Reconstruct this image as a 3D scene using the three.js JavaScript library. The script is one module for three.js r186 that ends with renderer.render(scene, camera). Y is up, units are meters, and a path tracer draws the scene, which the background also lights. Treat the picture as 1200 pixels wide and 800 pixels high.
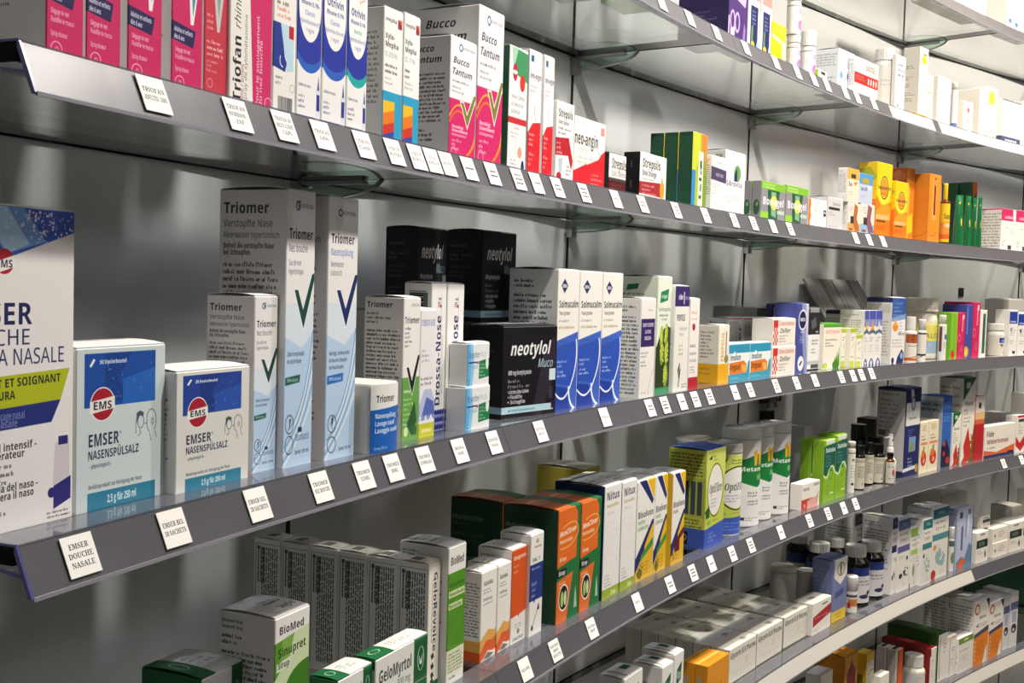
import * as THREE from 'three';
import { RectAreaLightUniformsLib } from 'three/addons/lights/RectAreaLightUniformsLib.js';
import { mergeGeometries } from 'three/addons/utils/BufferGeometryUtils.js';

// ---------------------------------------------------------------- camera, light, exposure
RectAreaLightUniformsLib.init();
const scene = new THREE.Scene();
const EYE = 1.45;
const camera = new THREE.PerspectiveCamera(2 * Math.atan(400 / 1310.07) * 180 / Math.PI, 1.5, 0.05, 60);
camera.position.set(0, EYE, 0);
camera.rotation.set(-0.051337, 0, 0.028382, 'XYZ');           // looking slightly down, phone held a little askew
scene.add(camera);
const renderer = new THREE.WebGLRenderer();
renderer.toneMapping = THREE.LinearToneMapping;
renderer.toneMappingExposure = 0.208;
renderer.shadowMap.enabled = true;
scene.background = new THREE.Color(0x000000);

// the shelving stands on a circle round the middle of the shop
const CX = 5.51933, CZ = 1.68934, R = 6.49493, RF = 6.21873;   // centre, wall radius, shelf front radius
const POSTS = [-0.2648, -0.3713, -0.47579, -0.58027, -0.68702, -0.80289, -0.91509, -1.0285, -1.142, -1.256];
const SHELF_Y = [2.11392, 1.83688, 1.57002, 1.30077, 1.04028, 0.77769, 0.50955].map((v) => v);
const A0 = -0.3763;                                            // left end of the shelves
const CEIL = 2.75;
const at = (a, r, y) => new THREE.Vector3(CX - r * Math.cos(a), y, CZ + r * Math.sin(a));
const facing = (a) => Math.atan2(Math.cos(a), -Math.sin(a));   // turn about y so that +z looks to the middle of the shop

const LAMPS = [
  // angle, radius, candela: ceiling spots on an arc in front of the shelves
  [-0.46, 5.62, 42], [-0.60, 5.66, 41], [-0.735, 5.7, 39], [-0.87, 5.74, 39], [-1.005, 5.74, 39], [-1.14, 5.74, 33],
];
const FILL_PANELS = [
  // angle, radius, nits, length, width: added unseen fill panels, brightening carton fronts and left sides
  [-0.62, 4.2, 10, 1.5, .35], [-0.95, 4.0, 10, 1.5, .35], [-0.2, 3.6, 6, 1.5, .35], [-0.05, 5.25, 11, 1.2, .35],
];
const lampMat = new THREE.MeshStandardMaterial({ color: 0xffffff, emissive: 0xfff3e0, emissiveIntensity: 6, roughness: .6 });
const trimMat = new THREE.MeshStandardMaterial({ color: 0xd8d8d6, roughness: .4 });
const used = {};
const numbered = (n) => { used[n] = (used[n] || 0) + 1; return used[n] === 1 ? n : n + '_' + String(used[n] - 1).padStart(3, '0'); };
const shade = (m) => { m.castShadow = true; m.receiveShadow = true; return m; };
function tag(o, label, category, group) { o.userData.label = label; o.userData.category = category; if (group) o.userData.group = group; return o; }
function thing(name, label, category, group) { const o = new THREE.Group(); o.name = numbered(name); scene.add(o); return tag(o, label, category, group); }
function part(parent, name, geo, mat) { const m = shade(new THREE.Mesh(geo, mat)); m.name = name; parent.add(m); return m; }
const ordinal = ['first', 'second', 'third', 'fourth', 'fifth', 'sixth', 'seventh', 'eighth', 'ninth', 'tenth', 'eleventh', 'twelfth', 'thirteenth', 'fourteenth', 'fifteenth', 'sixteenth', 'seventeenth', 'eighteenth', 'nineteenth', 'twentieth', 'twenty-first', 'twenty-second', 'twenty-third', 'twenty-fourth', 'twenty-fifth', 'twenty-sixth', 'twenty-seventh'];
const LEVEL = ['topmost', 'second', 'third', 'fourth', 'fifth', 'sixth', 'seventh'];

LAMPS.forEach(([a, r, cd], i) => {
  const g = thing('ceiling_spot_light', `round ceiling spot light above the shelves, ${ordinal[i]} from the left`, 'spot light', 'ceiling spot lights'), p = at(a, r, CEIL);
  g.position.copy(p);
  part(g, 'trim_ring', new THREE.TorusGeometry(.055, .008, 8, 28).rotateX(Math.PI / 2), trimMat);
  part(g, 'lens', new THREE.CylinderGeometry(.05, .05, .006, 24).translate(0, -.002, 0), lampMat);
  const l = new THREE.SpotLight(i < 2 ? 0xfff7ee : 0xfff1df, cd, 0, 1.05, .7, 2); l.name = 'spot_light_source'; l.position.set(0, -.02, 0); l.target.position.copy(at(a, R - .2, 1.2).sub(p)); l.castShadow = true; l.shadow.radius = 1.6; l.shadow.mapSize.set(1024, 1024); g.add(l, l.target);
});
FILL_PANELS.forEach(([a, r, nits, lw, lh], i) => {
  const g = thing('ceiling_panel_light', `added unseen ceiling fill panel over the shop floor, ${ordinal[i]} one`, 'panel light', 'added fill panels');
  g.position.copy(at(a, r, CEIL)); g.rotation.y = facing(a);
  part(g, 'frame', new THREE.BoxGeometry(lw + .04, .02, lh + .04).translate(0, -.005, 0), trimMat);
  part(g, 'diffuser', new THREE.BoxGeometry(lw, .008, lh).translate(0, -.017, 0), lampMat);
  const l = new THREE.RectAreaLight(0xfffaf5, nits, lw, lh); l.name = 'panel_light_source'; l.position.set(0, -.03, 0); l.rotation.x = -Math.PI / 2; g.add(l);
});

// ---------------------------------------------------------------- noise and materials
let seed = 20240607;
const rnd = () => { seed = (seed * 1664525 + 1013904223) >>> 0; return seed / 4294967296; };
function noiseTexture(n, lo, hi, cells) {
  const grid = cells.map((c) => Float32Array.from({ length: c * c }, rnd)), d = new Uint8Array(n * n * 4);
  for (let y = 0; y < n; y++) for (let x = 0; x < n; x++) {
    let v = 0, w = 0;
    cells.forEach((c, k) => { const fx = x / n * c, fy = y / n * c, x0 = fx | 0, y0 = fy | 0, tx = fx - x0, ty = fy - y0, q = (i, j) => grid[k][(j % c) * c + i % c]; const s = (t) => t * t * (3 - 2 * t); const a = q(x0, y0) + (q(x0 + 1, y0) - q(x0, y0)) * s(tx), b = q(x0, y0 + 1) + (q(x0 + 1, y0 + 1) - q(x0, y0 + 1)) * s(tx); v += (a + (b - a) * s(ty)) / (k + 1); w += 1 / (k + 1); });
    const c = Math.round(lo + (hi - lo) * v / w), o = (y * n + x) * 4; d[o] = d[o + 1] = d[o + 2] = c; d[o + 3] = 255;
  }
  const t = new THREE.DataTexture(d, n, n); t.wrapS = t.wrapT = THREE.RepeatWrapping; t.magFilter = THREE.LinearFilter; t.needsUpdate = true; return t;
}
const smear = noiseTexture(256, 90, 190, [5, 13, 41]);
const std = (c, r = .5, o = {}) => new THREE.MeshStandardMaterial({ color: c, roughness: r, ...o });
const M = {
  wall: new THREE.MeshPhysicalMaterial({ color: 0xdcdee2, roughness: .6, roughnessMap: smear, specularIntensity: .9 }),
  rail: std(0x0d0c0c, .5), slot: std(0x050505, .6), metal: std(0xb9bbbd, .3, { metalness: 1 }),
  ceiling: std(0xe4e2dc, .9), floor: std(0x77736c, .5), room: std(0xc9c7c2, .85),
  glass: new THREE.MeshPhysicalMaterial({ color: 0xeceeed, roughness: .03, transmission: 1, thickness: 0, ior: 1.5 }),
  fin: new THREE.MeshPhysicalMaterial({ color: 0xdfeee6, roughness: .05, transmission: .9, thickness: 0, ior: 1.5 }),
  edge: new THREE.MeshPhysicalMaterial({ color: 0x0b0f0e, roughness: .75, specularIntensity: .25 }),
  finEdge: new THREE.MeshPhysicalMaterial({ color: 0x6d8078, roughness: .15 }),
  rail_clear: new THREE.MeshPhysicalMaterial({ color: 0xa3a3ac, roughness: .3, transmission: .8, thickness: 0, ior: 1.49, roughnessMap: null }),
  leaf: new THREE.MeshPhysicalMaterial({ color: 0xd5d7e0, roughness: .08, transmission: .9, thickness: 0, ior: 1.49 }),
  violet: std(0x4a4a86, .25), ribMat: std(0x5c5c74, .3), beadMat: new THREE.MeshPhysicalMaterial({ color: 0xb9b9c4, roughness: .1, transmission: .5, thickness: 0, ior: 1.49 }), paper: std(0xb7b5b0, .8),
  white: std(0xe2e0da, .38), cream: std(0xdcd8ca, .4), greyPlastic: std(0xb4b2ac, .42), black: std(0x121214, .18), amber: std(0x6a3412, .15), yellowCap: std(0xe6c22a, .4), greenFoil: new THREE.MeshPhysicalMaterial({ color: 0x1d6b3d, roughness: .2, clearcoat: .6 }),
  foilPrint: std(0xd9c64a, .35), grey: std(0x86868a, .4), sign: std(0x141418, .4),
};

// ---------------------------------------------------------------- sweeps along the circle
// poly: convex outline of [outwards to the room from radius r0, height]; swept from angle a0 to a1
function sweep(poly, r0, y0, a0, a1, n) {
  const pos = [], quad = (a, b, c, d) => pos.push(...a, ...b, ...c, ...a, ...c, ...d), m = poly.length;
  const ring = []; for (let i = 0; i <= n; i++) { const a = a0 + (a1 - a0) * i / n; ring.push(poly.map(([o, y]) => at(a, r0 - o, y0 + y).toArray())); }
  let area = 0; for (let k = 0; k < m; k++) { const p = poly[k], q = poly[(k + 1) % m]; area += p[0] * q[1] - q[0] * p[1]; }
  const flip = (area < 0) !== (a1 > a0);
  for (let i = 0; i < n; i++) for (let k = 0; k < m; k++) { const a = ring[i][k], b = ring[i + 1][k], c = ring[i + 1][(k + 1) % m], d = ring[i][(k + 1) % m]; flip ? quad(a, d, c, b) : quad(a, b, c, d); }
  for (let k = 1; k < m - 1; k++) { const s = ring[0], e = ring[n]; flip ? pos.push(...s[0], ...s[k], ...s[k + 1], ...e[0], ...e[k + 1], ...e[k]) : pos.push(...s[0], ...s[k + 1], ...s[k], ...e[0], ...e[k], ...e[k + 1]); }
  const g = new THREE.BufferGeometry(); g.setAttribute('position', new THREE.Float32BufferAttribute(pos, 3)); g.computeVertexNormals();
  return g;
}
function localize(o, a, r, y) { o.position.copy(at(a, r, y)); o.rotation.y = facing(a); o.updateMatrix(); const inv = o.matrix.clone().invert(); o.traverse((m) => { if (m.isMesh) m.geometry.applyMatrix4(inv); }); }
const rect = (o0, o1, y0, y1) => [[o0, y0], [o1, y0], [o1, y1], [o0, y1]];

// ---------------------------------------------------------------- the room
const structure = (o) => { o.userData.kind = 'structure'; scene.add(o); return o; };
function slab(name, x0, x1, y0, y1, z0, z1, mat) { const m = shade(new THREE.Mesh(new THREE.BoxGeometry(x1 - x0, y1 - y0, z1 - z0), mat)); m.position.set((x0 + x1) / 2, (y0 + y1) / 2, (z0 + z1) / 2); m.name = name; return structure(m); }
slab('floor', -3.2, 9.6, -.1, 0, -7.6, 6.2, M.floor);
slab('ceiling', -3.2, 9.6, CEIL, CEIL + .1, -7.6, 6.2, M.ceiling);
slab('wall_left', -3.3, -3.2, 0, CEIL, -7.6, 6.2, M.room); slab('wall_right', 9.6, 9.7, 0, CEIL, -7.6, 6.2, M.room);
slab('wall_front', -3.2, 9.6, 0, CEIL, 6.2, 6.3, M.room); slab('wall_far', -3.2, 9.6, 0, CEIL, -7.7, -7.6, M.room);
const wall = new THREE.Group(); wall.name = 'wall_back'; structure(wall);
for (let i = 0; i + 1 < POSTS.length; i++) {
  const p = at(POSTS[i], R, 0), q = at(POSTS[i + 1], R, 0), w = p.distanceTo(q), mid = p.clone().add(q).multiplyScalar(.5), am = (POSTS[i] + POSTS[i + 1]) / 2;
  const g = new THREE.BoxGeometry(w - .0075, CEIL, .03); const uv = g.attributes.uv; for (let k = 0; k < uv.count; k++) uv.setXY(k, uv.getX(k) * w * 1.3 + i * .37, uv.getY(k) * CEIL * 1.3);
  const m = part(wall, 'wall_panel', g, M.wall);
  m.rotation.y = facing(am); m.position.set(mid.x, CEIL / 2, mid.z).add(new THREE.Vector3(0, 0, -.015).applyAxisAngle(new THREE.Vector3(0, 1, 0), facing(am)));
}
POSTS.forEach((a) => {
  const m = part(wall, 'upright_rail', new THREE.BoxGeometry(.0062, CEIL, .02), M.rail); m.position.copy(at(a, R + .009, CEIL / 2)); m.rotation.y = facing(a);
});

// ---------------------------------------------------------------- glass shelves, brackets, price rails
const BAYS = []; { let a = A0; for (const p of POSTS) if (p < A0 - .02) { BAYS.push([a, p]); a = p; } }
const bayWord = (i) => ordinal[i] + ' bay from the left', T = .010;
SHELF_Y.forEach((y, k) => BAYS.forEach(([a, b], i) => {
  const n = 10, e = .002 / RF, s0 = i ? a - e : a, s1 = b + e, back = -(R - .012 - RF);
  const g = thing('glass_shelf', `clear glass shelf pane, ${LEVEL[k]} level from the top, ${bayWord(i)}`, 'shelf', 'glass shelf panes');
  part(g, 'pane', sweep(rect(back, -.003, -T, 0), RF, y, s0 - .0012 / RF, s1 + .0012 / RF, n), M.glass);
  part(g, 'front_edge', sweep(rect(-.003, 0, -T, 0), RF, y, s0, s1, n), M.edge);
  part(g, 'rear_gasket', sweep(rect(back - (k === 1 ? .007 : .002), back, -T - .001, .001), RF, y, s0, s1, n), M.edge);  // added black strip, the dark gap at the wall put into colour
  for (const [u, v] of [[s0 + .0019 / RF, s0 - .0012 / RF], [s1 + .0012 / RF, s1 - .0019 / RF]]) part(g, 'side_edge', sweep(rect(back, 0, -T, 0), RF, y, u, v, 1), M.edge);
  // price rail: a clear profile clipped to the front edge
  const h = new THREE.Group(); h.name = 'price_rail'; h.userData.label = 'clear plastic price rail'; g.add(h);
  const r0 = i ? a - .0004 / RF : a, r1 = b + .0004 / RF;
  part(h, 'front_face', sweep([[.001, 0], [.0125, -.0265], [.011, -.0272], [-.0004, -.0004]], RF, y, r0, r1, n), M.rail_clear);
  part(h, 'top_leaf', sweep(rect(-.026, .001, .0003, .0013), RF, y, r0, r1, n), M.leaf);
  part(h, 'lower_leaf', sweep([[-.026, -T - .0012], [.0055, -.0152], [.0055, -.0162], [-.026, -T - .0022]], RF, y, r0, r1, n), M.leaf);
  part(h, 'rib', sweep([[.0034, -.0126], [.0048, -.0126], [.0052, -.0138], [.0038, -.0138]], RF, y, r0, r1, n), M.ribMat);
  part(h, 'bottom_bead', sweep([[.0112, -.0262], [.0132, -.0262], [.0134, -.0284], [.0114, -.0284]], RF, y, r0, r1, n), M.beadMat);
  if (!i) part(h, 'end_edge', mergeGeometries([sweep([[.0016, .0005], [.013, -.0268], [.0105, -.0276], [-.001, -.0006]], RF, y, a + .0016 / RF, a - .0002 / RF, 1), sweep(rect(-.026, .001, .0002, .0016), RF, y, a + .0016 / RF, a - .0002 / RF, 1), sweep([[-.026, -T - .001], [.006, -.015], [.006, -.0164], [-.026, -T - .0024]], RF, y, a + .0016 / RF, a - .0002 / RF, 1)]), M.violet);
  localize(g, (a + b) / 2, RF - 0, y);
}));
{
  const L = .119, Hh = .021, sh = new THREE.Shape(); sh.moveTo(0, 0); sh.lineTo(L, 0); for (let i = 1; i <= 14; i++) { const t = i / 14, x = L * (1 - t); sh.lineTo(x, -Hh * Math.pow(1 - Math.pow(x / L, 2.6), .62)); } sh.lineTo(0, 0);
  const fin = new THREE.ExtrudeGeometry(sh, { depth: .0078, bevelEnabled: false }).translate(0, 0, -.0039).rotateY(-Math.PI / 2);
  const rim = []; for (let i = 0; i < 16; i++) { const f = (x) => -Hh * Math.pow(1 - Math.pow(Math.min(1, x / L), 2.6), .62), x0 = L * i / 16, x1 = L * (i + 1) / 16; const b = new THREE.BoxGeometry(.0082, .0016, Math.hypot(x1 - x0, f(x1) - f(x0)) + .0006); b.rotateX(-Math.atan2(f(x1) - f(x0), x1 - x0)); b.translate(0, (f(x0) + f(x1)) / 2, (x0 + x1) / 2); rim.push(b); }
  const rimG = mergeGeometries(rim), clip = mergeGeometries([new THREE.BoxGeometry(.016, .03, .012).translate(0, -.014, .006), new THREE.CylinderGeometry(.004, .004, .02, 10).rotateZ(Math.PI / 2).translate(0, -.008, .014)]), chan = new THREE.BoxGeometry(.01, .004, .085).translate(0, -.002, .055);
  SHELF_Y.forEach((y, k) => POSTS.slice(2, 9).forEach((a, i) => {
    const g = thing('glass_bracket', `green glass bracket fin under the ${LEVEL[k]} shelf level at the ${ordinal[i]} upright`, 'bracket', 'glass bracket fins');
    g.position.copy(at(a, R - .001, y - T - .0006)); g.rotation.y = facing(a);
    part(g, 'fin', fin, M.fin); part(g, 'rim', rimG, M.finEdge); part(g, 'wall_clip', clip, M.metal); part(g, 'channel', chan, M.grey);
  }));
}

// ---------------------------------------------------------------- printed carton faces (flat print, some sides drawn darker than the front)
const INK = '#23252a', PAPER = '#ececea';
class Face {                                   // draws in fractions of one face
  constructor(g, x, y, w, h, mmw, mmh) { Object.assign(this, { g, x, y, w, h, mmw, mmh }); }
  open() { const g = this.g; g.save(); g.beginPath(); g.rect(this.x, this.y, this.w, this.h); g.clip(); g.translate(this.x, this.y); }
  shut() { this.g.restore(); }
  B(c) { this.g.fillStyle = c; this.g.fillRect(-2, -2, this.w + 4, this.h + 4); return this; }
  R(x, y, w, h, c) { this.g.fillStyle = c; this.g.fillRect(x * this.w, y * this.h, w * this.w, h * this.h); return this; }
  P(a, c) { const g = this.g; g.fillStyle = c; g.beginPath(); for (let i = 0; i < a.length; i += 2) g[i ? 'lineTo' : 'moveTo'](a[i] * this.w, a[i + 1] * this.h); g.closePath(); g.fill(); return this; }
  E(x, y, rx, ry, c, line) { const g = this.g; g.beginPath(); g.ellipse(x * this.w, y * this.h, rx * this.w, ry * this.h, 0, 0, 7); if (line) { g.strokeStyle = c; g.lineWidth = line * this.w; g.stroke(); } else { g.fillStyle = c; g.fill(); } return this; }
  O(x, y, r, c, line) { return this.E(x, y, r, r * this.w / this.h, c, line); }
  A(pts, c, lw) { const g = this.g; g.strokeStyle = c; g.lineWidth = lw * this.w; g.lineCap = 'round'; g.beginPath(); g.moveTo(pts[0] * this.w, pts[1] * this.h); for (let i = 2; i + 3 < pts.length; i += 4) g.quadraticCurveTo(pts[i] * this.w, pts[i + 1] * this.h, pts[i + 2] * this.w, pts[i + 3] * this.h); g.stroke(); return this; }
  T(s, x, y, h, c, o = {}) {                   // text with middle line y, cap height about h; o.w fits the width
    const g = this.g, px = h * this.h * 1.35; g.save(); g.translate(x * this.w, y * this.h); if (o.rot) g.rotate(o.rot);
    g.font = (o.i ? 'italic ' : '') + (o.b === 0 ? '' : 'bold ') + Math.max(2, px).toFixed(1) + 'px ' + (o.serif ? 'serif' : 'sans-serif'); g.fillStyle = c; g.textBaseline = 'middle'; g.textAlign = { l: 'left', c: 'center', r: 'right' }[o.a || 'l'];
    if (o.w) { const m = g.measureText(s).width, span = o.w * (o.rot && Math.abs(Math.abs(o.rot) - 1.5708) < .1 ? this.h : this.w); g.scale(span / m, 1); }
    g.fillText(s, 0, 0); g.restore(); return this;
  }
  L(x, y, w, n, lh, c, full = 1) {             // fine print, too small to read: rows of letter-like marks
    const g = this.g, u = lh * this.h, X = x * this.w, W = w * this.w; g.fillStyle = c;
    for (let i = 0; i < n; i++) { const end = (full ? .84 + .16 * rnd() : .35 + .6 * rnd()) * W, base = y * this.h + (i + .62) * u; for (let q = 0; q < end;) { for (let k = 2 + Math.floor(rnd() * 7); k > 0 && q < end; k--) { const up = rnd() < .3 ? .62 : .42, s = u * .15; g.fillRect(X + q, base - up * u, s, up * u); if (rnd() < .75) g.fillRect(X + q, base - up * u * (rnd() < .5 ? 1 : .55), u * .3, u * .13); if (rnd() < .5) g.fillRect(X + q + u * .22, base - u * .4, s * .8, u * .4); q += u * .4; } q += u * .3; } }
    return this;
  }
  V(x, y, w, n, h, c) { for (let i = 0; i < n; i++) { for (let q = 0; q < h;) { const ww = Math.min(h - q, h * (.02 + .07 * rnd())); this.R(x + i * w / n, y + q, w / n * .5, ww, c); q += ww + h * .012; } } return this; }
  K(x, y, w, h, c, edge) { const a = [x, y + h * .3, x + w * .17, y + h * .3, x + w * .42, y + h * .66, x + w * .84, y, x + w, y, x + w * .45, y + h]; if (edge) { const g = this.g; g.strokeStyle = edge; g.lineWidth = .05 * this.w; g.beginPath(); for (let i = 0; i < 12; i += 2) g[i ? 'lineTo' : 'moveTo'](a[i] * this.w, a[i + 1] * this.h); g.closePath(); g.stroke(); } return this.P(a, c); }
  C(x, y, w, h, c = INK) { for (let q = 0; q < w;) { const k = w * (.015 + .03 * rnd()); this.R(x + q, y, k, h, c); q += k + w * (.012 + .02 * rnd()); } return this; }
  dots(x, y, w, h, n, c, r) { for (let i = 0; i < n; i++) this.O(x + w * rnd(), y + h * rnd(), r * (.4 + rnd()), c); return this; }
}
const side = (c, t, o = {}) => (p) => { p.B(c); if (t) { p.L(.1, .07, .7, 2, .035, t, 0); p.L(.1, .17, .78, o.n || 14, .04, t); if (o.band) for (const b of o.band) p.R(0, b[0], 1, b[1], b[2]); } };
const vside = (c, t) => (p) => { p.B(c); p.R(.06, .04, .88, .003, t); p.R(.06, .04, .02, .9, t); p.V(.14, .07, .3, 3, .3, t); p.V(.3, .07, .62, 8, .86, t); p.R(.12, .06, .1, .03, t); };
const lid = (c, t) => (p) => { p.B(c); if (t) p.L(.3, .25, .5, 3, .12, t, 0); };
const plain = (c) => (p) => p.B(c);
const swirl = (p, tick, tag, y0) => {
  p.R(0, y0, 1, 1 - y0, '#b9d3ee'); p.P([0, y0, 1, y0, 1, y0 + .1, .6, y0 + .16, 0, y0 + .12], '#dbe6f1');
  for (let i = 0; i < 6; i++) p.A([.98, y0 + .1 + i * .05, .75 - .03 * i, .8 + .02 * i, .15 - .05 * i, .86 + .03 * i], i % 2 ? '#e7eff8' : '#7fa9d3', .035);
  p.K(.3, y0 - .11, .74, .2, tick, '#f4f4f4');
};
const D = {
  emser_douche: [(p) => {
    p.B('#eceaea'); p.P([0, 0, 1, 0, 1, .065, .8, .1, .5, .155, 0, .25], '#3b57b4'); p.P([.2, 0, .62, 0, .78, .1, .5, .14], '#6f9ad8'); p.P([.3, 0, .5, 0, .66, .11, .5, .14], '#a9cbe9');
    p.dots(.42, .005, .56, .1, 90, '#cfe0f6', .006); p.dots(.6, .005, .3, .07, 40, '#e6d9f2', .007); p.P([0, .25, .5, .155, .8, .1, 1, .065, 1, .09, .5, .19, 0, .3], '#eceaea');
    p.O(.478, .165, .07, '#a51f33'); p.P([.4, .17, .55, .145, .556, .18, .41, .205], '#f2f0ee'); p.T('EMS', .478, .172, .024, '#1d2346', { a: 'c', w: .12 });
    p.T('EMSER', .1, .325, .07, '#232a5a', { w: .58, b: 1 }); p.T('DOUCHE', .1, .398, .05, '#232a5a', { w: .57, b: 0 }); p.T('DOCCIA NASALE', .1, .458, .052, '#232a5a', { w: .83, b: 0 }); p.R(0, .49, .02, .001, INK);
    p.P([0, .525, .97, .505, .9, .605, 0, .625], '#b3bd25'); p.T('NETTOYANT ET SOIGNANT', .1, .542, .027, INK, { w: .8, rot: -.02 }); p.T('PULISCE E CURA', .1, .58, .027, INK, { w: .46, rot: -.02 });
    p.P([0, .625, .9, .605, .83, .675, 0, .69], '#27337c'); p.T('bain nettoyant nez et rinçage nasal', .05, .64, .024, '#8e97c9', { w: .58, b: 0 }); p.T('per la doccia nasale', .1, .663, .024, '#8e97c9', { w: .48, b: 0 });
    p.T('rinçage nasal intensif -', .1, .735, .024, INK, { w: .62 }); p.T('et libérateur', .3, .76, .024, INK, { w: .33 }); p.L(.1, .785, .5, 3, .025, '#55575c', 0); p.T('pulizia profonda del naso -', .1, .862, .024, INK, { w: .63 }); p.T('benessere e libera il naso', .1, .888, .024, INK, { w: .6 }); p.L(.1, .91, .45, 4, .022, '#55575c', 0);
    p.P([.86, .745, .97, .735, .975, .86, .985, .93, .85, .955, .845, .86], '#d3cdd2'); p.P([.85, .885, .985, .86, .985, .935, .85, .96], '#2b2b78'); p.R(.885, .725, .075, .028, '#2b2b78'); p.O(.835, .905, .03, '#2b2b78'); p.L(.8, .965, .18, 2, .014, '#55575c');
  }, side(PAPER, INK), lid(PAPER)],
  emser50: [(p) => emser(p, '#cfdcde', '#1f4fa5', '50')], emser20: [(p) => emser(p, '#deded9', '#27459a', '20')],
  triomer_nez: [(p) => {
    p.B('#eceaea'); p.T('VERFORA', .92, .052, .016, '#3b4654', { a: 'r', w: .42, b: 0 }); p.O(.38, .052, .07, '#27506f', .03); p.K(.35, .03, .12, .035, '#27506f');
    p.T('Triomer', .08, .155, .037, INK, { w: .84 }); p.T('Nez bouché', .08, .205, .03, '#4d5560', { w: .66, b: 0 }); p.T('Eau de mer', .08, .255, .022, '#5c6066', { w: .44, b: 0 }); p.T('hypertonique', .08, .288, .022, '#5c6066', { w: .52, b: 0 });
    swirl(p, '#1d4a44', 0, .405); p.T('Libère le nez bouché', .08, .585, .016, '#38506c', { w: .6 }); p.T('en cas de rhume', .08, .612, .016, '#38506c', { w: .5 }); p.P([.03, .67, .55, .662, .53, .69, .03, .698], '#27594f'); p.T('100% naturel', .08, .68, .014, '#9dc4b4', { w: .4 });
    p.E(.2, .84, .14, .033, '#37475c', .02); p.P([.2, .82, .26, .82, .2, .86], '#1f2c40'); p.E(.2, .915, .14, .033, '#37475c', .02); p.T('Sinomarin', .4, .89, .028, '#31435c', { w: .5, b: 0, serif: 1 }); p.R(.5, .855, .14, .018, '#27395a'); p.T('Spray 125 ml', .4, .945, .014, '#31435c', { w: .5 });
  }, (p) => triside(p), lid(PAPER)],
  triomer_spul: [(p) => {
    p.B('#eceaea'); p.T('VERFORA', .9, .055, .016, '#3b4654', { a: 'r', w: .44, b: 0 }); p.O(.38, .055, .06, '#27506f', .03);
    p.T('Triomer', .08, .155, .037, INK, { w: .8 }); p.T('Nasenspülung', .08, .205, .028, '#3f6bb0', { w: .76, b: 0 }); p.T('Meerwasser', .08, .25, .022, '#5c6066', { w: .44, b: 0 }); p.T('isotonisch', .08, .283, .022, '#5c6066', { w: .38, b: 0 });
    swirl(p, '#1e2f63', 0, .4); p.T('Reinigt, befeuchtet', .08, .59, .015, '#38506c', { w: .7 }); p.T('die Nase bei Schnupfen', .08, .617, .015, '#38506c', { w: .62 }); p.T('und Heuschnupfen', .08, .644, .015, '#38506c', { w: .5 }); p.P([.03, .675, .58, .667, .56, .7, .03, .708], '#2f6fc0'); p.T('100% naturel', .08, .687, .014, '#b8d3f0', { w: .42 });
    p.E(.22, .86, .14, .033, '#37475c', .02); p.P([.2, .84, .27, .83, .22, .885], '#1f2c40'); p.E(.22, .94, .14, .03, '#37475c', .02); p.T('Spray 125 ml', .46, .96, .014, '#31435c', { w: .42 });
  }, (p) => triside(p), lid(PAPER)],
  triomer_tub: [(p) => { p.B('#ecebe8'); p.T('Triomer', .12, .22, .105, INK, { w: .6 }); p.P([0, .37, 1, .33, 1, 1, 0, 1], '#1f63bd'); p.T('Nasenspülung', .1, .46, .07, '#d8e6f5', { w: .7 }); p.T('Lavage nasal', .1, .565, .07, '#d8e6f5', { w: .64 }); p.T('Lavaggio nasale', .1, .67, .07, '#d8e6f5', { w: .8 }); p.T('Spray 250 ml', .08, .92, .045, '#9dbfe4', { w: .4 }); }, (p) => { p.B('#ecebe8'); p.R(.1, .12, .12, .16, INK); p.R(.12, .4, .06, .05, INK); p.R(.12, .85, .06, .04, INK); }, lid(PAPER, '#777')],
  triomer_green: [(p) => {
    p.B('#ecebe8'); p.T('VERFORA', .93, .05, .02, '#777', { a: 'r', w: .5, b: 0 }); p.T('Triomer', .06, .155, .045, INK, { w: .88 }); p.L(.08, .2, .6, 5, .03, '#666', 0);
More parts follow.
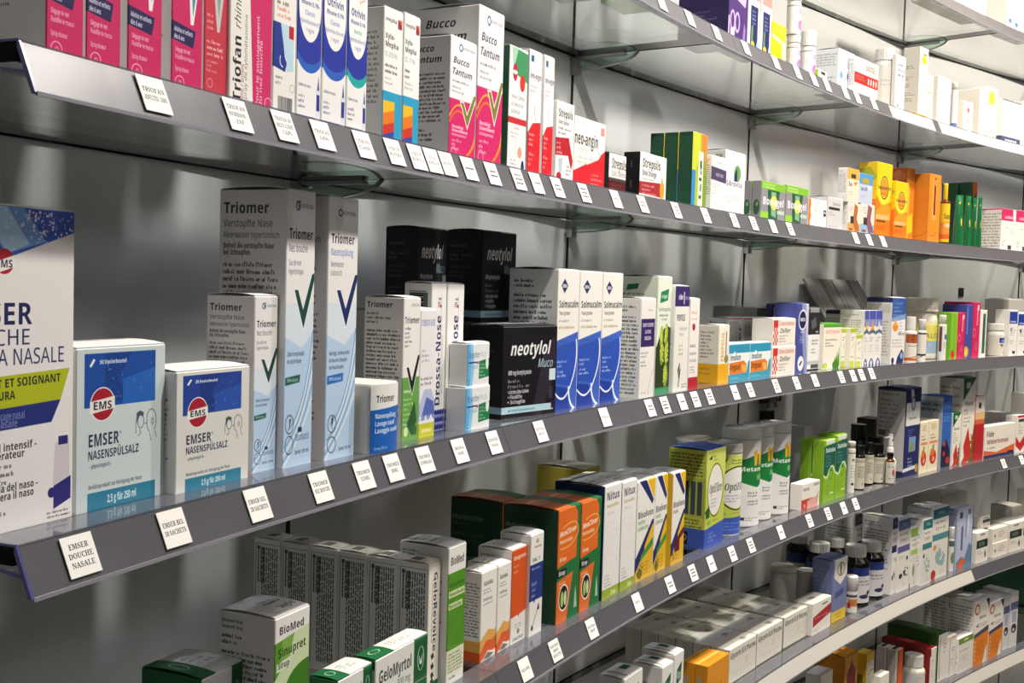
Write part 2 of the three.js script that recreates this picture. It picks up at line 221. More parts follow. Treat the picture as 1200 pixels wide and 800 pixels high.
    p.R(0, .55, 1, .45, '#68a24c'); p.K(.22, .4, .8, .27, '#1a1f22', '#f4f4f4'); p.T('Erkältung', .08, .65, .02, '#dff0d2', { w: .4 }); p.L(.08, .69, .6, 6, .035, '#b9dba2', 0); p.P([.3, .88, .75, .72, .9, .86, .6, .96], '#2c5a33'); p.E(.25, .93, .13, .035, '#d5e6b0'); p.R(.6, .9, .3, .06, '#37642f');
  }, (p) => { p.B(PAPER); p.T('Triomer', .06, .05, .04, INK, { w: .66 }); p.L(.06, .1, .7, 3, .03, '#55585e', 0); p.L(.06, .22, .86, 26, .029, '#33363b'); }, lid(PAPER)],
  vibro: [(p) => { p.B('#eaeaea'); p.T('VIBROVANE', .02, .1, .05, '#6d7fc0', { w: .9, serif: 1 }); p.L(.1, .3, .5, 3, .04, '#8b90a8', 0); p.L(.06, .52, .85, 2, .04, '#777'); p.P([0, .74, .3, .62, .75, .62, 1, .72, 1, .84, 0, .86], '#b6c2e2'); p.P([.1, .86, .45, .68, .9, .72, 1, .8, 1, .84], '#5468b6'); for (let i = 0; i < 6; i++) p.P([i * .17, .84, i * .17 + .09, .815, i * .17 + .17, .84, i * .17 + .09, .87], i % 2 ? '#8e9ccb' : '#dbe2f2'); p.R(0, .885, 1, .115, '#c3c52d'); p.T('Gesichtshaut', .16, .94, .035, '#f1efc2', { w: .66 }); }],
  drossa: [(p) => { p.B('#edecea'); p.T('Drossa-Nose', .5, .83, .07, '#25265c', { rot: -1.5708, w: .62 }); p.T('20 g', .5, .16, .035, '#4a4b78', { rot: -1.5708, w: .07 }); p.R(.66, .06, .012, .72, '#8a8a90'); p.O(.62, .15, .06, '#c9342f'); p.V(.72, .35, .14, 2, .4, '#b9b9bd'); for (let i = 0; i < 3; i++) { p.R(0, .86 + i * .05, 1, .025, '#2a2d7c'); p.R(0, .885 + i * .05, 1, .022, '#7f8fd0'); } for (let i = 0; i < 6; i++) for (let k = 0; k < 3; k++) p.E(.08 + i * .17, .862 + k * .05, .07, .012, '#2a2d7c'); }, (p) => { p.B(PAPER); for (let i = 0; i < 12; i++) p.R(.18, .05 + i * .011, .62, .005 + .004 * (i % 3), INK); p.R(.7, .06, .16, .14, '#6a6a6c'); p.L(.15, .24, .7, 12, .04, '#777'); }, lid(PAPER)],
  bepanthen: [(p) => { p.B('#e7e9ea'); p.P([0, 0, .22, 0, .3, .5, .22, 1, 0, 1], '#8cc6ea'); p.P([0, 0, .1, 0, .16, .5, .1, 1, 0, 1], '#5fb0e2'); p.T('Bepanthen', .04, .26, .15, '#3a5a7a', { w: .5, b: 0 }); p.T('PLUS', .56, .26, .12, '#a9b3ba', { w: .3, b: 0 }); p.R(.04, .42, .42, .035, '#28417e'); p.R(.42, .42, .08, .06, '#c23a4e'); p.T('Nasensalbe', .06, .55, .1, '#89a9c4', { w: .4, b: 0 }); p.P([.52, .42, 1, .36, 1, .8, .52, .84], '#1f7a4a'); p.L(.56, .47, .26, 4, .085, '#a9d3b9', 0); p.E(.9, .47, .07, .16, '#e8efe9'); p.L(.04, .82, .15, 2, .08, '#4f87ad', 0); }, plain('#e7e9ea'), lid(PAPER)],
  neotylol: [(p) => { p.B('#15131c'); p.P([.55, .95, .75, .3, .95, .1, 1, .5, .7, 1], '#2c2836'); p.T('neotylol', .12, .24, .15, '#f3f3f3', { w: .74, i: 1 }); p.T('Muco', .63, .41, .1, '#b5d5df', { w: .29, i: 1, b: 0 }); p.T('600 mg Acetylcystein', .1, .5, .05, '#d9d9dc', { w: .42 }); p.L(.1, .57, .45, 2, .06, '#8d8c95', 0); p.T('• Löst den zähen Schleim', .1, .71, .04, '#d9d9dc', { w: .38 }); p.T('• Fluidifie', .1, .765, .04, '#d9d9dc', { w: .26 }); p.T('• Scioglie', .1, .82, .04, '#d9d9dc', { w: .32 }); p.R(.86, .48, .12, .13, '#cfe3ea'); p.R(.86, .68, .07, .14, '#39364a'); p.R(0, .87, .95, .075, '#b4d4df'); p.T('Acetylcysteinum', .1, .91, .03, '#4b7f94', { w: .5, i: 1 }); p.R(.91, .84, .07, .09, '#26242f'); }, (p) => { p.B('#121118'); p.T('neotylol Muco', .1, .16, .035, '#6f6e78', { w: .5 }); p.L(.1, .25, .7, 2, .045, '#65646e', 0); p.L(.1, .38, .75, 3, .05, '#4c4b56', 0); p.L(.1, .6, .65, 3, .05, '#4c4b56', 0); p.R(0, .87, 1, .075, '#8fb3c0'); }, (p) => { p.B('#23222b'); p.R(0, .05, 1, .5, '#b9c5cb'); p.L(.2, .2, .6, 2, .12, '#33323c'); }],
  solmucalm: [(p) => { p.B('#eae8e2'); p.P([.3, .06, .46, .11, .3, .165, .14, .11], '#1f2a55'); p.T('IBSA', .3, .112, .026, '#fff', { a: 'c', w: .2 }); p.T('Solmucalm', .06, .24, .055, '#16181c', { w: .92 }); p.T('Toux grasse', .08, .305, .028, '#5a5446', { w: .5 }); p.L(.08, .35, .55, 1, .03, '#8c8672'); p.L(.08, .395, .8, 1, .035, '#a5905a'); p.P([0, .5, 1, .44, 1, 1, 0, 1], '#3b62c4'); p.P([0, .55, .9, .5, .96, .62, .8, .84, 0, .8], '#2a50b4'); p.P([0, .82, .5, .84, .7, 1, 0, 1], '#1c3c9c'); p.L(.08, .495, .6, 3, .028, '#34538f', 0); p.A([.92, .5, 1.05, .66, .72, .82, .4, .98, 0, .87], '#eef2fa', .045); p.A([.62, .84, .62, .96, .92, 1.0], '#eef2fa', .06); p.L(.06, .64, .5, 2, .03, '#a9bce6', 0); p.L(.06, .71, .5, 2, .03, '#c4d1ee', 0); }, side(PAPER, '#3a3d45', { n: 18 }), lid(PAPER)],
  santasapina: [(p) => { p.B('#dfe6d6'); p.P([.22, .13, .78, .1, .72, .2, .16, .225], '#1f7d4b'); p.T('A.Vogel', .46, .165, .034, '#cfe7d2', { a: 'c', w: .4, i: 1 }); p.T('Santasapina', .08, .28, .035, '#3b4650', { w: .86, b: 0 }); p.T('Bonbons de résine', .14, .33, .02, '#4c5058', { w: .64 }); p.T('de sapin', .3, .362, .02, '#777', { w: .4 }); p.P([0, .6, .3, .47, .7, .42, 1, .44, 1, 1, 0, 1], '#2c3a1c'); for (const [x, y, r] of [[.35, .52, .13], [.68, .5, .12], [.4, .66, .14], [.72, .66, .13], [.7, .85, .16]]) { p.E(x, y, r, .1, '#7f9a2a'); p.E(x - .03, y - .02, r * .6, .07, '#aebd3f'); p.dots(x - r, y - .08, 2 * r, .15, 26, '#cfd764', .025); } p.R(0, .95, 1, .05, '#3d8f63'); }, (p) => { p.B('#dfe6d6'); p.P([.2, .07, .5, .06, .46, .105, .16, .12], '#1f6a44'); p.L(.05, .14, .8, 3, .03, '#54565a', 0); p.L(.05, .3, .85, 16, .035, '#54565a'); }, lid(PAPER)],
  sirop_toux: [(p) => { p.B('#e8e6e1'); p.T('WELEDA', .45, .11, .02, '#777', { w: .34, b: 0 }); p.R(.02, .2, .94, .28, '#33265e'); p.T('SIROP CONTRE', .12, .265, .04, '#dcd6ec', { w: .76 }); p.T('LA TOUX', .3, .33, .04, '#dcd6ec', { w: .4 }); p.T('WELEDA', .28, .395, .04, '#dcd6ec', { w: .44 }); p.L(.06, .53, .5, 2, .035, '#777', 0); p.L(.06, .62, .45, 2, .035, '#777', 0); p.A([.95, .72, .7, .82, .62, .97], '#8d979a', .02); p.T('10 x 10 ml', .12, .945, .016, '#999', { w: .35 }); }, side(PAPER, '#3d4046', { n: 20 }), lid(PAPER)],
  propolis: [(p) => { p.B('#e6e3dc'); p.R(0, 0, 1, .19, '#382a66'); p.T('sibe', .22, .105, .05, '#eee8f6', { w: .3 }); p.R(.58, .05, .06, .12, '#d9d0e8'); p.T('medical', .62, .105, .04, '#a99dc8', { w: .34 }); p.T('PROPOLIS', .12, .3, .06, INK, { w: .6 }); p.T('Spray gorge', .34, .4, .03, '#6c6a66', { w: .54, b: 0 }); p.T('30 ml', .34, .46, .03, '#6c6a66', { w: .3, b: 0 }); p.L(.34, .55, .5, 3, .04, '#8f9672', 0); for (const a of [[.3, .8, .42, .72], [.36, .86, .48, .77]]) p.P([a[0], a[1], a[2], a[3], a[2] + .03, a[3] + .03, a[0] + .06, a[1] + .05], '#26282a'); p.R(.36, .9, .05, .06, '#26282a'); p.L(.6, .93, .35, 2, .025, '#5a5c60'); }],
  wala: [(p) => { p.B('#e9e6e1'); p.T('WALA', .1, .15, .035, '#c87f86', { w: .62, b: 0 }); p.L(.1, .21, .7, 1, .03, '#cc8f92'); p.E(.4, .31, .16, .04, '#a82c3e'); p.T('WALA', .06, .52, .035, '#5a5c60', { w: .6 }); p.T('Gelée de', .06, .6, .03, '#6c6a66', { w: .7 }); p.T('8 x 5 ml', .06, .68, .03, '#6c6a66', { w: .7 }); p.L(.08, .74, .6, 3, .03, '#8b8d90', 0); p.R(0, .865, 1, .135, '#b51f31'); }],
  propol_y: [(p) => { p.B('#e9e4d6'); p.R(0, .66, 1, .34, '#e2a81c'); p.T('PROPOLIS', .38, .62, .12, '#c9a14a', { rot: -1.5708, w: .5 }); p.R(.66, .1, .1, .45, '#7d7565'); p.E(.75, .58, .2, .07, '#8a8552'); }, (p) => { p.B('#e9e4d6'); p.L(.1, .1, .75, 8, .06, '#77746e', 0); p.R(0, .66, 1, .34, '#e2a81c'); p.L(.1, .72, .7, 2, .08, '#a9761a', 0); }, lid(PAPER)],
  imodium: [(p) => { p.B('#e6edee'); p.R(0, 0, 1, .24, '#2f93b4'); p.T('imodium', .05, .36, .16, '#24354e', { w: .5 }); p.R(.2, .2, .08, .12, '#eef4f6'); p.P([.02, .5, .7, .46, .84, .56, .84, .8, .02, .82], '#dd7a26'); p.T('lingual', .04, .63, .17, '#5a2c12', { w: .5 }); p.P([.6, .56, .8, .58, .8, .78, .64, .76], '#eeb05a'); p.P([0, .82, .84, .8, .92, .5, 1, .46, 1, 1, 0, 1], '#3494b0'); p.L(.06, .9, .4, 1, .05, '#9fd0dd'); }, plain('#e6edee'), plain('#e6edee')],
  zeller: [(p) => { p.B('#e9e4dc'); p.R(.02, .04, .2, .9, '#c9322f'); for (let i = 0; i < 5; i++) for (let k = 0; k < 4; k++) if ((i + k) % 2) p.R(.02 + k * .05, .3 + i * .13, .05, .13, '#e9d9d2'); p.T('Schmerztabletten', .26, .16, .16, '#c77b74', { w: .68 }); p.T('Zeller', .3, .42, .17, '#3c4638', { w: .46, i: 1 }); p.L(.28, .58, .5, 3, .1, '#8d8578', 0); p.L(.28, .9, .66, 1, .06, '#999'); }, plain('#e9e4dc'), plain('#e9e4dc')],
  grey_text: [(p) => { p.B('#d2d2ce'); p.V(.1, .05, .6, 8, .85, '#7d7d7b'); p.T('Zeller', .82, .92, .1, '#2f3130', { rot: -1.5708, w: .8 }); p.R(0, 0, 1, .02, '#b5443f'); }, vside(PAPER, '#777775'), plain('#d2d2ce')],
  vicks_l: [(p) => { p.B('#2d2c5c'); p.R(.08, .04, .72, .6, '#d8d5c4'); p.O(.45, .12, .14, '#6a6a4a'); p.T('2', .72, .12, .1, '#6b6a5c', { w: .1 }); p.R(.1, .38, .5, .1, '#d98c80'); }, plain('#2d2c5c'), plain('#2d2c5c')],
  vicks_n: [(p) => { p.B('#454f96'); p.P([.4, 0, 1, 0, 1, 1, .8, 1, .5, .5], '#8b93c0'); p.P([.75, 0, 1, 0, 1, .9, .9, .6], '#c3c8de'); p.O(.5, .23, .3, '#1c2147'); p.O(.5, .23, .33, '#e6e8f0', .06); p.T('NEO', .5, .23, .05, '#eef', { a: 'c', w: .44 }); p.T('24 h', .36, .4, .03, '#dfe2f0', { w: .36 }); p.L(.3, .46, .45, 3, .04, '#c3c8de', 0); p.O(.45, .86, .26, '#e8eaf2'); p.P([.32, .88, .5, .82, .58, .84, .4, .9], '#222a4a'); }, plain('#454f96'), plain('#454f96')],
  blackwhite: [(p) => { p.B('#e7e7e6'); p.R(0, 0, 1, .42, '#26272b'); p.R(.1, .0, .8, .07, '#8b8d8f'); p.P([.2, .2, .6, .14, .7, .3, .3, .34], '#55585c'); p.T('16+', .62, .38, .03, '#ddd', { w: .3 }); p.L(.3, .5, .6, 2, .05, '#55585c'); p.L(.3, .64, .5, 2, .05, '#777', 0); p.R(0, .84, 1, .06, '#b9babb'); p.R(.3, .9, .66, .06, '#47494d'); p.R(0, .97, 1, .03, '#26272b'); }, plain('#e7e7e6'), plain('#55575a')],
  aloe: [(p) => { p.B('#e9e6d8'); p.R(0, 0, 1, .07, '#4f9a2d'); p.T('SOFTASAN', .1, .17, .075, '#dc8f80', { w: .82 }); p.T('Bachblüten', .1, .35, .035, '#4a4c45', { w: .68 }); p.T('Gute', .1, .42, .035, '#4a4c45', { w: .28 }); p.T('Stimmung', .1, .48, .035, '#4a4c45', { w: .48 }); for (const [x, y, w] of [[.9, .5, .07], [.8, .6, .08], [.7, .72, .1]]) p.P([x, 1, x - w, .9, x + .02, y, x + w, .92], '#5e9b2c'); p.E(.75, .92, .2, .1, '#3f8222'); p.E(.12, .92, .14, .06, '#a5c240'); p.E(.14, .92, .05, .025, '#e4e04a'); }, plain('#e9e6d8'), plain('#4f9a2d')],
  aloe2: [(p) => { p.B('#e9e6d8'); p.R(0, 0, 1, .12, '#a9bd2c'); p.L(.2, .22, .7, 2, .06, '#55584c', 0); p.K(.3, .38, .5, .14, '#b9c878'); p.L(.15, .72, .7, 1, .05, '#55584c'); p.E(.4, .92, .5, .09, '#bccb48'); }, plain('#e9e6d8'), plain('#b5c248')],
  drops0: [(p) => drops(p, '#d9a628')], drops1: [(p) => drops(p, '#e0a03a')], drops2: [(p) => drops(p, '#d5d3d6')],
  grey_navy: [plain('#cfcfc8'), (p) => { p.B('#cfcfc8'); p.R(0, 0, 1, .07, '#272d55'); p.L(.06, .14, .4, 6, .05, '#8d8d86'); p.L(.52, .14, .42, 6, .05, '#8d8d86'); }, plain('#cfcfc8')],
  blue_sun: [(p) => { p.B('#e6e4e0'); p.R(0, 0, 1, .3, '#35589f'); p.L(.1, .06, .7, 4, .06, '#7f9bd0', 0); p.P([0, .3, 1, .24, 1, .32, 0, .36], '#7d9ccf'); p.E(.26, .44, .2, .07, '#dc8b35'); p.P([.1, .42, .26, .3, .42, .42], '#e6a44a'); p.L(.5, .32, .45, 5, .045, '#99a4b5', 0); p.T('100 ml', .45, .55, .04, INK, { w: .5 }); p.L(.06, .62, .85, 3, .05, '#a9a9a9'); p.P([.4, 1, .5, .9, .8, .78, .95, .84, .95, 1], '#232c66'); p.O(.8, .88, .1, '#8fb2dc'); p.E(.16, .95, .1, .05, '#232c66'); }, (p) => { p.B('#e6e4e0'); p.R(0, 0, 1, .07, '#25305c'); p.R(.08, .1, .84, .13, '#d2d0cc'); p.L(.1, .35, .8, 12, .045, '#8f8f8c'); }, plain('#e6e4e0')],
  leaflet: [(p) => { p.B('#a9a9a8'); for (const x of [.52, .6]) p.R(x, 0, .035, 1, '#191b24'); for (const [x, w] of [[.06, .05], [.14, .02], [.25, .05], [.36, .02], [.74, .03], [.84, .02]]) p.R(x, .05 + .2 * rnd(), w, .5 + .3 * rnd(), '#8b8b8a'); p.R(0, .96, 1, .04, '#232a4e'); p.R(.97, 0, .03, 1, '#24252c'); }, plain('#a9a9a8'), plain('#a9a9a8')],
  lime: [(p) => { p.B('#77b62f'); p.R(.9, 0, .1, 1, '#c7a93a'); p.E(.4, .9, .3, .09, '#c23a2a'); p.R(.2, .05, .06, .7, '#9ccb52'); }, plain('#77b62f'), plain('#77b62f')],
  pinkbox: [(p) => { p.B('#c8275f'); p.T('Vitamin', .62, .42, .07, '#eec2d2', { rot: -1.5708, w: .34 }); p.O(.25, .55, .2, '#e27f9f', .05); p.R(.6, .05, .2, .1, '#f0d3dc'); p.L(.4, .72, .4, 3, .05, '#e08da8'); }, plain('#c8275f'), plain('#c8275f')],
  bluebox: [(p) => { p.B('#3d4f9c'); p.R(.15, .05, .16, .5, '#6d82c2'); p.E(.2, .88, .4, .1, '#e0a140'); p.E(.15, .88, .25, .06, '#efc45e'); }, plain('#3d4f9c'), plain('#3d4f9c')],
  whitegreen: [(p) => { p.B('#e8e6e2'); p.R(.38, .08, .42, .84, '#2c6b58'); p.R(.48, .2, .12, .5, '#1e5344'); }],
  bluewhite: [(p) => { p.B('#e9e9e6'); p.R(0, .04, 1, .26, '#24409a'); p.T('Vitamin', .1, .26, .04, '#e6ecf8', { w: .7 }); p.L(.15, .38, .7, 4, .05, '#9a9c9f', 0); p.P([.1, .42, .3, .38, .24, .5], '#3a4a86'); p.L(.15, .66, .6, 2, .05, '#8d9298', 0); p.R(.5, .9, .35, .06, '#33363b'); }, plain('#e9e9e6'), plain('#e9e9e6')],
  grey_carton: [plain('#cfcdc8'), plain('#cfcdc8'), plain('#cfcdc8')], grey_dark: [plain('#cac7bf'), plain('#cac7bf'), plain('#cac7bf')], brown_box: [plain('#3a3028'), plain('#3a3028'), plain('#3a3028')],
  black_carton: [plain('#1d1b1c'), (p) => { p.B('#1d1b1c'); p.R(0, 0, 1, .3, '#6b6b69'); }, plain('#6b6b69')],
  triofan0: [(p) => triofan(p, '#3f9a74')], triofan1: [(p) => triofan(p, '#4a8fb0')],
  triofan_red: [(p) => { p.B('#c33a4c'); p.P([.2, .0, 1, .0, 1, .1, .66, .56, .55, .56], '#c2c5c3'); p.P([.34, .0, .92, .0, .62, .46], '#8f9896'); p.L(.1, .45, .25, 3, .04, '#e39aa0'); p.L(.1, .62, .7, 3, .04, '#e8b9bb'); p.L(.1, .75, .5, 3, .03, '#dc98a0', 0); p.O(.25, .9, .12, '#e3a0aa', .02); }, side(PAPER, '#77757d')],
  triofan_rhin: [(p) => { p.B('#e9e7e2'); p.P([.42, 0, 1, 0, 1, 1, .56, 1], '#c92d66'); p.T('Triofan', .17, .985, .085, INK, { rot: -1.5708, w: .45 }); p.T('rhinite', .17, .5, .07, '#3c3d40', { rot: -1.5708, w: .28, b: 0, i: 1 }); p.T('Bébé / enfant', .29, .98, .035, '#a23b3b', { rot: -1.5708, w: .26, b: 0 }); p.T('Spray de xylométazoline', .37, .98, .032, '#6c6d70', { rot: -1.5708, w: .6, b: 0 }); p.T('Pour le soulagement', .66, .98, .032, '#f0cbd8', { rot: -1.5708, w: .62, b: 0 }); p.T('du nez bouché', .74, .98, .032, '#f0cbd8', { rot: -1.5708, w: .46, b: 0 }); p.O(.93, .94, .08, '#e9b9c8', .015); p.A([.3, .06, .5, .0, .46, .14], '#c4556f', .012); }, side(PAPER, '#66666a')],
  nose: [(p) => { p.B('#e9e8e4'); p.L(.12, .04, .6, 4, .06, '#77746f', 0); p.L(.14, .27, .66, 2, .045, '#d4826a', 0); p.P([0, .38, .3, .38, .42, .5, .5, .6, .6, .64, .52, .7, 0, .68], '#243a8c'); p.P([.3, .38, .9, .38, .9, .68, .55, .7, .62, .64, .5, .58], '#b9d6e6'); p.A([.3, .6, .24, .66, .42, .67], '#eee', .03); p.R(.68, .38, .22, .085, '#b8232f'); p.L(.1, .73, .5, 2, .04, '#888', 0); p.O(.86, .8, .1, '#aaa', .02); p.C(.22, .87, .66, .12); }, side(PAPER, '#66666a')],
  otrivin0: [(p) => otrivin(p, '#3060be', 'Classic')], otrivin1: [(p) => otrivin(p, '#27a5a2', 'Menthol')],
  xylo: [(p) => xylo(p, '0.05%')], xylo1: [(p) => xylo(p, '0.1%')],
  bucco: [(p) => {
    p.B('#ecebec'); p.T('VERFORA', .94, .075, .02, '#4c5a66', { a: 'r', w: .5, b: 0 }); p.O(.38, .075, .06, '#2e6f86', .03); p.T('Bucco', .08, .19, .055, '#2c2a3c', { w: .62, i: 1 }); p.T('Tantum', .05, .285, .055, '#2c2a3c', { w: .78, i: 1 }); p.L(.08, .35, .62, 1, .035, '#55565c'); p.L(.08, .4, .5, 2, .035, '#8a8b90', 0);
    p.R(0, .51, 1, .49, '#cf2567'); for (const [a, c] of [[.0, '#e9a63a'], [.05, '#e0762e']]) { p.A([.0, .66 + a, .3, .48 + a, .62, .6 + a], c, .035); p.A([1, .78 + a, .9, .95, .45, 1], c, .035); } p.K(.42, .44, .6, .28, '#7d7c36', '#f3efe8'); p.T('Beruhigt', .1, .735, .025, '#f3cfdd', { w: .44 }); p.T('Schmerzlindernd', .1, .77, .025, '#f3cfdd', { w: .6 }); p.T('Entzündungshemmend', .1, .805, .02, '#eab4ca', { w: .56 }); p.L(.1, .84, .45, 3, .035, '#eab4ca', 0); p.O(.18, .955, .1, '#e9a0bb', .02);
  }, (p) => { p.B('#ecebec'); p.T('Bucco', .12, .1, .055, '#232330', { w: .5, i: 1 }); p.T('Tantum', .1, .19, .055, '#232330', { w: .7, i: 1 }); p.L(.1, .3, .8, 12, .035, '#3b3c46'); p.L(.1, .76, .6, 4, .04, '#3b3c46', 0); }, lid(PAPER)],
  spraygorge: [(p) => { p.B('#ecebe8'); p.P([.1, 0, 1, .02, 1, .26, .2, .2], '#3f8d5c'); p.P([.1, 0, .45, .0, .2, .2], '#9fc9ae'); p.E(.3, .2, .13, .07, '#b2273a'); p.E(.3, .2, .13, .018, '#e9e3e0'); p.E(.72, .27, .15, .07, '#cf3328'); p.T('SPRAY CONTRE', .12, .4, .028, '#4c4d50', { w: .74, b: 0 }); p.T('LES MAUX DE', .12, .46, .028, '#4c4d50', { w: .66, b: 0 }); p.T('GORGE', .12, .52, .028, '#4c4d50', { w: .5, b: 0 }); p.R(0, .565, 1, .05, '#c42c38'); p.T('CITRON', .3, .65, .02, '#c88', { w: .3 }); p.L(.12, .68, .8, 2, .03, '#a9a9a9', 0); p.A([.45, .72, .4, .8, .5, .86], '#bbb', .02); p.E(.66, .84, .12, .045, '#d99a7c'); p.L(.1, .9, .6, 3, .03, '#999', 0); p.E(.84, .95, .09, .05, '#2a2c52'); }, plain('#24583f'), lid(PAPER)],  // side in a darker green than the front corner
  neoangin: [(p) => { p.B('#ecebea'); p.R(.1, .04, .24, .05, '#2a5f83'); p.T('neo-angin', .04, .2, .05, '#3a3a3e', { w: .92, i: 1 }); p.L(.1, .27, .7, 2, .04, '#d59aa6', 0); p.A([.5, .42, .44, .52, .62, .56], '#9b9ca0', .04); p.P([0, .66, .35, .58, 1, .56, 1, 1, 0, 1], '#d3212c'); p.L(.08, .66, .8, 3, .04, '#f0b6b4', 0); p.L(.08, .82, .7, 3, .04, '#ea9a98', 0); }, side(PAPER, '#77757a')],
  strep_white: [(p) => { p.B('#ebebea'); p.T('Strepsils', .1, .14, .1, '#1c1d22', { w: .82 }); p.T('Dolo Spray', .1, .25, .05, '#44464c', { w: .6 }); p.L(.1, .31, .75, 2, .06, '#77797e', 0); p.P([0, .46, .72, .43, .98, .72, .9, .84, .7, .66, 0, .68], '#b3202c'); p.L(.04, .5, .5, 3, .06, '#e6b3b4', 0); p.P([.14, .72, .4, .7, .34, .94, .2, .98], '#b9c3cc'); p.L(.6, .78, .36, 3, .05, '#777', 0); p.E(.2, .95, .14, .06, '#b3202c'); }, plain('#ebebea'), lid(PAPER)],
  neoangin_w: [(p) => { p.B('#ebebe6'); p.T('neo-angin', .0, .3, .19, '#24252b', { w: .76 }); p.T('orange', .12, .46, .08, '#b9b4ae', { w: .3, b: 0 }); p.L(.1, .56, .6, 2, .07, '#b5b0ab', 0); p.R(.84, .06, .12, .12, '#d98a8c'); p.A([.72, .34, .76, .52, .92, .48], '#8f9094', .012); p.P([0, .94, .4, .68, .78, .56, .86, .48, 1, .4, 1, 1, 0, 1], '#d3212c'); p.P([0, .8, .4, .66, .3, 1, 0, 1], '#d3212c'); p.L(.55, .78, .4, 3, .07, '#ee8f8c', 0); }],
  strep1: [(p) => { p.B('#ece9e4'); p.T('Strepsils', .14, .25, .26, '#141418', { w: .9 }); p.T('Dolo Defens', .14, .5, .14, '#3d3e43', { w: .84, b: 0 }); p.R(0, .68, 1, .32, '#4c1518'); p.L(.12, .76, .7, 2, .1, '#8c3a3c', 0); p.R(0, .62, 1, .07, '#45403f'); }, plain('#17151a'), plain('#2a282c')],
  strep2: [(p) => { p.B('#ecebe6'); p.T('Strepsils', .08, .22, .2, '#141418', { w: .68 }); p.T('Dolo Orange', .08, .44, .12, '#26272c', { w: .54 }); p.L(.08, .55, .54, 1, .06, '#777'); p.P([0, .64, .78, .6, .8, .92, 0, .9], '#a32b30'); p.L(.08, .68, .6, 3, .09, '#d99a9a', 0); p.A([.92, .3, .72, .5, .84, .8], '#d9dde0', .05); p.E(.85, .76, .09, .2, '#e09a2c'); p.P([.78, .7, .84, .42, .9, .66], '#e09a2c'); }, (p) => { p.B('#131116'); p.R(.42, .2, .1, .14, '#4c4b52'); p.R(.42, .62, .1, .16, '#4c4b52'); }, plain('#ecebe6')],
  greenfile: [(p) => { p.B('#a5b83a'); p.P([0, 0, .5, 0, .5, .3, .2, .5, 0, .5], '#c2cc3a'); p.P([.55, 0, 1, 0, 1, .5, .6, .28], '#d9853a'); p.P([.5, .3, .8, .2, 1, .6, 1, 1, .7, 1], '#7f9a2c'); p.R(0, .5, .22, .5, '#3b86c2'); p.R(.42, .24, .32, .74, '#e6e6d6'); p.T('Isla', .58, .9, .09, '#3f5a3a', { rot: -1.5708, w: .5 }); p.R(.52, .36, .12, .08, '#2c3a2c'); }, (p) => { p.B('#1c4630'); p.V(.1, .05, .8, 7, .9, '#2f6146'); }, plain('#a5b83a')],
  purpleband: [(p) => { p.B('#eae9e4'); p.R(.35, .1, .3, .03, '#bbb'); p.P([0, .2, 1, .23, 1, .47, 0, .44], '#4e4364'); p.T('PRETUVAL', .28, .34, .06, '#b5adc2', { w: .52 }); p.L(.06, .5, .72, 2, .05, '#999', 0); p.L(.06, .62, .3, 2, .05, '#aaa', 0); }],
  sibro: [(p) => { p.B('#ebeae6'); p.E(.6, .33, .17, .13, '#6c9a5c'); p.P([.44, .36, .58, .24, .6, .46, .44, .46], '#1f3350'); p.T('Sibrovita', .06, .5, .085, '#5f5d88', { w: .8 }); p.L(.1, .56, .55, 1, .05, '#bdbcc4'); p.L(.1, .7, .7, 2, .06, '#b5b4ba', 0); p.L(.1, .84, .4, 1, .05, '#bbb'); }, (p) => { p.B('#ebeae6'); p.C(.55, .06, .3, .22, '#66686c'); }, lid(PAPER)],
  supro: [(p) => { p.B('#8d8c92'); p.R(0, 0, 1, .2, '#7fb83a'); p.L(.06, .05, .5, 2, .07, '#d7e8a8'); p.P([.25, .2, .75, .2, .66, 1, .3, 1], '#2c5a3c'); p.P([.4, .24, .6, .24, .62, .9, .42, .86], '#7db08a'); p.E(.52, .52, .15, .18, '#e0cf62'); p.T('Bonagel', .06, .5, .2, '#e5e3ea', { w: .88 }); p.R(0, .78, .3, .18, '#8cc63a'); p.R(.66, .7, .3, .1, '#b9c9b9'); }, (p) => { p.B('#8d8c92'); p.E(.5, .68, .34, .2, '#2c5a3c'); p.E(.55, .6, .1, .06, '#8fae7a'); }, plain('#8d8c92')],
  orangewhite: [(p) => { p.B('#eae7e2'); p.P([0, 0, .08, 0, .12, .2, .07, .4, .13, .6, .07, .8, .1, 1, 0, 1], '#e0792c'); p.L(.3, .34, .36, 2, .07, '#999', 0); p.R(.82, .34, .14, .22, '#24262c'); p.R(.85, .4, .08, .06, '#eee'); p.O(.68, .86, .04, '#aaa', .01); }],
  silver: [(p) => { p.B('#c9c9cb'); p.T('Salva', .3, .2, .1, '#55575c', { w: .5, b: 0 }); p.R(.06, .3, .72, .08, '#2c2e33'); p.L(.08, .44, .5, 2, .07, '#77797e', 0); p.L(.08, .86, .66, 1, .06, '#8d8f94'); }, plain('#c9c9cb'), plain('#c9c9cb')],
  foot0: [(p) => foot(p, '#d9a05a', '#b06a3a')], foot1: [(p) => foot(p, '#8fb4d6', '#8a5a66')],
  sev0: [(p) => { p.B('#ddd2c2'); p.R(0, 0, 1, .32, '#d9a64c'); p.R(.3, .16, .4, .12, '#3c3a36'); p.T('Se-', .1, .46, .14, '#2c2e3c', { w: .36 }); p.P([.5, .4, .9, .36, .7, .5], '#c98a3a'); p.L(.1, .66, .7, 2, .07, '#a99', 0); }],
  sev1: [(p) => { p.B('#b9c3d9'); p.R(0, 0, 1, .36, '#4f93cf'); p.E(.45, .24, .3, .1, '#a99a3a'); p.T('Sea-Soft', .1, .5, .14, '#2c3a6c', { w: .5 }); p.P([.55, .42, .9, .38, .85, .52], '#dfe6f0'); p.L(.1, .7, .7, 2, .07, '#8d97b5', 0); }],
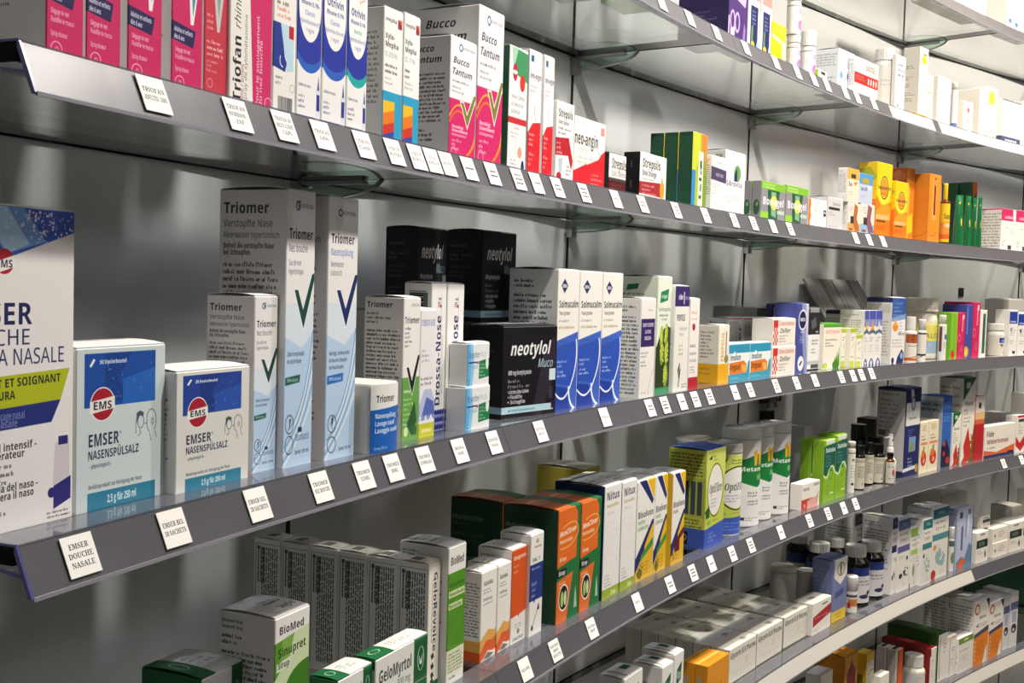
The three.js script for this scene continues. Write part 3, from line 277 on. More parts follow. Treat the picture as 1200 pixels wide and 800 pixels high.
  supradyn: [(p) => { p.B('#e8c21c'); p.P([0, .45, .4, .6, 1, .5, 1, 1, 0, 1], '#e07a1f'); p.P([0, .66, .6, .5, 1, .6, 1, .76, 0, .78], '#e8952c'); p.E(.5, .36, .4, .2, '#efd53c'); p.E(.5, .33, .27, .15, '#4c5a2a', .04); p.E(.5, .33, .24, .13, '#e0902c'); p.T('Supradyn', .5, .33, .055, '#23283c', { a: 'c', w: .86 }); p.T('energy', .5, .41, .03, '#c9502a', { a: 'c', w: .4 }); p.R(0, .7, .9, .06, '#e9b277'); p.R(.04, .77, .6, .03, '#7a4a24'); p.R(.06, .84, .6, .07, '#d96a1f'); }, (p) => { p.B('#e8c21c'); p.P([0, .1, .6, .06, 1, .2, .4, .34], '#a9ad34'); p.R(0, .5, 1, .5, '#e07a1f'); }, plain('#e8c21c')],
  supra_side: [(p) => { p.B('#e8852a'); p.R(0, 0, .4, 1, '#eeb53a'); p.P([0, .7, .8, .6, .9, .86, 0, .9], '#e8d02a'); }, (p) => { p.B('#d9642c'); p.E(.4, .1, .3, .07, '#e8955c'); p.E(.7, .12, .2, .06, '#e0804a'); }, plain('#e8852a')],
  orange_tall: [(p) => { p.B('#e08a2a'); p.R(.3, .06, .34, .6, '#e8a24c'); p.R(.4, .05, .16, .54, '#7a2c1f'); p.E(.48, .12, .05, .05, '#e8a24c'); p.A([.1, .86, .4, .94, .7, .84], '#b5562a', .03); }, (p) => { p.B('#e08a2a'); p.L(.1, .3, .8, 12, .04, '#d37f24'); p.A([.05, .9, .5, .93, .95, .84], '#9c4a24', .02); }, plain('#e08a2a')],
  green_plain: [plain('#1d5c38'), plain('#1d5c38'), plain('#1d5c38')], green_orange: [(p) => { p.B('#1d5c38'); p.P([0, 0, 1, 0, 1, .12, .2, .26], '#dd6a2c'); }, (p) => { p.B('#1d5c38'); p.V(.1, .05, .8, 8, .9, '#174b2e'); }, plain('#1d5c38')],
  magtop: [(p) => { p.B('#ece9e4'); p.R(0, 0, 1, .28, '#c72a63'); p.T('LactiBelle', .2, .19, .08, '#f2d5df', { w: .62 }); p.P([.78, 0, 1, 0, 1, .3, .86, .34], '#f2e9ea'); p.L(.3, .36, .5, 2, .06, '#999', 0); p.P([.6, .46, .9, .42, .9, .6, .66, .62], '#d9d6d2'); p.R(.5, .86, .26, .1, '#3c3e44'); p.L(.1, .75, .2, 3, .05, '#777'); }, (p) => { p.B('#ece9e4'); p.L(.04, .1, .9, 12, .07, '#8a8781'); p.R(0, 0, 1, .03, '#c72a63'); }, plain('#ece9e4')],
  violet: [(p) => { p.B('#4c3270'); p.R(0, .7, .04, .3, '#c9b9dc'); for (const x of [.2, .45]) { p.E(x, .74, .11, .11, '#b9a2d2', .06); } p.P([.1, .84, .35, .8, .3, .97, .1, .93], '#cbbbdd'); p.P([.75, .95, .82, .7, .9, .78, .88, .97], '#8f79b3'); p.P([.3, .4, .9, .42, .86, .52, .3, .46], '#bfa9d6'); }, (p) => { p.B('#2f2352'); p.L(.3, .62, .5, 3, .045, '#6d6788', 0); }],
  whitenavy: [(p) => { p.B('#e8e3de'); p.R(.1, .0, .9, .2, '#d98f83'); p.R(.2, .3, .64, .62, '#232a5c'); p.L(.34, .36, .3, 4, .06, '#8e96c2'); p.P([.3, .95, .3, .62, .44, .58, .44, .95], '#6d8a66'); p.E(.45, .9, .17, .07, '#dcb83a'); p.P([.7, .95, .9, .7, .94, .95], '#8fb9d2'); }],
  yellowtag: [(p) => { p.B('#e2d91c'); p.P([.1, .14, .5, 0, 1, .22, 1, .34, .1, .2], '#efe63a'); p.P([0, .3, 1, .42, 1, .54, 0, .4], '#ecc9b4'); p.L(.1, .55, .5, 4, .09, '#bdb423', 0); p.P([.7, .5, 1, .5, 1, 1, .78, 1], '#efe9b9'); }, plain('#e2d91c'), plain('#e2d91c')],
  tinygreen: [(p) => { p.B('#eae9e4'); p.P([.25, .1, .8, .1, .75, .4, .3, .35], '#35383c'); }, plain('#8fb92c'), plain('#eae9e4')],
  molecule: [(p) => { p.B('#dfe3e6'); p.R(.1, .08, .36, .3, '#b5bdc6'); p.R(.54, .12, .36, .26, '#b5bdc6'); p.O(.2, .58, .09, '#5f93c4'); p.O(.62, .56, .08, '#6a6f9c'); p.O(.45, .62, .06, '#8fb0cf'); p.L(.1, .8, .7, 2, .06, '#a9b5a9', 0); p.O(.72, .82, .05, '#9ccb9c'); }, (p) => { p.B('#dfe3e6'); p.L(.08, .1, .84, 5, .06, '#8d9194'); p.L(.5, .62, .4, 3, .07, '#8d9194', 0); }, plain('#dfe3e6')],
  redband: [(p) => { p.B('#ebe2d9'); p.T('DADOSEL', .45, .2, .15, '#33302d', { w: .42 }); p.R(0, .38, 1, .27, '#c92c2a'); p.L(.06, .44, .4, 2, .07, '#e08a84', 0); for (let i = 0; i < 4; i++) p.E(.58 + i * .11, .52, .025, .09, '#f2e6df'); p.L(.06, .74, .8, 2, .08, '#c9beb4', 0); }],
  bluetext: [(p) => { p.B('#e9e5dc'); p.L(.2, .14, .7, 3, .09, '#4a4f86'); p.L(.2, .44, .5, 2, .06, '#999', 0); p.R(.2, .88, .2, .04, '#77797e'); }, plain('#e9e5dc'), plain('#e9e5dc')],
  tallwhite: [(p) => { p.B('#e9e4d9'); p.R(.4, .08, .4, .03, '#c9786a'); p.E(.5, .17, .3, .06, '#e6c93a'); p.L(.3, .5, .6, 2, .04, '#5a6aa0', 0); p.L(.3, .62, .5, 2, .04, '#999', 0); }, (p) => { p.B('#e9e4d9'); for (const y of [.25, .4, .5, .62, .7, .9]) p.L(.1, y, .7, 2, .03, '#8d8778', 0); }, plain('#e9e4d9')],
  orange_low: [plain('#d99a1c'), plain('#c98a1a'), plain('#e0a526')],  // side darker and top lighter: shading put into the colour
  whitebrown: [(p) => { p.B('#e9e4da'); p.L(.2, .14, .6, 3, .05, '#66604f', 0); p.R(0, .35, 1, .03, '#c9a99c'); p.L(.3, .62, .4, 4, .06, '#a86a5c', 0); }],
  palecard: [(p) => { p.B('#ece8dd'); p.R(.35, .16, .5, .5, '#e2e2dc'); p.L(.3, .64, .6, 1, .05, '#a9a9b5'); }, plain('#ece8dd'), plain('#ece8dd')],
  plainwhite: [(p) => { p.B('#ebe7de'); p.L(.2, .22, .6, 3, .05, '#b5b2ab', 0); p.L(.2, .8, .5, 2, .05, '#c9c6be', 0); }, plain('#ebe7de'), plain('#ebe7de')],
  limeleaf: [(p) => { p.B('#ece7da'); p.P([.1, .1, .6, .04, .8, .3, .1, .34], '#e6e28a'); p.O(.45, .2, .22, '#b9cf3a'); p.R(0, .33, 1, .02, '#d9a9a0'); p.L(.25, .66, .5, 2, .05, '#99977f', 0); p.L(.2, .8, .6, 2, .05, '#b5b29c', 0); }],
  smallred: [(p) => { p.B('#ece6dc'); p.L(.3, .12, .4, 1, .06, '#999'); p.E(.5, .27, .14, .08, '#c46a72'); p.L(.25, .55, .5, 2, .08, '#6d6a8c', 0); p.L(.25, .76, .5, 1, .06, '#b5b2ab'); }, plain('#ece6dc'), plain('#ece6dc')],
  bluefootbox: [(p) => { p.B('#eceae4'); p.R(0, 0, 1, .03, '#5a5f70'); p.L(.3, .12, .6, 1, .05, '#c2c2c6'); p.L(.2, .64, .7, 2, .06, '#c2c2cc', 0); p.R(0, .84, 1, .16, '#4a5378'); p.T('sanomed', .2, .92, .07, '#e6e8f0', { w: .62 }); }, (p) => { p.B('#eceae4'); p.R(0, .84, 1, .16, '#4a5378'); }, plain('#4f5566')],
  bluedots: [(p) => { p.B('#ecebe6'); p.E(.25, .72, .12, .06, '#4a76bc'); p.E(.7, .76, .12, .06, '#4a76bc'); p.L(.2, .3, .6, 3, .06, '#bdbdbd', 0); }, plain('#ecebe6'), plain('#ecebe6')],
  sinupret: [(p) => { p.B('#ecebe8'); p.T('BioMed', .1, .075, .045, '#1f2326', { w: .74 }); p.P([0, .135, .9, .1, 1, .1, 1, .56, 0, .56], '#cfe0b4'); p.P([0, .135, .55, .115, .4, .26, 0, .3], '#7fae4e'); p.P([0, .135, .2, .13, .14, .3, 0, .34], '#5a962c'); p.T('Sinupret', .08, .2, .05, '#20301a', { w: .82, rot: -.03 }); p.P([.05, .25, .46, .235, .46, .285, .05, .3], '#dfe8cf'); p.T('Sirup', .08, .268, .035, '#20301a', { w: .34 }); p.E(1.0, .44, .72, .15, '#3f7f1c'); p.R(0, .56, 1, .44, '#e6e8e0'); p.L(.1, .62, .7, 5, .04, '#77827c', 0); }, (p) => { p.B('#ecebe8'); p.T('Sinupret® Sirup', .05, .045, .018, '#33363b', { w: .38 }); p.T('Sinupret® Sirop', .05, .08, .018, '#33363b', { w: .38 }); p.L(.05, .12, .6, 2, .035, '#44474c', 0); p.L(.05, .21, .88, 5, .033, '#33363b'); p.L(.05, .42, .86, 5, .033, '#33363b'); p.L(.05, .66, .86, 6, .033, '#33363b'); }, (p) => { p.B('#ecebe8'); p.L(.42, .35, .45, 2, .13, '#55585e', 0); p.T('Saugfrei', .5, .75, .14, '#33363b', { w: .42 }); }],
  gelorevoice: [(p) => { p.B('#e9e5da'); p.T('GeloRevoice', .6, .07, .058, '#24262a', { rot: 1.5708, w: .63 }); p.V(.3, .12, .1, 1, .5, '#8f8f8a'); for (const y of [.72, .8, .87, .92]) p.P([.3, y, .5, y - .02, .62, y + .02, .4, y + .04], '#33363b'); p.R(0, .93, 1, .07, '#24613a'); }, vside(PAPER, '#4a4a45'), (p) => { p.B('#e9e5da'); p.R(.2, .3, .55, .32, '#77756e'); p.L(.15, .72, .7, 2, .1, '#99978f', 0); }],
  gelomyrtol: [(p) => { p.B('#e6e7e4'); p.R(.72, 0, .28, .56, '#1f6a3c'); p.R(.74, .04, .24, .48, '#155a30'); p.E(.86, .28, .06, .16, '#cfe3d3', .012); p.P([.82, .22, .86, .32, .9, .2, .88, .36, .84, .36], '#e6efe7'); p.T('GeloMyrtol', .06, .24, .17, '#1c2420', { w: .62 }); p.T('300 mg', .4, .44, .1, '#44504b', { w: .26, b: 0 }); p.R(0, .56, 1, .015, '#5c6a62'); p.R(.72, .58, .28, .42, '#1c6638'); p.L(.3, .7, .4, 2, .08, '#77827c', 0); p.O(.1, .78, .08, '#1f6a3c'); }, (p) => { p.B('#e6e7e4'); p.R(0, 0, 1, .12, '#1c6638'); p.L(.1, .3, .7, 3, .1, '#99a39d', 0); }, (p) => { p.B('#e2e3df'); p.R(0, .0, .34, 1, '#1c6638'); p.E(.17, .5, .08, .16, '#b9d2c0', .02); p.L(.42, .3, .5, 3, .14, '#99a39d', 0); }],
  bronchipret: [(p) => { p.B('#e8e8e2'); p.T('BioMed', .1, .1, .06, '#1f2326', { w: .78 }); p.R(0, .185, 1, .56, '#4f8f1f'); p.T('Bronchipret', .08, .27, .035, '#1c4a12', { w: .86 }); p.R(.04, .315, .92, .05, '#cfe0a8'); p.R(.04, .405, .8, .045, '#cfe0a8'); p.T('Thymian-Efeu-Saft', .07, .34, .026, '#24401a', { w: .84 }); p.T('Thym Lierre Sirop', .07, .427, .026, '#24401a', { w: .7 }); p.A([.1, .72, .5, .6, .95, .5], '#7fb84a', .015); p.A([.1, .72, .6, .74, .95, .73], '#7fb84a', .012); p.R(0, .745, 1, .255, '#dfe3c8'); p.L(.08, .77, .85, 6, .025, '#6f7a55'); p.R(0, .92, 1, .08, '#e8e8e2'); p.L(.15, .94, .4, 1, .03, '#55585e'); }, (p) => { p.B('#e8e8e2'); p.L(.06, .04, .36, 2, .025, '#55585e', 0); p.L(.1, .2, .8, 14, .04, '#8d8f92'); }, (p) => { p.B('#e2e2de'); p.L(.2, .15, .6, 4, .16, '#8d8f8a', 0); }],
  kaloba: [(p) => { p.B('#eae8e2'); p.T('Kaloba', .14, .13, .05, '#33363b', { w: .6 }); p.L(.14, .19, .7, 2, .035, '#77797c', 0); p.T('Erkältung', .14, .31, .035, '#55575c', { w: .56 }); p.L(.14, .35, .6, 1, .035, '#77797c'); p.P([0, .76, .5, .66, .9, .7, 1, .66, 1, .84, .5, .82, 0, .9], '#e2a552'); p.P([0, .9, .4, .78, .8, .8, 1, .76, 1, .92, .5, .93, 0, 1], '#d9581f'); p.P([.1, 1, .5, .9, 1, .94, 1, 1], '#eee9df'); p.P([.2, .98, .5, .92, .9, .96, .6, .99], '#77706a'); }, (p) => { p.B('#eae8e2'); p.L(.08, .12, .84, 18, .034, '#4a4b4e'); p.R(0, .77, 1, .12, '#e2a552'); p.R(0, .89, 1, .11, '#d9581f'); }, (p) => { p.B('#e9e8e3'); p.L(.2, .3, .6, 2, .2, '#55575c', 0); }],
  spagyrom: [(p) => { p.B('#d5531c'); p.T('Spagyrom', .08, .08, .045, '#f2d9c9', { w: .82 }); p.L(.1, .15, .62, 2, .06, '#e9a27e', 0); p.P([0, .71, .45, .7, .5, .73, .56, .7, 1, .68, 1, 1, 0, 1], '#e9e6e0'); p.L(.25, .79, .5, 2, .03, '#99968f'); p.E(.5, .88, .09, .03, '#8a8a6a'); p.T('SPAGYROS', .14, .955, .035, '#55575c', { w: .72 }); }, (p) => { p.B('#e9e6e0'); p.L(.08, .06, .7, 6, .03, '#66686b', 0); }, lid(PAPER, '#777')],
  sal1: [(p) => { p.B('#eae8e3'); p.E(.5, .07, .1, .025, '#a9a27a'); p.T('SPAGYROS', .26, .125, .024, '#66686b', { w: .56 }); p.T('SAL 1', .14, .245, .042, '#24262b', { w: .6 }); p.R(0, .29, 1, .36, '#24357f'); p.P([.25, .64, .45, .64, .35, .68], '#24357f'); p.L(.1, .32, .75, 1, .04, '#b5bfe0'); p.L(.14, .47, .5, 3, .055, '#93a2d6', 0); p.A([.25, .9, .5, .84, .7, .7], '#24262b', .03); p.E(.24, .92, .08, .025, '#24262b'); p.P([.6, .76, .75, .7, .78, .76], '#24262b'); }, (p) => { p.B('#eae8e3'); p.L(.08, .05, .7, 4, .03, '#66686b', 0); }, lid(PAPER, '#777')],
  neocitran: [(p) => { p.B('#1f6e3a'); p.P([0, 0, .72, .0, .86, .06, .84, .46, .0, .5], '#dc6a22'); p.A([.2, .16, .9, .08, .9, .24, .7, .36, .1, .34], '#ecae4c', .03); p.T('NeoCitran', .05, .215, .05, '#f4ead9', { w: .74, i: 1, rot: -.06 }); p.T('Hustenstiller', .05, .28, .035, '#f0d5b5', { w: .6, i: 1 }); p.T('Sirup', .08, .435, .035, '#f0d9c2', { w: .3 }); p.R(.0, .52, .4, .07, '#151a18'); p.T('Sirup', .06, .555, .04, '#eee', { w: .28 }); p.P([0, .62, .7, .58, .45, 1, 0, 1], '#dc6a22'); p.L(.08, .635, .5, 2, .03, '#f0cfae', 0); p.E(.3, .78, .22, .12, '#f0ebe2'); p.E(.3, .78, .19, .105, '#141a16'); p.E(.24, .79, .07, .07, '#a8c26a'); p.E(.38, .79, .06, .065, '#cfdca8'); p.P([.78, .92, .8, .8, .84, .72, .88, .8, .92, .92], '#9fc2a9'); }, (p) => { p.B('#15402a'); p.T('Hustenstiller', .04, .17, .045, '#9aa8a0', { w: .6, b: 0 }); p.L(.04, .22, .25, 1, .03, '#6f7f76'); p.L(.04, .3, .7, 2, .06, '#4a5c52', 0); p.T('Antitussif', .04, .54, .05, '#8d9b94', { w: .46, b: 0 }); p.R(.04, .47, .8, .006, '#3c5a4a'); }, (p) => { p.B('#c2672f'); p.R(.6, 0, .4, 1, '#2c6a40'); p.L(.1, .3, .6, 2, .2, '#e0a27c', 0); }],  // side drawn in a darker green than the front
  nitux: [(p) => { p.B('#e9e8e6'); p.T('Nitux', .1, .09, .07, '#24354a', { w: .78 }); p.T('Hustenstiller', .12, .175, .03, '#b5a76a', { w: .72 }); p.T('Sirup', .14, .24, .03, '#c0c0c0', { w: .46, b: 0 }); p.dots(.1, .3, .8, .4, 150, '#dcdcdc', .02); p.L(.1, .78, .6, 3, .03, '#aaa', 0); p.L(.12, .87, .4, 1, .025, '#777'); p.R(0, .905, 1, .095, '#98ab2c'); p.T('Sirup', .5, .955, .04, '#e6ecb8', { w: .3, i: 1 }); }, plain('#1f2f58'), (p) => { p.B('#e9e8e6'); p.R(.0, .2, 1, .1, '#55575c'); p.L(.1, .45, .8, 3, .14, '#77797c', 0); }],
  bisolvon: [(p) => bis(p, 'PHYTO COMPLETE', 0)], bisolvon_d: [(p) => bis(p, 'DUAL', 1), plain('#dcb022'), lid(PAPER, '#777')],
  olive: [plain('#c9b54a'), (p) => { p.B('#c9b54a'); p.L(.1, .3, .8, 8, .07, '#a8963a'); }, (p) => { p.B('#c2c0b6'); p.R(0, .3, 1, .2, '#8d8b82'); }],
  optifibre: [(p) => opti(p), (p) => { p.B('#bcc855'); p.L(.06, .04, .88, 7, .034, '#2c2f18'); p.R(0, .29, 1, .4, '#a9b54a'); for (let i = 0; i < 5; i++) p.R(.1 + i * .17, .32, .12, .34, '#3c4a55'); p.L(.06, .7, .88, 3, .034, '#2c2f18'); p.R(0, .8, 1, .2, '#3a58b5'); p.R(.36, .84, .2, .13, '#12151c'); p.O(.46, .9, .07, '#9fb0c4', .02); }, plain('#3a58b5')], greybag: [plain('#c2c1c5'), plain('#c2c1c5'), plain('#c2c1c5')],
  ferrum: [(p) => { p.B('#e8e4dd'); p.T('Ferrum', .06, .22, .14, '#3c3f46', { w: .34 }); p.R(.64, .08, .3, .1, '#a9a7b5'); p.R(0, .6, .6, .4, '#c43a34'); p.P([.3, .7, .6, .6, .9, .62, .9, 1, .3, 1], '#dfa69a'); p.K(.82, .44, .12, .28, '#9c5a2c'); p.T('N', .12, .84, .14, '#eddad3', { w: .08 }); }, plain('#e8e4dd'), plain('#e8e4dd')],
  dulcolax: [(p) => { p.B('#86b52c'); p.P([0, .1, 1, .06, 1, .52, .85, .4, .66, .52, .4, .46, .2, .6, 0, .55], '#1c5a50'); p.R(.12, .0, .76, .07, '#d5d9ce'); p.T('Dulcolax', .1, .17, .07, '#dfe9e2', { w: .84 }); p.L(.14, .25, .6, 4, .05, '#5f958a', 0); p.A([0, .56, .3, .66, .5, .5, .7, .34, 1, .56], '#dbe8c4', .07); p.E(.62, .56, .13, .09, '#5f8f2c', .05); p.L(.2, .72, .6, 3, .06, '#6d9a24', 0); p.R(.6, .86, .3, .02, '#e6eed2'); }, (p) => { p.B('#86b52c'); p.V(.2, .05, .6, 3, .9, '#7aa727'); }, plain('#86b52c')],
  bigblue: [(p) => { p.B('#232a5c'); p.R(.06, .16, .9, .26, '#dcdcd8'); p.P([.3, .0, .5, .02, .62, .2, .5, .3, .4, .2], '#b9bdd0'); p.E(.5, .17, .12, .07, '#3c4474', .04); p.T('Strath', .24, .34, .025, '#55575c', { w: .5 }); p.L(.2, .46, .6, 3, .03, '#6a75b5', 0); p.R(.3, .55, .44, .17, '#6f95c4'); p.P([.34, .7, .5, .58, .66, .7], '#8a8f3a'); p.L(.26, .78, .5, 3, .04, '#aab3d9', 0); p.P([0, .9, .9, .88, .9, .92, 0, .94], '#d9dce8'); p.E(.86, .92, .1, .05, '#b5903a'); }, (p) => { p.B('#c6c4c2'); p.R(0, 0, 1, .03, '#2a2f52'); p.L(.16, .06, .6, 1, .03, '#5f5d5c'); p.L(.1, .12, .8, 8, .05, '#8a8886', 0); p.R(.08, .48, .25, .06, '#6a6a3c'); p.R(0, .9, 1, .03, '#c9c9cc'); p.R(0, .93, 1, .07, '#2a2f52'); }, plain('#232a5c')],
  creamred: [(p) => { p.B('#e6dcc2'); p.R(.2, .06, .5, .12, '#cfc5a8'); p.L(.15, .26, .7, 2, .06, '#8a6a4c', 0); p.R(.1, .4, .8, .05, '#d98a5c'); p.E(.5, .72, .34, .14, '#c2382c'); p.E(.42, .62, .2, .08, '#d9782c'); p.P([.4, .5, .6, .46, .55, .6], '#5f8a2c'); p.E(.55, .76, .12, .05, '#e6a28a'); }, plain('#e6dcc2'), plain('#e6dcc2')],
  bluecarton: [(p) => { p.B('#2f62b5'); p.R(.1, .08, .8, .1, '#4c7cc6'); p.L(.1, .22, .8, 3, .05, '#5f8acb'); p.P([0, .7, .5, .6, 1, .8, 1, 1, 0, 1], '#1c1f3c'); p.O(.3, .66, .14, '#a8432c'); p.O(.28, .8, .12, '#c2382c'); p.E(.7, .9, .2, .05, '#b52c2c'); }, (p) => { p.B('#aab4c0'); p.R(0, .06, 1, .16, '#8c99a9'); p.L(.06, .09, .86, 2, .07, '#333c48'); }, plain('#2f62b5')],
  fensc: [(p) => { p.B('#e8e4da'); p.P([0, 0, 1, 0, 0, .26], '#1f5a38'); p.R(.2, .05, .34, .07, '#b9cfc0'); p.T('Fenix', .1, .3, .05, '#44474a', { w: .7, i: 1 }); p.L(.1, .36, .6, 5, .045, '#8a877e', 0); p.P([.0, 1, 0, .9, .5, .58, .9, .98], '#c2302c'); p.P([.0, .6, .25, .92, .0, 1], '#e8e4da'); p.P([.7, .95, 1, .5, 1, 1, .6, 1], '#4a6a2a'); p.dots(.72, .66, .26, .3, 20, '#b54a2c', .05); }, (p) => { p.B('#e8e4da'); p.L(.1, .1, .8, 8, .05, '#7d7b76', 0); }, plain('#1f5a38')],
  redgrad: [(p) => { p.B('#b5232c'); p.R(0, 0, 1, .25, '#e6dfd6'); p.P([0, .25, 1, .25, 1, .36, 0, .36], '#e0b87f'); p.R(0, .36, 1, .07, '#cf6a4a'); p.P([.36, .08, .6, .12, .5, .2, .28, .16], '#26282b'); }, plain('#b5232c'), plain('#b5232c')],
  fide: [(p) => { p.B('#e9e5da'); p.T('Fide', .06, .26, .17, '#26282f', { w: .24 }); p.T('Widerinmed', .08, .5, .15, '#7a2c24', { w: .7 }); p.L(.1, .66, .3, 1, .08, '#77706a'); p.P([0, .74, .4, .84, 1, .66, 1, .9, 0, .9], '#d9622c'); p.R(0, .9, 1, .1, '#2a2c5a'); p.R(.76, .86, .2, .05, '#33244a'); }, plain('#e9e5da'), plain('#e9e5da')],
  redwedge: [(p) => { p.B('#e6e2dc'); p.R(.1, 0, .9, .06, '#b52c34'); p.R(.2, .1, .6, .08, '#44474c'); p.L(.2, .24, .6, 4, .07, '#99968f', 0); p.P([.0, .56, .4, .74, 1, .5, 1, .78, .5, .96, 0, .8], '#c2282c'); }],
  avogel: [(p) => { p.B('#e9e8e4'); p.P([.3, .2, .8, .12, .72, .34, .24, .4], '#1f5a44'); p.T('A.Vogel', .5, .27, .1, '#cfe3d6', { a: 'c', w: .36 }); p.L(.14, .48, .7, 2, .09, '#5c4a7a', 0); p.R(.4, .74, .3, .08, '#3c4a8a'); }, (p) => { p.B('#e9e8e4'); p.L(.1, .12, .5, 4, .08, '#99978f', 0); }, (p) => { p.B('#e9e8e4'); p.R(.58, .3, .3, .3, '#1f5a44'); p.R(.2, .1, .12, .8, '#a9a8a4'); }],
  orangefile: [(p) => { p.B('#dd9322'); p.T('Echina', .3, .7, .2, '#b06a14', { w: .4, rot: -.3 }); }, (p) => { p.B('#dd9322'); p.R(.2, .3, .3, .4, '#a9a49a'); }, (p) => { p.B('#dd9322'); p.R(.0, .0, 1, .22, '#efc268'); p.R(.2, .45, .6, .12, '#c57a18'); }],
  glycerin: [(p) => { p.B('#dcdad0'); p.T('Glycerin ELK Pharma', .04, .22, .16, '#33312e', { w: .93 }); p.L(.6, .44, .16, 3, .08, '#b5b2a8', 0); for (let i = 0; i < 5; i++) p.A([.1 + .15 * i, .95, .2 + .12 * i, .5 + .1 * rnd(), .3 + .14 * i, .85], '#c6c4ba', .012); }, (p) => { p.B('#dcdad0'); p.V(.4, .05, .5, 6, .9, '#b5b3a7'); p.R(.94, 0, .06, 1, '#3a3a36'); }, (p) => { p.B('#dcdad0'); p.R(0, .3, 1, .06, '#bbb9ad'); p.L(.1, .5, .7, 2, .14, '#b5b3a7', 0); p.R(.62, .5, .14, .3, '#99978c'); }],
  redstripe: [(p) => { p.B('#e6e2da'); p.R(.5, .12, .3, .05, '#77706a'); p.P([.04, .44, 1, .22, 1, .52, .04, .74], '#a3262b'); p.L(.12, .46, .8, 1, .1, '#dca09c'); p.L(.06, .84, .4, 2, .05, '#999', 0); }, plain('#e6e2da'), (p) => { p.B('#dcd9cf'); p.R(.3, .3, .3, .3, '#99968c'); }],
  slateblue: [(p) => { p.B('#6d7aa4'); p.P([.1, 0, 1, 0, 1, .28, .55, .42, .1, .28], '#dcdad2'); p.E(.56, .17, .24, .1, '#44402f', .03); p.R(.5, .09, .1, .16, '#5c553c'); p.P([.2, .52, .8, .48, .8, .58, .2, .62], '#44528a'); p.R(0, .82, 1, .18, '#dcb82c'); p.L(.3, .86, .4, 2, .05, '#8a7a2c'); }, (p) => { p.B('#6d7aa4'); p.L(.1, .12, .8, 8, .07, '#8a95ba', 0); }, plain('#6d7aa4')],
  omega1: [(p) => omega(p, '#262c5c', '#262c5c', 1)], omega2: [(p) => omega(p, '#55639a', '#5a5a92', 1)], omega3: [(p) => omega(p, '#8fb93c', '#a5c262', 0)], omega4: [(p) => omega(p, '#2f6a72', '#3f7f86', 2)], omega5: [(p) => omega(p, '#2c6672', '#4f8a92', 3)],
  bluewash: [(p) => { p.B('#b9c2dc'); p.R(.1, .06, .2, .1, '#3f4a6a'); p.R(.64, .04, .2, .08, '#77805a'); p.R(.24, .3, .12, .4, '#55628c'); p.R(.5, .1, .08, .4, '#8f9cc2'); p.R(.66, .15, .08, .3, '#dfe3ee'); p.P([0, .88, .3, .8, .5, .86, .8, .6, 1, .7, 1, 1, 0, 1], '#5f82a9'); p.P([.0, .94, .4, .82, .6, .9, .3, 1], '#d9622c'); p.R(.96, 0, .04, 1, '#1f2a66'); }, (p) => { p.B('#b9c2dc'); p.V(.1, 0, .8, 6, 1, '#77809f'); }, plain('#b9c2dc')],
  blackband: [(p) => { p.B('#e6e3da'); p.R(.3, .06, .4, .06, '#8a8a84'); p.R(.02, .26, .94, .26, '#23322c'); p.R(.2, .32, .5, .14, '#55665c'); p.L(.1, .6, .5, 2, .07, '#99968f', 0); p.P([.7, .72, .8, .62, .84, .8, .78, .9], '#33363b'); }, plain('#e6e3da'), plain('#e6e3da')],
  whitetext: [(p) => { p.B('#e8e4da'); p.L(.4, .24, .46, 3, .16, '#8a6a5c', 0); p.R(.1, .44, .1, .2, '#8a7a6c'); }, plain('#e8e4da'), plain('#e8e4da')],
  amberred: [(p) => { p.B('#d08a24'); p.P([.16, .2, .4, .12, .5, .04, .6, .12, .84, .2, .84, 1, .16, 1], '#7a1f1c'); for (const y of [.36, .48, .62, .76]) p.R(.36, y, .3, .08, '#dcb99a'); }, (p) => { p.B('#d08a24'); p.L(.08, .2, .84, 10, .07, '#b5782c'); }, (p) => { p.B('#d08a24'); p.E(.55, .4, .2, .2, '#8a2c1c'); }],
  yellowwhite: [(p) => { p.B('#dcd7c4'); p.R(0, .0, 1, .12, '#e0b82c'); p.A([.3, .3, .5, .24, .9, .26], '#44474c', .05); p.L(.3, .4, .5, 3, .05, '#99968f', 0); }, (p) => { p.B('#e0b82c'); p.R(.1, .3, .6, .5, '#7f8a2c'); p.R(.2, .74, .7, .2, '#d9dc2c'); }, plain('#e0b82c')],
  orangeedge: [(p) => { p.B('#d9571f'); p.R(0, 0, .12, 1, '#8a2c1c'); }, (p) => { p.B('#dedbd2'); p.V(.1, .02, .7, 5, .96, '#99968c'); }, (p) => { p.B('#dedbd2'); p.R(.0, .3, 1, .34, '#2a2b2a'); }],
  redtop: [(p) => { p.B('#e4e1da'); p.L(.3, .3, .6, 2, .05, '#77706a', 0); p.L(.3, .55, .4, 4, .05, '#8d8a84', 0); p.A([.9, .1, .98, .5, .9, .9], '#55575a', .04); p.R(0, 0, .1, .2, '#8a1f24'); }, plain('#8f2228'), plain('#8f2228')],
  greentop: [(p) => { p.B('#e4e1da'); p.L(.6, .2, .3, 3, .08, '#66686b', 0); p.A([.2, .05, .1, .5, .2, .95], '#55575a', .05); }, plain('#3c6a2c'), (p) => { p.B('#3c6a2c'); p.R(.2, 0, .1, 1, '#2c5220'); p.R(.7, 0, .08, 1, '#2c5220'); }],
  pinkwhite: [(p) => { p.B('#e6e2dc'); p.R(0, 0, 1, .1, '#e8c4bd'); p.A([.2, .1, .1, .5, .2, .92], '#55575a', .04); p.L(.4, .28, .5, 2, .06, '#77797c', 0); p.L(.3, .55, .5, 3, .06, '#99968f', 0); }],
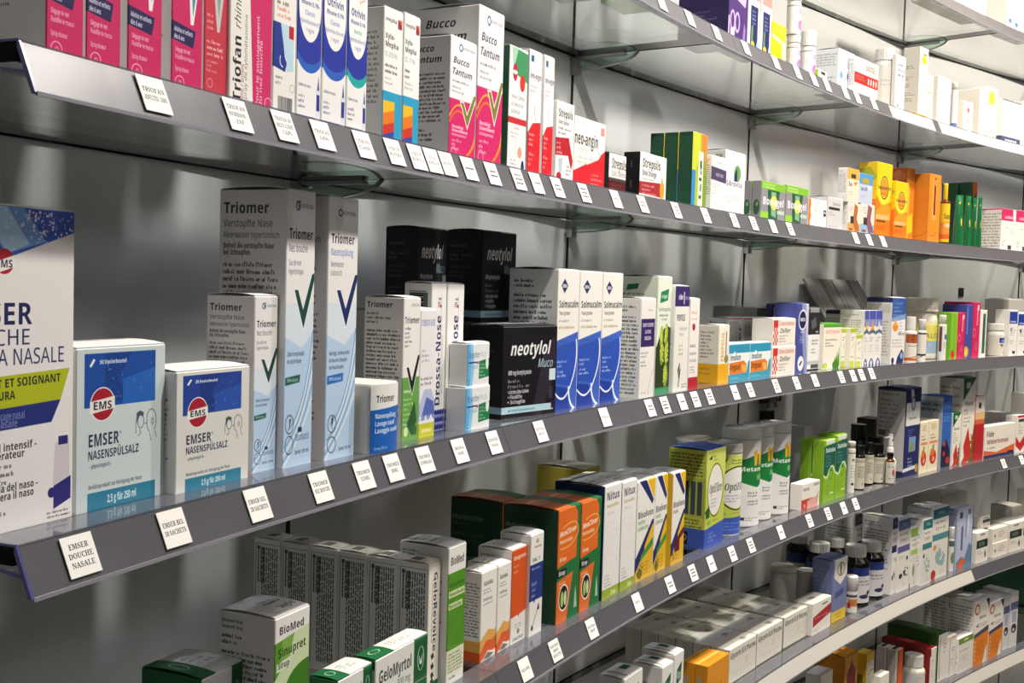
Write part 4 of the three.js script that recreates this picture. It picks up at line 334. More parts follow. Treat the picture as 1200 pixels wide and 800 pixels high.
  greenband: [(p) => { p.B('#e2e0d8'); p.R(0, 0, 1, .17, '#6f8f3c'); p.R(.35, .05, .3, .06, '#cfdca8'); p.L(.1, .34, .7, 1, .07, '#8a877e'); p.L(.3, .52, .4, 3, .06, '#b5b2a8', 0); }],
  alpinamed: [(p) => { p.B('#e6e4de'); p.P([.75, 0, 1, .0, 1, .17], '#2a2c4a'); p.O(.16, .12, .14, '#c2523c', .06); p.T('Alpina', .28, .25, .05, '#3a3a44', { w: .5, i: 1 }); p.P([.1, .38, .26, .34, .24, .4], '#2a2c33'); p.L(.3, .35, .6, 2, .035, '#77797c', 0); p.P([0, .5, 1, .42, 1, .5, 0, .56], '#4a4660'); p.P([0, .56, 1, .5, 1, 1, 0, 1], '#dd7f1f'); for (let i = 0; i < 5; i++) p.O(.1, .62 + i * .07, .03, '#efd9b5'); p.L(.2, .62, .6, 4, .06, '#c2690f', 0); p.P([.66, 1, .8, .8, .94, .72, .94, 1], '#e8e2d5'); }, (p) => { p.B('#e6e4de'); p.L(.06, .08, .86, 16, .05, '#85837b'); }, plain('#e6e4de')],
  bluegrey: [(p) => { p.B('#d5d5d6'); p.R(0, .18, 1, .14, '#5f6a94'); p.R(.2, .35, .6, .2, '#a3a9c4'); p.O(.5, .66, .34, '#1f2126'); p.O(.46, .68, .14, '#d5d5d6'); }, plain('#d5d5d6'), plain('#d5d5d6')],
  greenpanel: [(p) => { p.B('#14452f'); for (let i = 1; i < 24; i++) p.R(0, i / 24, 1, .004, '#0f3b27'); }, plain('#14452f'), plain('#14452f')],
  // bottle labels
  alo_jar: [(p) => { p.B('#dcd56a'); p.R(0, 0, 1, .1, '#e6e29a'); p.R(0, .55, 1, .35, '#8fa9c4'); p.P([.3, .62, .7, .52, .8, .9, .3, .9], '#9db7cf'); p.T('ALO', .5, .4, .14, '#77733a', { a: 'c', w: .3, b: 0 }); p.K(.6, .06, .1, .08, '#77733a'); p.R(0, .9, 1, .1, '#dddcd5'); }],
  brown_lab: [(p) => { p.B('#e4ded4'); p.R(.1, .0, .8, .34, '#a8562c'); p.dots(.1, .0, .8, .34, 20, '#7a3a1c', .05); p.L(.2, .42, .6, 1, .07, '#55504a'); p.A([.1, .9, .5, .9, .9, .7], '#c9622c', .05); p.R(0, .9, 1, .1, '#c9622c'); }],
  grey_lab: [(p) => { p.B('#e4e1da'); p.R(0, .0, 1, .06, '#2a2c2f'); p.P([.6, .3, .8, .1, .9, .3], '#77707a'); p.R(0, .78, 1, .06, '#2a2c2f'); p.A([.2, .9, .5, .8, .9, .7], '#2a2c2f', .05); }],
  blue_lab: [(p) => { p.B('#e4e1dc'); p.R(.1, .0, .18, .8, '#6a3c44'); p.R(.45, .25, .5, .16, '#3f6fb5'); p.L(.4, .5, .5, 3, .07, '#8a97ad', 0); }],
  blue_sq: [(p) => { p.B('#dad5c9'); p.R(.42, .12, .4, .26, '#24409a'); p.T('Gerina', .5, .28, .08, '#dfe6f5', { w: .24 }); p.P([.44, .46, .6, .44, .54, .62], '#55586c'); p.R(.62, .84, .12, .1, '#3c3e44'); }],
  purple_dot: [(p) => { p.B('#ece8ea'); p.E(.7, .72, .17, .2, '#b07ab5'); p.E(.68, .24, .12, .13, '#c49ac8'); p.R(.78, .1, .05, .7, '#9a6aa5'); p.L(.3, .3, .2, 3, .08, '#c9bfc9', 0); p.R(0, 0, 1, .05, '#8f8f90'); }],
  plain_jar: [(p) => { p.B('#e9e5dc'); p.L(.62, .2, .2, 2, .06, '#b5ada2'); p.L(.2, .3, .3, 2, .1, '#c9c2b5', 0); p.L(.62, .6, .2, 4, .06, '#b5ada2', 0); }],
  bluefoot: [(p) => { p.B('#e4e4e6'); p.P([.3, .1, .7, .1, .6, .6, .4, .6], '#b9c6dd'); p.R(0, .86, 1, .1, '#5f7fc2'); }],
  yel_bottle: [(p) => { p.B('#e8c426'); p.T('Supra', .5, .34, .14, '#2a2c3a', { a: 'c', w: .5 }); p.P([0, .5, 1, .44, 1, .8, 0, .8], '#e8933c'); p.R(.3, .52, .4, .1, '#efc9a0'); p.R(0, .8, 1, .12, '#d9641f'); }],
  optifibre_can: [(p) => opti(p, 1)],
  metamucil: [(p) => { p.B('#e4e4e2'); p.P([.2, .24, .5, .15, .8, .24, .8, .48, .5, .55, .2, .48], '#1f7a3c'); for (const x of [.44, .54, .62]) p.P([x, .3, x - .02, .14, x + .06, .1, x + .05, .28], '#dda52c'); p.T('Metamucil', .5, .33, .055, '#eef3ee', { a: 'c', w: .62 }); p.R(.5, .4, .22, .06, '#6fae6a'); p.L(.34, .6, .34, 2, .035, '#66686b', 0); p.L(.34, .7, .34, 2, .035, '#66686b', 0); p.R(.24, .9, .06, .035, '#33363b'); p.L(.32, .9, .3, 2, .025, '#66686b', 0); }],
  white_tube: [(p) => { p.B('#e2e0da'); p.R(0, .04, 1, .03, '#77797c'); p.R(.35, .2, .2, .06, '#77797c'); p.L(.3, .35, .4, 5, .07, '#a9a9a9', 0); p.O(.44, .84, .1, '#24262b'); }],
  cream_lab: [(p) => { p.B('#c9c6b4'); p.R(.1, .06, .8, .1, '#a9a692'); p.R(.24, .25, .44, .4, '#bab7a4'); p.L(.24, .26, .44, 4, .1, '#8f8c78', 0); p.R(.46, .8, .06, .08, '#77745f'); }],
  small_lab: [(p) => { p.B('#d5d2c6'); p.L(.2, .2, .6, 1, .1, '#55575c'); p.E(.6, .5, .16, .16, '#b54a2c'); p.L(.2, .74, .6, 1, .08, '#77745f'); }],
  pill_orange: [(p) => { p.B('#dcd7cd'); p.R(.0, .06, 1, .14, '#55505a'); p.R(.15, .3, .5, .4, '#c2763c'); p.R(.1, .5, .16, .3, '#b52c2c'); }],
  omega_jar: [(p) => { p.B('#c9c9c9'); p.R(0, 0, 1, .24, '#2a3a78'); p.T('Vita', .62, .15, .1, '#c9d2ea', { w: .2 }); p.L(.3, .36, .5, 2, .09, '#66686b', 0); p.E(.62, .72, .07, .06, '#24262e'); p.E(.5, .82, .12, .06, '#2a3358'); p.dots(.55, .6, .25, .2, 8, '#33384a', .03); }],
  green_lab: [(p) => { p.B('#dcdad4'); p.R(.1, .0, .8, .2, '#4f6a5c'); p.E(.5, .6, .2, .2, '#6f8f5c'); }],
  grey_jar: [plain('#a9a8a2')], pill_big: [(p) => { p.B('#d2d0cc'); p.A([.62, .1, .8, .4, .66, .9], '#33363b', .02); p.L(.7, .2, .2, 5, .1, '#77797c', 0); p.L(.3, .2, .2, 5, .14, '#aaa', 0); }],
};
function emser(p, paper, blue, n) {
  p.B(paper); p.R(.08, .03, .8, .33, blue); p.P([.3, .03, .6, .03, .45, .2, .6, .33, .3, .34], n === '50' ? '#1b4390' : '#1f3a86'); p.P([.5, .2, .88, .14, .88, .36, .5, .36], n === '50' ? '#2a66bd' : '#2c55ae'); p.dots(.3, .08, .58, .24, 24, '#5f8ed6', .006);
  p.P([.13, .105, .175, .06, .195, .07, .15, .115], '#eef2f5'); p.T(n + ' Dosierbeutel', .24, .085, .026, '#dfe8f2', { w: .3 });
  p.O(.275, .345, .135, '#f0eee9'); p.O(.275, .345, .125, '#a81f33'); p.P([.14, .325, .41, .3, .41, .375, .14, .4], '#f0eee9'); p.T('EMS', .275, .352, .052, '#1c2134', { a: 'c', w: .21 });
  p.T('EMSER', .12, .565, .078, '#24284a', { w: .34 }); p.T('NASENSPÜLSALZ', .12, .655, .055, '#24284a', { w: .57 }); p.T('- physiologisch -', .14, .72, .026, '#55607a', { w: .24 }); p.O(.475, .535, .008, '#55607a', .004);
  const c = '#4b5866'; p.E(.71, .485, .035, .045, c, .007); p.P([.665, .5, .66, .43, .7, .415, .745, .43, .74, .46, .7, .445, .68, .47], c); p.A([.655, .56, .645, .5, .665, .45], c, .006); p.A([.7, .54, .72, .57, .68, .575], c, .007);
  p.A([.785, .5, .77, .43, .83, .415, .9, .42, .895, .5, .89, .53, .875, .55], c, .007); p.A([.785, .5, .78, .52, .79, .53, .8, .55, .815, .56], c, .007); p.A([.82, .57, .825, .6, .835, .62], c, .006); p.A([.88, .56, .89, .58, .9, .6], c, .006); p.E(.85, .495, .012, .02, c, .006); p.A([.755, .5, .77, .51, .775, .5], c, .006);
  p.T('Medizinprodukt zur Reinigung der Nase', .13, .85, .026, '#4b5866', { w: .6 }); p.R(.12, .885, .77, .115, '#2b7f9f'); p.T('2,5 g für 250 ml', .5, .94, .05, '#dcebf0', { a: 'c', w: .33 });
}
function triside(p) {
  p.B('#eceaea'); p.T('Triomer', .06, .065, .04, INK, { w: .68 }); p.T('Verstopfte Nase', .06, .12, .027, '#3f4248', { w: .74, b: 0 }); p.T('Meerwasser hypertonisch', .06, .16, .024, '#3f4248', { w: .84, b: 0 }); p.T('Befreit die verstopfte Nase', .06, .2, .02, INK, { w: .76 }); p.T('bei Schnupfen.', .06, .226, .02, INK, { w: .42 }); p.L(.06, .26, .84, 6, .026, '#3f4248');
  for (const y of [.47, .57, .8]) { p.O(.15, y, .09, '#33363b', .012); p.P([.14, y + .015, .18, y - .025, .2, y - .02, .17, y + .02], '#33363b'); p.L(.28, y - .035, .62, 4, .022, '#3f4248'); } p.L(.06, .64, .8, 4, .026, '#3f4248', 0); p.L(.06, .88, .6, 3, .03, '#3f4248', 0);
}
function drops(p, c) { p.B('#e4e2e0'); p.R(0, 0, 1, .16, '#4a55a8'); p.P([0, .16, 1, .16, 1, .28, 0, .3], '#8089c0'); p.P([.2, .36, .5, .18, .8, .36, .5, .42], c); p.P([0, .38, .5, .34, 1, .38, 1, .44, .5, .4, 0, .44], '#4f6480'); p.L(.15, .48, .7, 2, .05, '#77797e', 0); p.L(.15, .62, .6, 3, .05, '#a9a9a9', 0); p.P([.1, 1, .2, .92, .5, .86, .8, .92, .9, 1], '#232c66'); p.O(.5, .95, .18, '#c9d5ea'); }
function triofan(p, k) { p.B('#c92a63'); p.P([.45, .0, 1, .0, 1, .12, .7, .57, .6, .57], '#f2eeee'); p.P([.52, .0, .95, .0, .95, .12, .68, .52], k); p.P([0, .575, .78, .605, .7, .715, 0, .69], '#2a2754'); p.T('Adultes et enfants', .06, .622, .03, '#d9d5e8', { w: .62, rot: .05 }); p.T('dès 6 ans', .06, .668, .03, '#d9d5e8', { w: .34, rot: .05 }); p.T('Dégage le nez', .1, .745, .03, '#f0c4d6', { w: .5, b: 0 }); p.T('Fluidifie le mucus', .1, .79, .03, '#f0c4d6', { w: .64, b: 0 }); p.T('Spray doseur', .1, .865, .03, '#f0c4d6', { w: .46, b: 0 }); p.O(.26, .95, .15, '#e9a5c0', .025); p.A([.2, .98, .26, .9, .34, .97], '#e9a5c0', .02); }
function otrivin(p, c, t) { p.B('#ebebea'); p.R(0, 0, 1, .5, '#28379c'); p.E(.5, .5, .6, .17, c); p.P([0, .5, 1, .5, 1, .6, .5, .61, 0, .6], c); p.E(.5, .46, .6, .15, '#28379c'); p.E(.5, .22, .47, .245, '#eeeeed'); p.R(.03, .0, .94, .22, '#eeeeed'); p.T('Otrivin', .5, .14, .055, '#26307a', { a: 'c', w: .72 }); for (let i = 0; i < 3; i++) p.O(.6 + i * .1, .055 - i * .012, .03, '#d9622c'); p.T('Rhume 0.1%', .5, .21, .03, '#33408a', { a: 'c', w: .74 }); p.T(t, .5, .275, .03, c, { a: 'c', w: .42, b: 0 }); p.T('Xylométazoline HCl', .5, .335, .028, '#55609a', { a: 'c', w: .82, b: 0 }); p.T('1 mg/ml', .5, .39, .028, '#55609a', { a: 'c', w: .34, b: 0 }); p.T('Libère le nez', .06, .76, .022, '#4a4c6a', { w: .5 }); p.L(.06, .82, .42, 3, .035, '#77799a', 0); p.P([.8, .95, .8, .77, .9, .68, .98, .77, .98, .95], '#d9dde8'); p.R(.83, .8, .13, .11, '#2b3a8a'); p.P([.86, .77, .9, .67, .94, .77], '#26307a'); p.R(0, .965, .8, .035, '#2f4ab0'); }
function xylo(p, s) { p.B('#ecebe9'); p.T('mepha', .06, .085, .03, '#3c3d42', { w: .6 }); p.R(.72, .06, .22, .07, '#8a2c3c'); p.P([.72, .06, .94, .06, .94, .1], '#d9542c'); p.T('Xylo-', .06, .21, .04, '#2c2d32', { w: .5 }); p.T('Mepha', .06, .27, .042, '#2c2d32', { w: .72 }); p.T(s, .06, .345, .04, '#8a99ac', { w: .66, b: 0 }); p.L(.08, .41, .7, 2, .045, '#55575c', 0); p.L(.08, .51, .6, 2, .035, '#a9a9a9', 0); p.R(0, .62, 1, .38, '#2b9cc4'); p.R(.02, .69, .6, .31, '#e9ba2c'); p.P([.02, .79, .62, .75, .62, 1, .02, 1], '#e07a24'); p.P([.02, .88, .62, .84, .62, 1, .02, 1], '#c9352c'); p.P([.02, .95, .62, .91, .62, 1, .02, 1], '#33439c'); }
function foot(p, a, b) { p.B('#dfd5c9'); p.R(0, .66, 1, .34, a); p.P([.5, .0, .8, .1, .7, .5, 1, .9, .6, .95, .4, .6], b); p.R(.2, .44, .26, .24, '#3a3444'); p.L(.14, .1, .3, 3, .08, '#a99a8a', 0); p.R(.1, .84, .3, .08, '#8a5c3c'); }
function bis(p, s, dual) { p.B('#e9e8e2'); p.P([.1, 0, .5, 0, .95, .22, .86, .26, .4, .1], '#232a66'); p.P([.55, 0, 1, 0, 1, .2, .95, .2], '#e9b81c'); p.T('Bisolvon', .06, .34, .065, '#2a2c3c', { w: .9 }); p.T(s.split(' ')[0], .08, .415, .04, dual ? '#77412c' : '#4f8a4c', { w: .4 }); if (!dual) p.T('COMPLETE', .06, .475, .035, '#4f8a4c', { w: .62 }); p.P([0, .76, .9, .42, 1, .42, 1, .48, .2, .82, 0, .95], '#232a66'); p.P([.5, .66, .95, .46, 1, .5, 1, .72, .45, .78], '#e2b81f'); p.P([.3, .74, 1, .6, 1, .7, .2, .84], dual ? '#6a1f2c' : '#3f8a3c'); p.P([0, .9, .3, .8, 1, .68, 1, 1, 0, 1], '#dcb022'); p.L(.25, .82, .6, 4, .035, '#a9811c', 0); p.E(.25, .93, .14, .05, dual ? '#e6a03c' : '#7a6a1c'); p.dots(.1, .84, .3, .12, 12, '#55641c', .03); if (dual) p.R(.25, .74, .4, .12, '#5c1424'); }
function opti(p, can) { p.B('#bcc855'); p.P([0, 0, 1, 0, 1, .3, .5, .2, 0, .4], '#c9d36a'); p.P([.1, .09, .3, .05, .26, .1], '#24321c'); p.L(.36, .06, .4, 2, .035, '#4a5530', 0); p.E(.5, .42, can ? .34 : .4, .27, '#2a3a1c', .02); p.E(.5, .42, can ? .32 : .38, .255, '#e4e3de'); p.T('OptiFibre', .5, .4, .09, '#2c3834', { a: 'c', w: can ? .5 : .66, i: 1, serif: 1 }); p.L(.26, .5, .46, 3, .035, '#8a8fb5', 0); p.P([.0, .62, .2, .56, .24, .68, .06, .7], '#1f5a2c'); p.E(.2, .74, .1, .03, '#8fb33c'); p.L(.4, .72, .3, 1, .03, '#6a7a2c'); p.P([0, .8, 1, .76, 1, 1, 0, 1], '#3a58b5'); p.L(.2, .84, .6, 3, .04, '#8098d6', 0); }
function omega(p, a, b, k) { p.B('#dfddd6'); p.R(0, 0, 1, .14, a); p.T('Vita', .3, .07, .045, '#9aa6c4', { w: .42 }); p.L(.14, .18, .7, 1, .05, '#6f6a6a'); p.T(k === 3 ? 'D+K' : 'Omega-3', .16, .28, .05, '#66625f', { w: .66, b: 0 }); p.R(0, .36, 1, .09, b); p.L(.1, .5, .6, 2, .03, '#aaa59c', 0); if (k === 1) { p.E(.8, .55, .08, .03, '#2c2e3c'); p.E(.3, .78, .14, .035, '#24283f'); p.E(.6, .74, .1, .025, '#24283f'); p.dots(.5, .68, .4, .12, 12, '#3a3a3c', .04); } if (k === 0) { p.E(.5, .72, .14, .1, '#77916a'); p.R(.0, .92, .12, .08, '#a83a2c'); } if (k >= 2) { p.E(.16, .55, .08, .03, '#2c2e3c'); p.dots(.2, .6, .6, .2, 26, '#8fb0b5', .06); } if (k === 3) { p.E(.12, .93, .16, .07, '#b5342a'); p.E(.14, .55, .08, .04, '#d9972c'); } p.L(.5, .88, .4, 3, .025, '#b5b0a6', 0); }


// ---------------------------------------------------------------- atlases
// kind, name, design, x, y, z, turn, w, h, d (or r, h, cap from), label, group, extra
const ITEMS = [
["b","nasal_douche_carton","emser_douche",-0.3181,1.3008,-0.64,68.25,0.1025,0.1846,0.075,"large white nasal douche carton with starry blue top cut by the left frame",0,1794,{"flap":1}],
["b","rinsing_salt_carton","emser50",-0.2734,1.3008,-0.7233,67.37,0.0807,0.1024,0.055,"pale blue nasal rinsing salt carton with red round badge, the taller one","nasal rinsing salt cartons",1660,{"flap":1}],
["b","rinsing_salt_carton","emser20",-0.2311,1.3008,-0.7936,66.67,0.0805,0.0836,0.05,"white nasal rinsing salt carton with red round badge, the shorter one","nasal rinsing salt cartons",1563,{"flap":1}],
["b","nasal_spray_carton","triomer_nez",-0.2071,1.3008,-0.8573,66.01,0.0294,0.1347,0.0448,"shorter white nasal spray carton with dark green tick, in front of the taller twin","white swirl nasal spray cartons",1463,{"flap":1}],
["b","nasal_spray_carton","triomer_nez",-0.1963,1.3008,-0.8903,65.72,0.0385,0.2168,0.0643,"tall white nasal spray carton with dark green tick and blue swirl","white swirl nasal spray cartons",1420,{"flap":1}],
["b","nasal_spray_carton","triomer_spul",-0.1734,1.3008,-0.9378,65.23,0.0437,0.2156,0.072,"tall white nasal spray carton with navy tick and blue swirl","white swirl nasal spray cartons",1357,{"flap":1}],
["b","nasal_rinse_pack","triomer_tub",-0.1316,1.3008,-0.9752,64.75,0.0469,0.0612,0.05,"low white and bright blue nasal rinse pack with rounded front",0,1316,{"flap":1}],
["b","nasal_spray_carton","triomer_green",-0.1122,1.3008,-1.045,64.1,0.0301,0.1337,0.0431,"white nasal spray carton with black tick over green lower half",0,1234,{"flap":1}],
["b","medicine_carton","grey_carton",-0.1588,1.3008,-1.2279,62.81,0.0319,0.117,0.03,"plain pale carton half hidden behind the green ticked nasal spray carton",0,1051,{"flap":1}],
["b","medicine_carton","vibro",-0.0951,1.3008,-1.0708,63.82,0.0295,0.1225,0.035,"white carton with blue wave and yellow foot band beside the green ticked carton",0,1207,{"flap":1}],
["b","ointment_carton","drossa",-0.0872,1.3008,-1.1146,63.43,0.0289,0.1476,0.0317,"white nose ointment carton with navy lettering set upright, left one of two","upright navy lettered ointment cartons",1161,{"flap":1}],
["b","ointment_carton","drossa",-0.0767,1.3008,-1.1468,63.12,0.0337,0.1471,0.042,"white nose ointment carton with navy lettering set upright, right one of two","upright navy lettered ointment cartons",1130,{"flap":1}],
["b","ointment_carton","bepanthen",-0.0432,1.3008,-1.1395,63.04,0.0503,0.044,0.0236,"small white and sky blue ointment carton with green panel, bottom of its stack","stacked sky blue ointment cartons",1138,{"flap":1}],
["b","ointment_carton","bepanthen",-0.0429,1.345,-1.1421,63.02,0.0458,0.0438,0.0216,"small white and sky blue ointment carton with green panel, top of its stack","stacked sky blue ointment cartons",1139,{"flap":1}],
["b","cold_medicine_carton","neotylol",0.0019,1.3008,-1.2716,52.28,0.1013,0.1023,0.05,"black cold medicine carton with big white lettering, lower front one","black cold medicine cartons",1023,{"flap":1}],
["b","cold_medicine_carton","neotylol",-0.0911,1.3008,-1.2926,62.01,0.0753,0.1023,0.08,"black cold medicine carton standing behind the small ointment stack","black cold medicine cartons",1004,{"flap":1}],
["b","cold_medicine_carton","neotylol",-0.0396,1.4034,-1.3566,61.28,0.0821,0.1079,0.0504,"black cold medicine carton on the upper layer with lettering in full view","black cold medicine cartons",965,{"flap":1}],
["b","cold_medicine_carton","neotylol",-0.1074,1.4034,-1.2304,62.57,0.0608,0.1042,0.041,"black cold medicine carton on the upper layer half hidden by its twin","black cold medicine cartons",1060,{"flap":1}],
["b","syrup_carton","solmucalm",0.0375,1.3008,-1.3512,60.99,0.0575,0.1677,0.0659,"white and royal blue cough syrup carton, leftmost of three with curved lines","white and royal blue syrup cartons",963,{"flap":1}],
["b","syrup_carton","solmucalm",0.0557,1.3008,-1.4134,60.41,0.0638,0.1671,0.095,"white and royal blue cough syrup carton, middle one of three with curved lines","white and royal blue syrup cartons",921,{"flap":1}],
["b","syrup_carton","solmucalm",0.0879,1.3008,-1.4693,59.82,0.0598,0.1665,0.095,"white and royal blue cough syrup carton, rightmost of three with curved lines","white and royal blue syrup cartons",885,{"flap":1}],
["b","syrup_carton","santasapina",0.1901,1.3008,-1.6033,58.26,0.0478,0.1654,0.0595,"tall pale green carton with photo of fir shoots",0,806,{"flap":1}],
["b","syrup_carton","sirop_toux",0.1683,1.3008,-1.5173,59.07,0.0478,0.1345,0.0351,"white cough syrup carton with purple square panel",0,854,{"flap":1}],
["b","medicine_carton","propolis",0.2254,1.3008,-1.6397,57.86,0.0502,0.1529,0.05,"tall white carton with purple top band and black leaf mark",0,790,{"flap":1}],
["b","medicine_carton","wala",0.2541,1.3008,-1.672,57.45,0.034,0.1349,0.04,"slim white carton with red foot beside the purple topped one",0,772,{"flap":1}],
["b","medicine_carton","propol_y",0.3236,1.3008,-1.7903,56.19,0.0413,0.0927,0.0352,"grey sided carton with yellow foot and gold lettering",0,718,{"flap":1}],
["b","medicine_carton","black_carton",0.4729,1.3008,-2.3088,51.61,0.0612,0.1146,0.0993,"low black carton with grey rim behind the teal lozenge cartons",0,555,{"flap":1}],
["b","medicine_carton","black_carton",0.5536,1.3008,-2.371,50.73,0.0555,0.115,0.0715,"black carton with grey rim behind the purple cold cartons",0,537,{"flap":1}],
["b","lozenge_carton","imodium",0.364,1.3008,-1.8601,55.45,0.0853,0.0605,0.035,"teal and white lozenge carton with orange oval, left one","teal lozenge cartons",689,{"flap":1}],
["b","lozenge_carton","imodium",0.4151,1.3008,-1.9332,54.63,0.0873,0.0601,0.035,"teal and white lozenge carton with orange oval, right one","teal lozenge cartons",661,{"flap":1}],
["b","medicine_carton","zeller",0.4718,1.3008,-2.0108,53.75,0.1035,0.0512,0.04,"white carton with red check strip, bottom of two stacked","white cartons with red check strip",633,{"flap":1}],
["b","medicine_carton","zeller",0.4714,1.3523,-2.0137,53.73,0.1018,0.049,0.04,"white carton with red check strip, top of two stacked","white cartons with red check strip",633,{"flap":1}],
["b","medicine_carton","grey_text",0.4591,1.3008,-2.1031,53.15,0.0597,0.0987,0.04,"grey printed carton behind the teal lozenge cartons, nearest the check strip stack","grey printed cartons in the back row",607,{"flap":1}],
["b","medicine_carton","grey_text",0.4198,1.3008,-2.0534,53.72,0.0655,0.0991,0.04,"grey printed carton behind the teal lozenge cartons, middle of three","grey printed cartons in the back row",623,{"flap":1}],
["b","medicine_carton","grey_text",0.3809,1.3008,-2.0033,54.3,0.0599,0.0996,0.04,"grey printed carton behind the teal lozenge cartons, leftmost of three","grey printed cartons in the back row",641,{"flap":1}],
["b","medicine_carton","vicks_l",0.4929,1.3008,-2.1036,52.96,0.053,0.1244,0.0125,"dark purple carton with white label behind the check strip stack, left one","dark purple white label cartons",603,{"flap":1}],
["b","medicine_carton","vicks_l",0.5177,1.3008,-2.1587,52.43,0.0542,0.1245,0.04,"dark purple carton with white label behind the check strip stack, right one","dark purple white label cartons",589,{"flap":1}],
["b","medicine_carton","vicks_n",0.5174,1.3008,-2.0767,53.03,0.0532,0.1277,0.045,"tall purple and white carton with navy round badge",0,611,{"flap":1}],
["b","medicine_carton","blackwhite",0.5598,1.3008,-2.1459,52.28,0.0543,0.1196,0.0416,"white carton with black upper half beside the purple carton",0,589,{"flap":1}],
["b","medicine_carton","aloe",0.6152,1.3008,-2.2167,51.46,0.0846,0.0881,0.042,"cream carton with green top band and green leaves, widest of its row","cream herbal cartons with green print",568,{"flap":1}],
["b","medicine_carton","aloe2",0.6587,1.3008,-2.2749,50.74,0.0205,0.0788,0.035,"narrow cream herbal carton half hidden beside the wide green banded one","cream herbal cartons with green print",551,{}],
["b","medicine_carton","aloe2",0.6805,1.3008,-2.2857,50.65,0.023,0.0792,0.035,"cream herbal carton with lime band, second from right of its row","cream herbal cartons with green print",550,{}],
["b","medicine_carton","aloe2",0.7018,1.3008,-2.3115,50.28,0.0281,0.0657,0.035,"lowest cream herbal carton with lime band at the right of its row","cream herbal cartons with green print",541,{}],
["b","medicine_carton","drops0",0.7136,1.3008,-2.335,50.07,0.0222,0.1153,0.055,"slim vitamin carton with blue top and yellow drop print","slim drop print vitamin cartons",536,{}],
["b","medicine_carton","drops1",0.7349,1.3008,-2.3564,49.78,0.0327,0.1153,0.05,"slim vitamin carton with blue top and orange drop print","slim drop print vitamin cartons",530,{}],
["b","medicine_carton","drops2",0.7574,1.3008,-2.383,49.46,0.0316,0.1153,0.05,"slim vitamin carton with blue top and white drop print","slim drop print vitamin cartons",523,{}],
["b","medicine_carton","grey_navy",0.7214,1.3008,-2.4336,49.33,0.0908,0.1125,0.045,"grey carton with navy top edge behind the cream herbal cartons",0,515,{"flap":1}],
["b","medicine_carton","blue_sun",0.8173,1.3008,-2.449,48.65,0.0725,0.1425,0.0584,"tall blue and white vitamin carton with orange drop and pale lid",0,507,{"flap":1}],
["b","leaning_folder","leaflet",0.8032,1.3008,-2.5788,47.85,0.135,0.213,0.006,"grey folder with black stripes leaning back on the wall, left one","grey folders leaning on the wall",480,{"lean":32.6}],
["b","leaning_folder","leaflet",0.8956,1.3008,-2.6787,46.63,0.135,0.213,0.006,"grey folder with black stripes leaning back on the wall, right one","grey folders leaning on the wall",480,{"lean":32.6}],
["c","vitamin_jar","alo_jar",0.9756,1.3008,-2.6659,46.21,0.0356,0.1439,0.1094,"large jar with ridged cream lid and yellow label",0,461,{"capf":1.0,"typ":"bottle","rings":3}],
["c","pill_bottle","brown_lab",0.8874,1.3008,-2.4905,47.94,0.0143,0.1017,0.0732,"small white bottle with brown splash label","small white bottles by the yellow jar",495,{"capf":0.72,"typ":"bottle","rings":0}],
["c","pill_bottle","grey_lab",0.9294,1.3008,-2.5363,47.37,0.0102,0.0957,0.0725,"small white bottle with black ring label","small white bottles by the yellow jar",484,{"capf":0.8,"typ":"bottle","rings":0}],
["c","pill_bottle","blue_lab",1.0165,1.3008,-2.6427,46.11,0.0096,0.1049,0.0848,"slim white bottle with blue label between yellow jar and green carton",0,462,{"capf":0.8,"typ":"bottle","rings":0}],
["b","medicine_carton","lime",1.0424,1.3008,-2.6796,45.7,0.0384,0.1114,0.0334,"bright green tea carton with red fruit","bright slim vitamin cartons",455,{}],
["b","medicine_carton","pinkbox",1.0699,1.3008,-2.7122,45.31,0.0401,0.1115,0.04,"pink slim vitamin carton beside the bright green one","bright slim vitamin cartons",449,{}],
["b","medicine_carton","bluebox",1.0946,1.3008,-2.754,44.88,0.0379,0.1302,0.06,"blue slim vitamin carton with orange fruit between two pink ones","bright slim vitamin cartons",441,{}],
["b","medicine_carton","pinkbox",1.1198,1.3008,-2.7895,44.49,0.0391,0.1367,0.075,"tallest pink slim vitamin carton right of the blue one","bright slim vitamin cartons",435,{}],
["b","medicine_carton","whitegreen",1.1624,1.3008,-2.8066,44.1,0.0368,0.118,0.04,"white slim carton with dark green stripe",0,431,{}],
["c","pill_jar","blue_sq",1.2534,1.3008,-2.8986,42.92,0.021,0.0825,0.0647,"white jar with small blue label standing alone",0,414,{"capf":0.95,"typ":"bottle","rings":0}],
["b","medicine_carton","bluewhite",1.2902,1.3008,-2.9239,42.54,0.0454,0.1189,0.0394,"white carton with blue panel right of the white jar","white cartons with blue panel",410,{}],
["b","medicine_carton","bluewhite",1.3354,1.3008,-2.972,41.91,0.0732,0.1125,0.05,"white carton with blue panel cut by the right frame edge, middle shelf","white cartons with blue panel",402,{}],
["b","medicine_carton","grey_carton",1.3914,1.3008,-3.166,40.37,0.1005,0.1449,0.0688,"plain grey carton in the back row behind the white jar",0,378,{"flap":1}],
["b","medicine_carton","grey_carton",1.481,1.3008,-3.235,39.35,0.1116,0.1463,0.06,"plain grey carton in the back row at the right frame edge",0,368,{"flap":1}],
["b","nasal_spray_carton","triofan0",-0.3163,1.57,-0.6705,67.98,0.0287,0.105,0.12,"magenta nasal spray carton with navy ribbon, leftmost of four","magenta nasal spray cartons",1744,{"flap":1}],
["b","nasal_spray_carton","triofan1",-0.2777,1.57,-0.6883,67.7,0.0287,0.105,0.062,"magenta nasal spray carton with navy ribbon, second from left of four","magenta nasal spray cartons",1742,{"flap":1}],
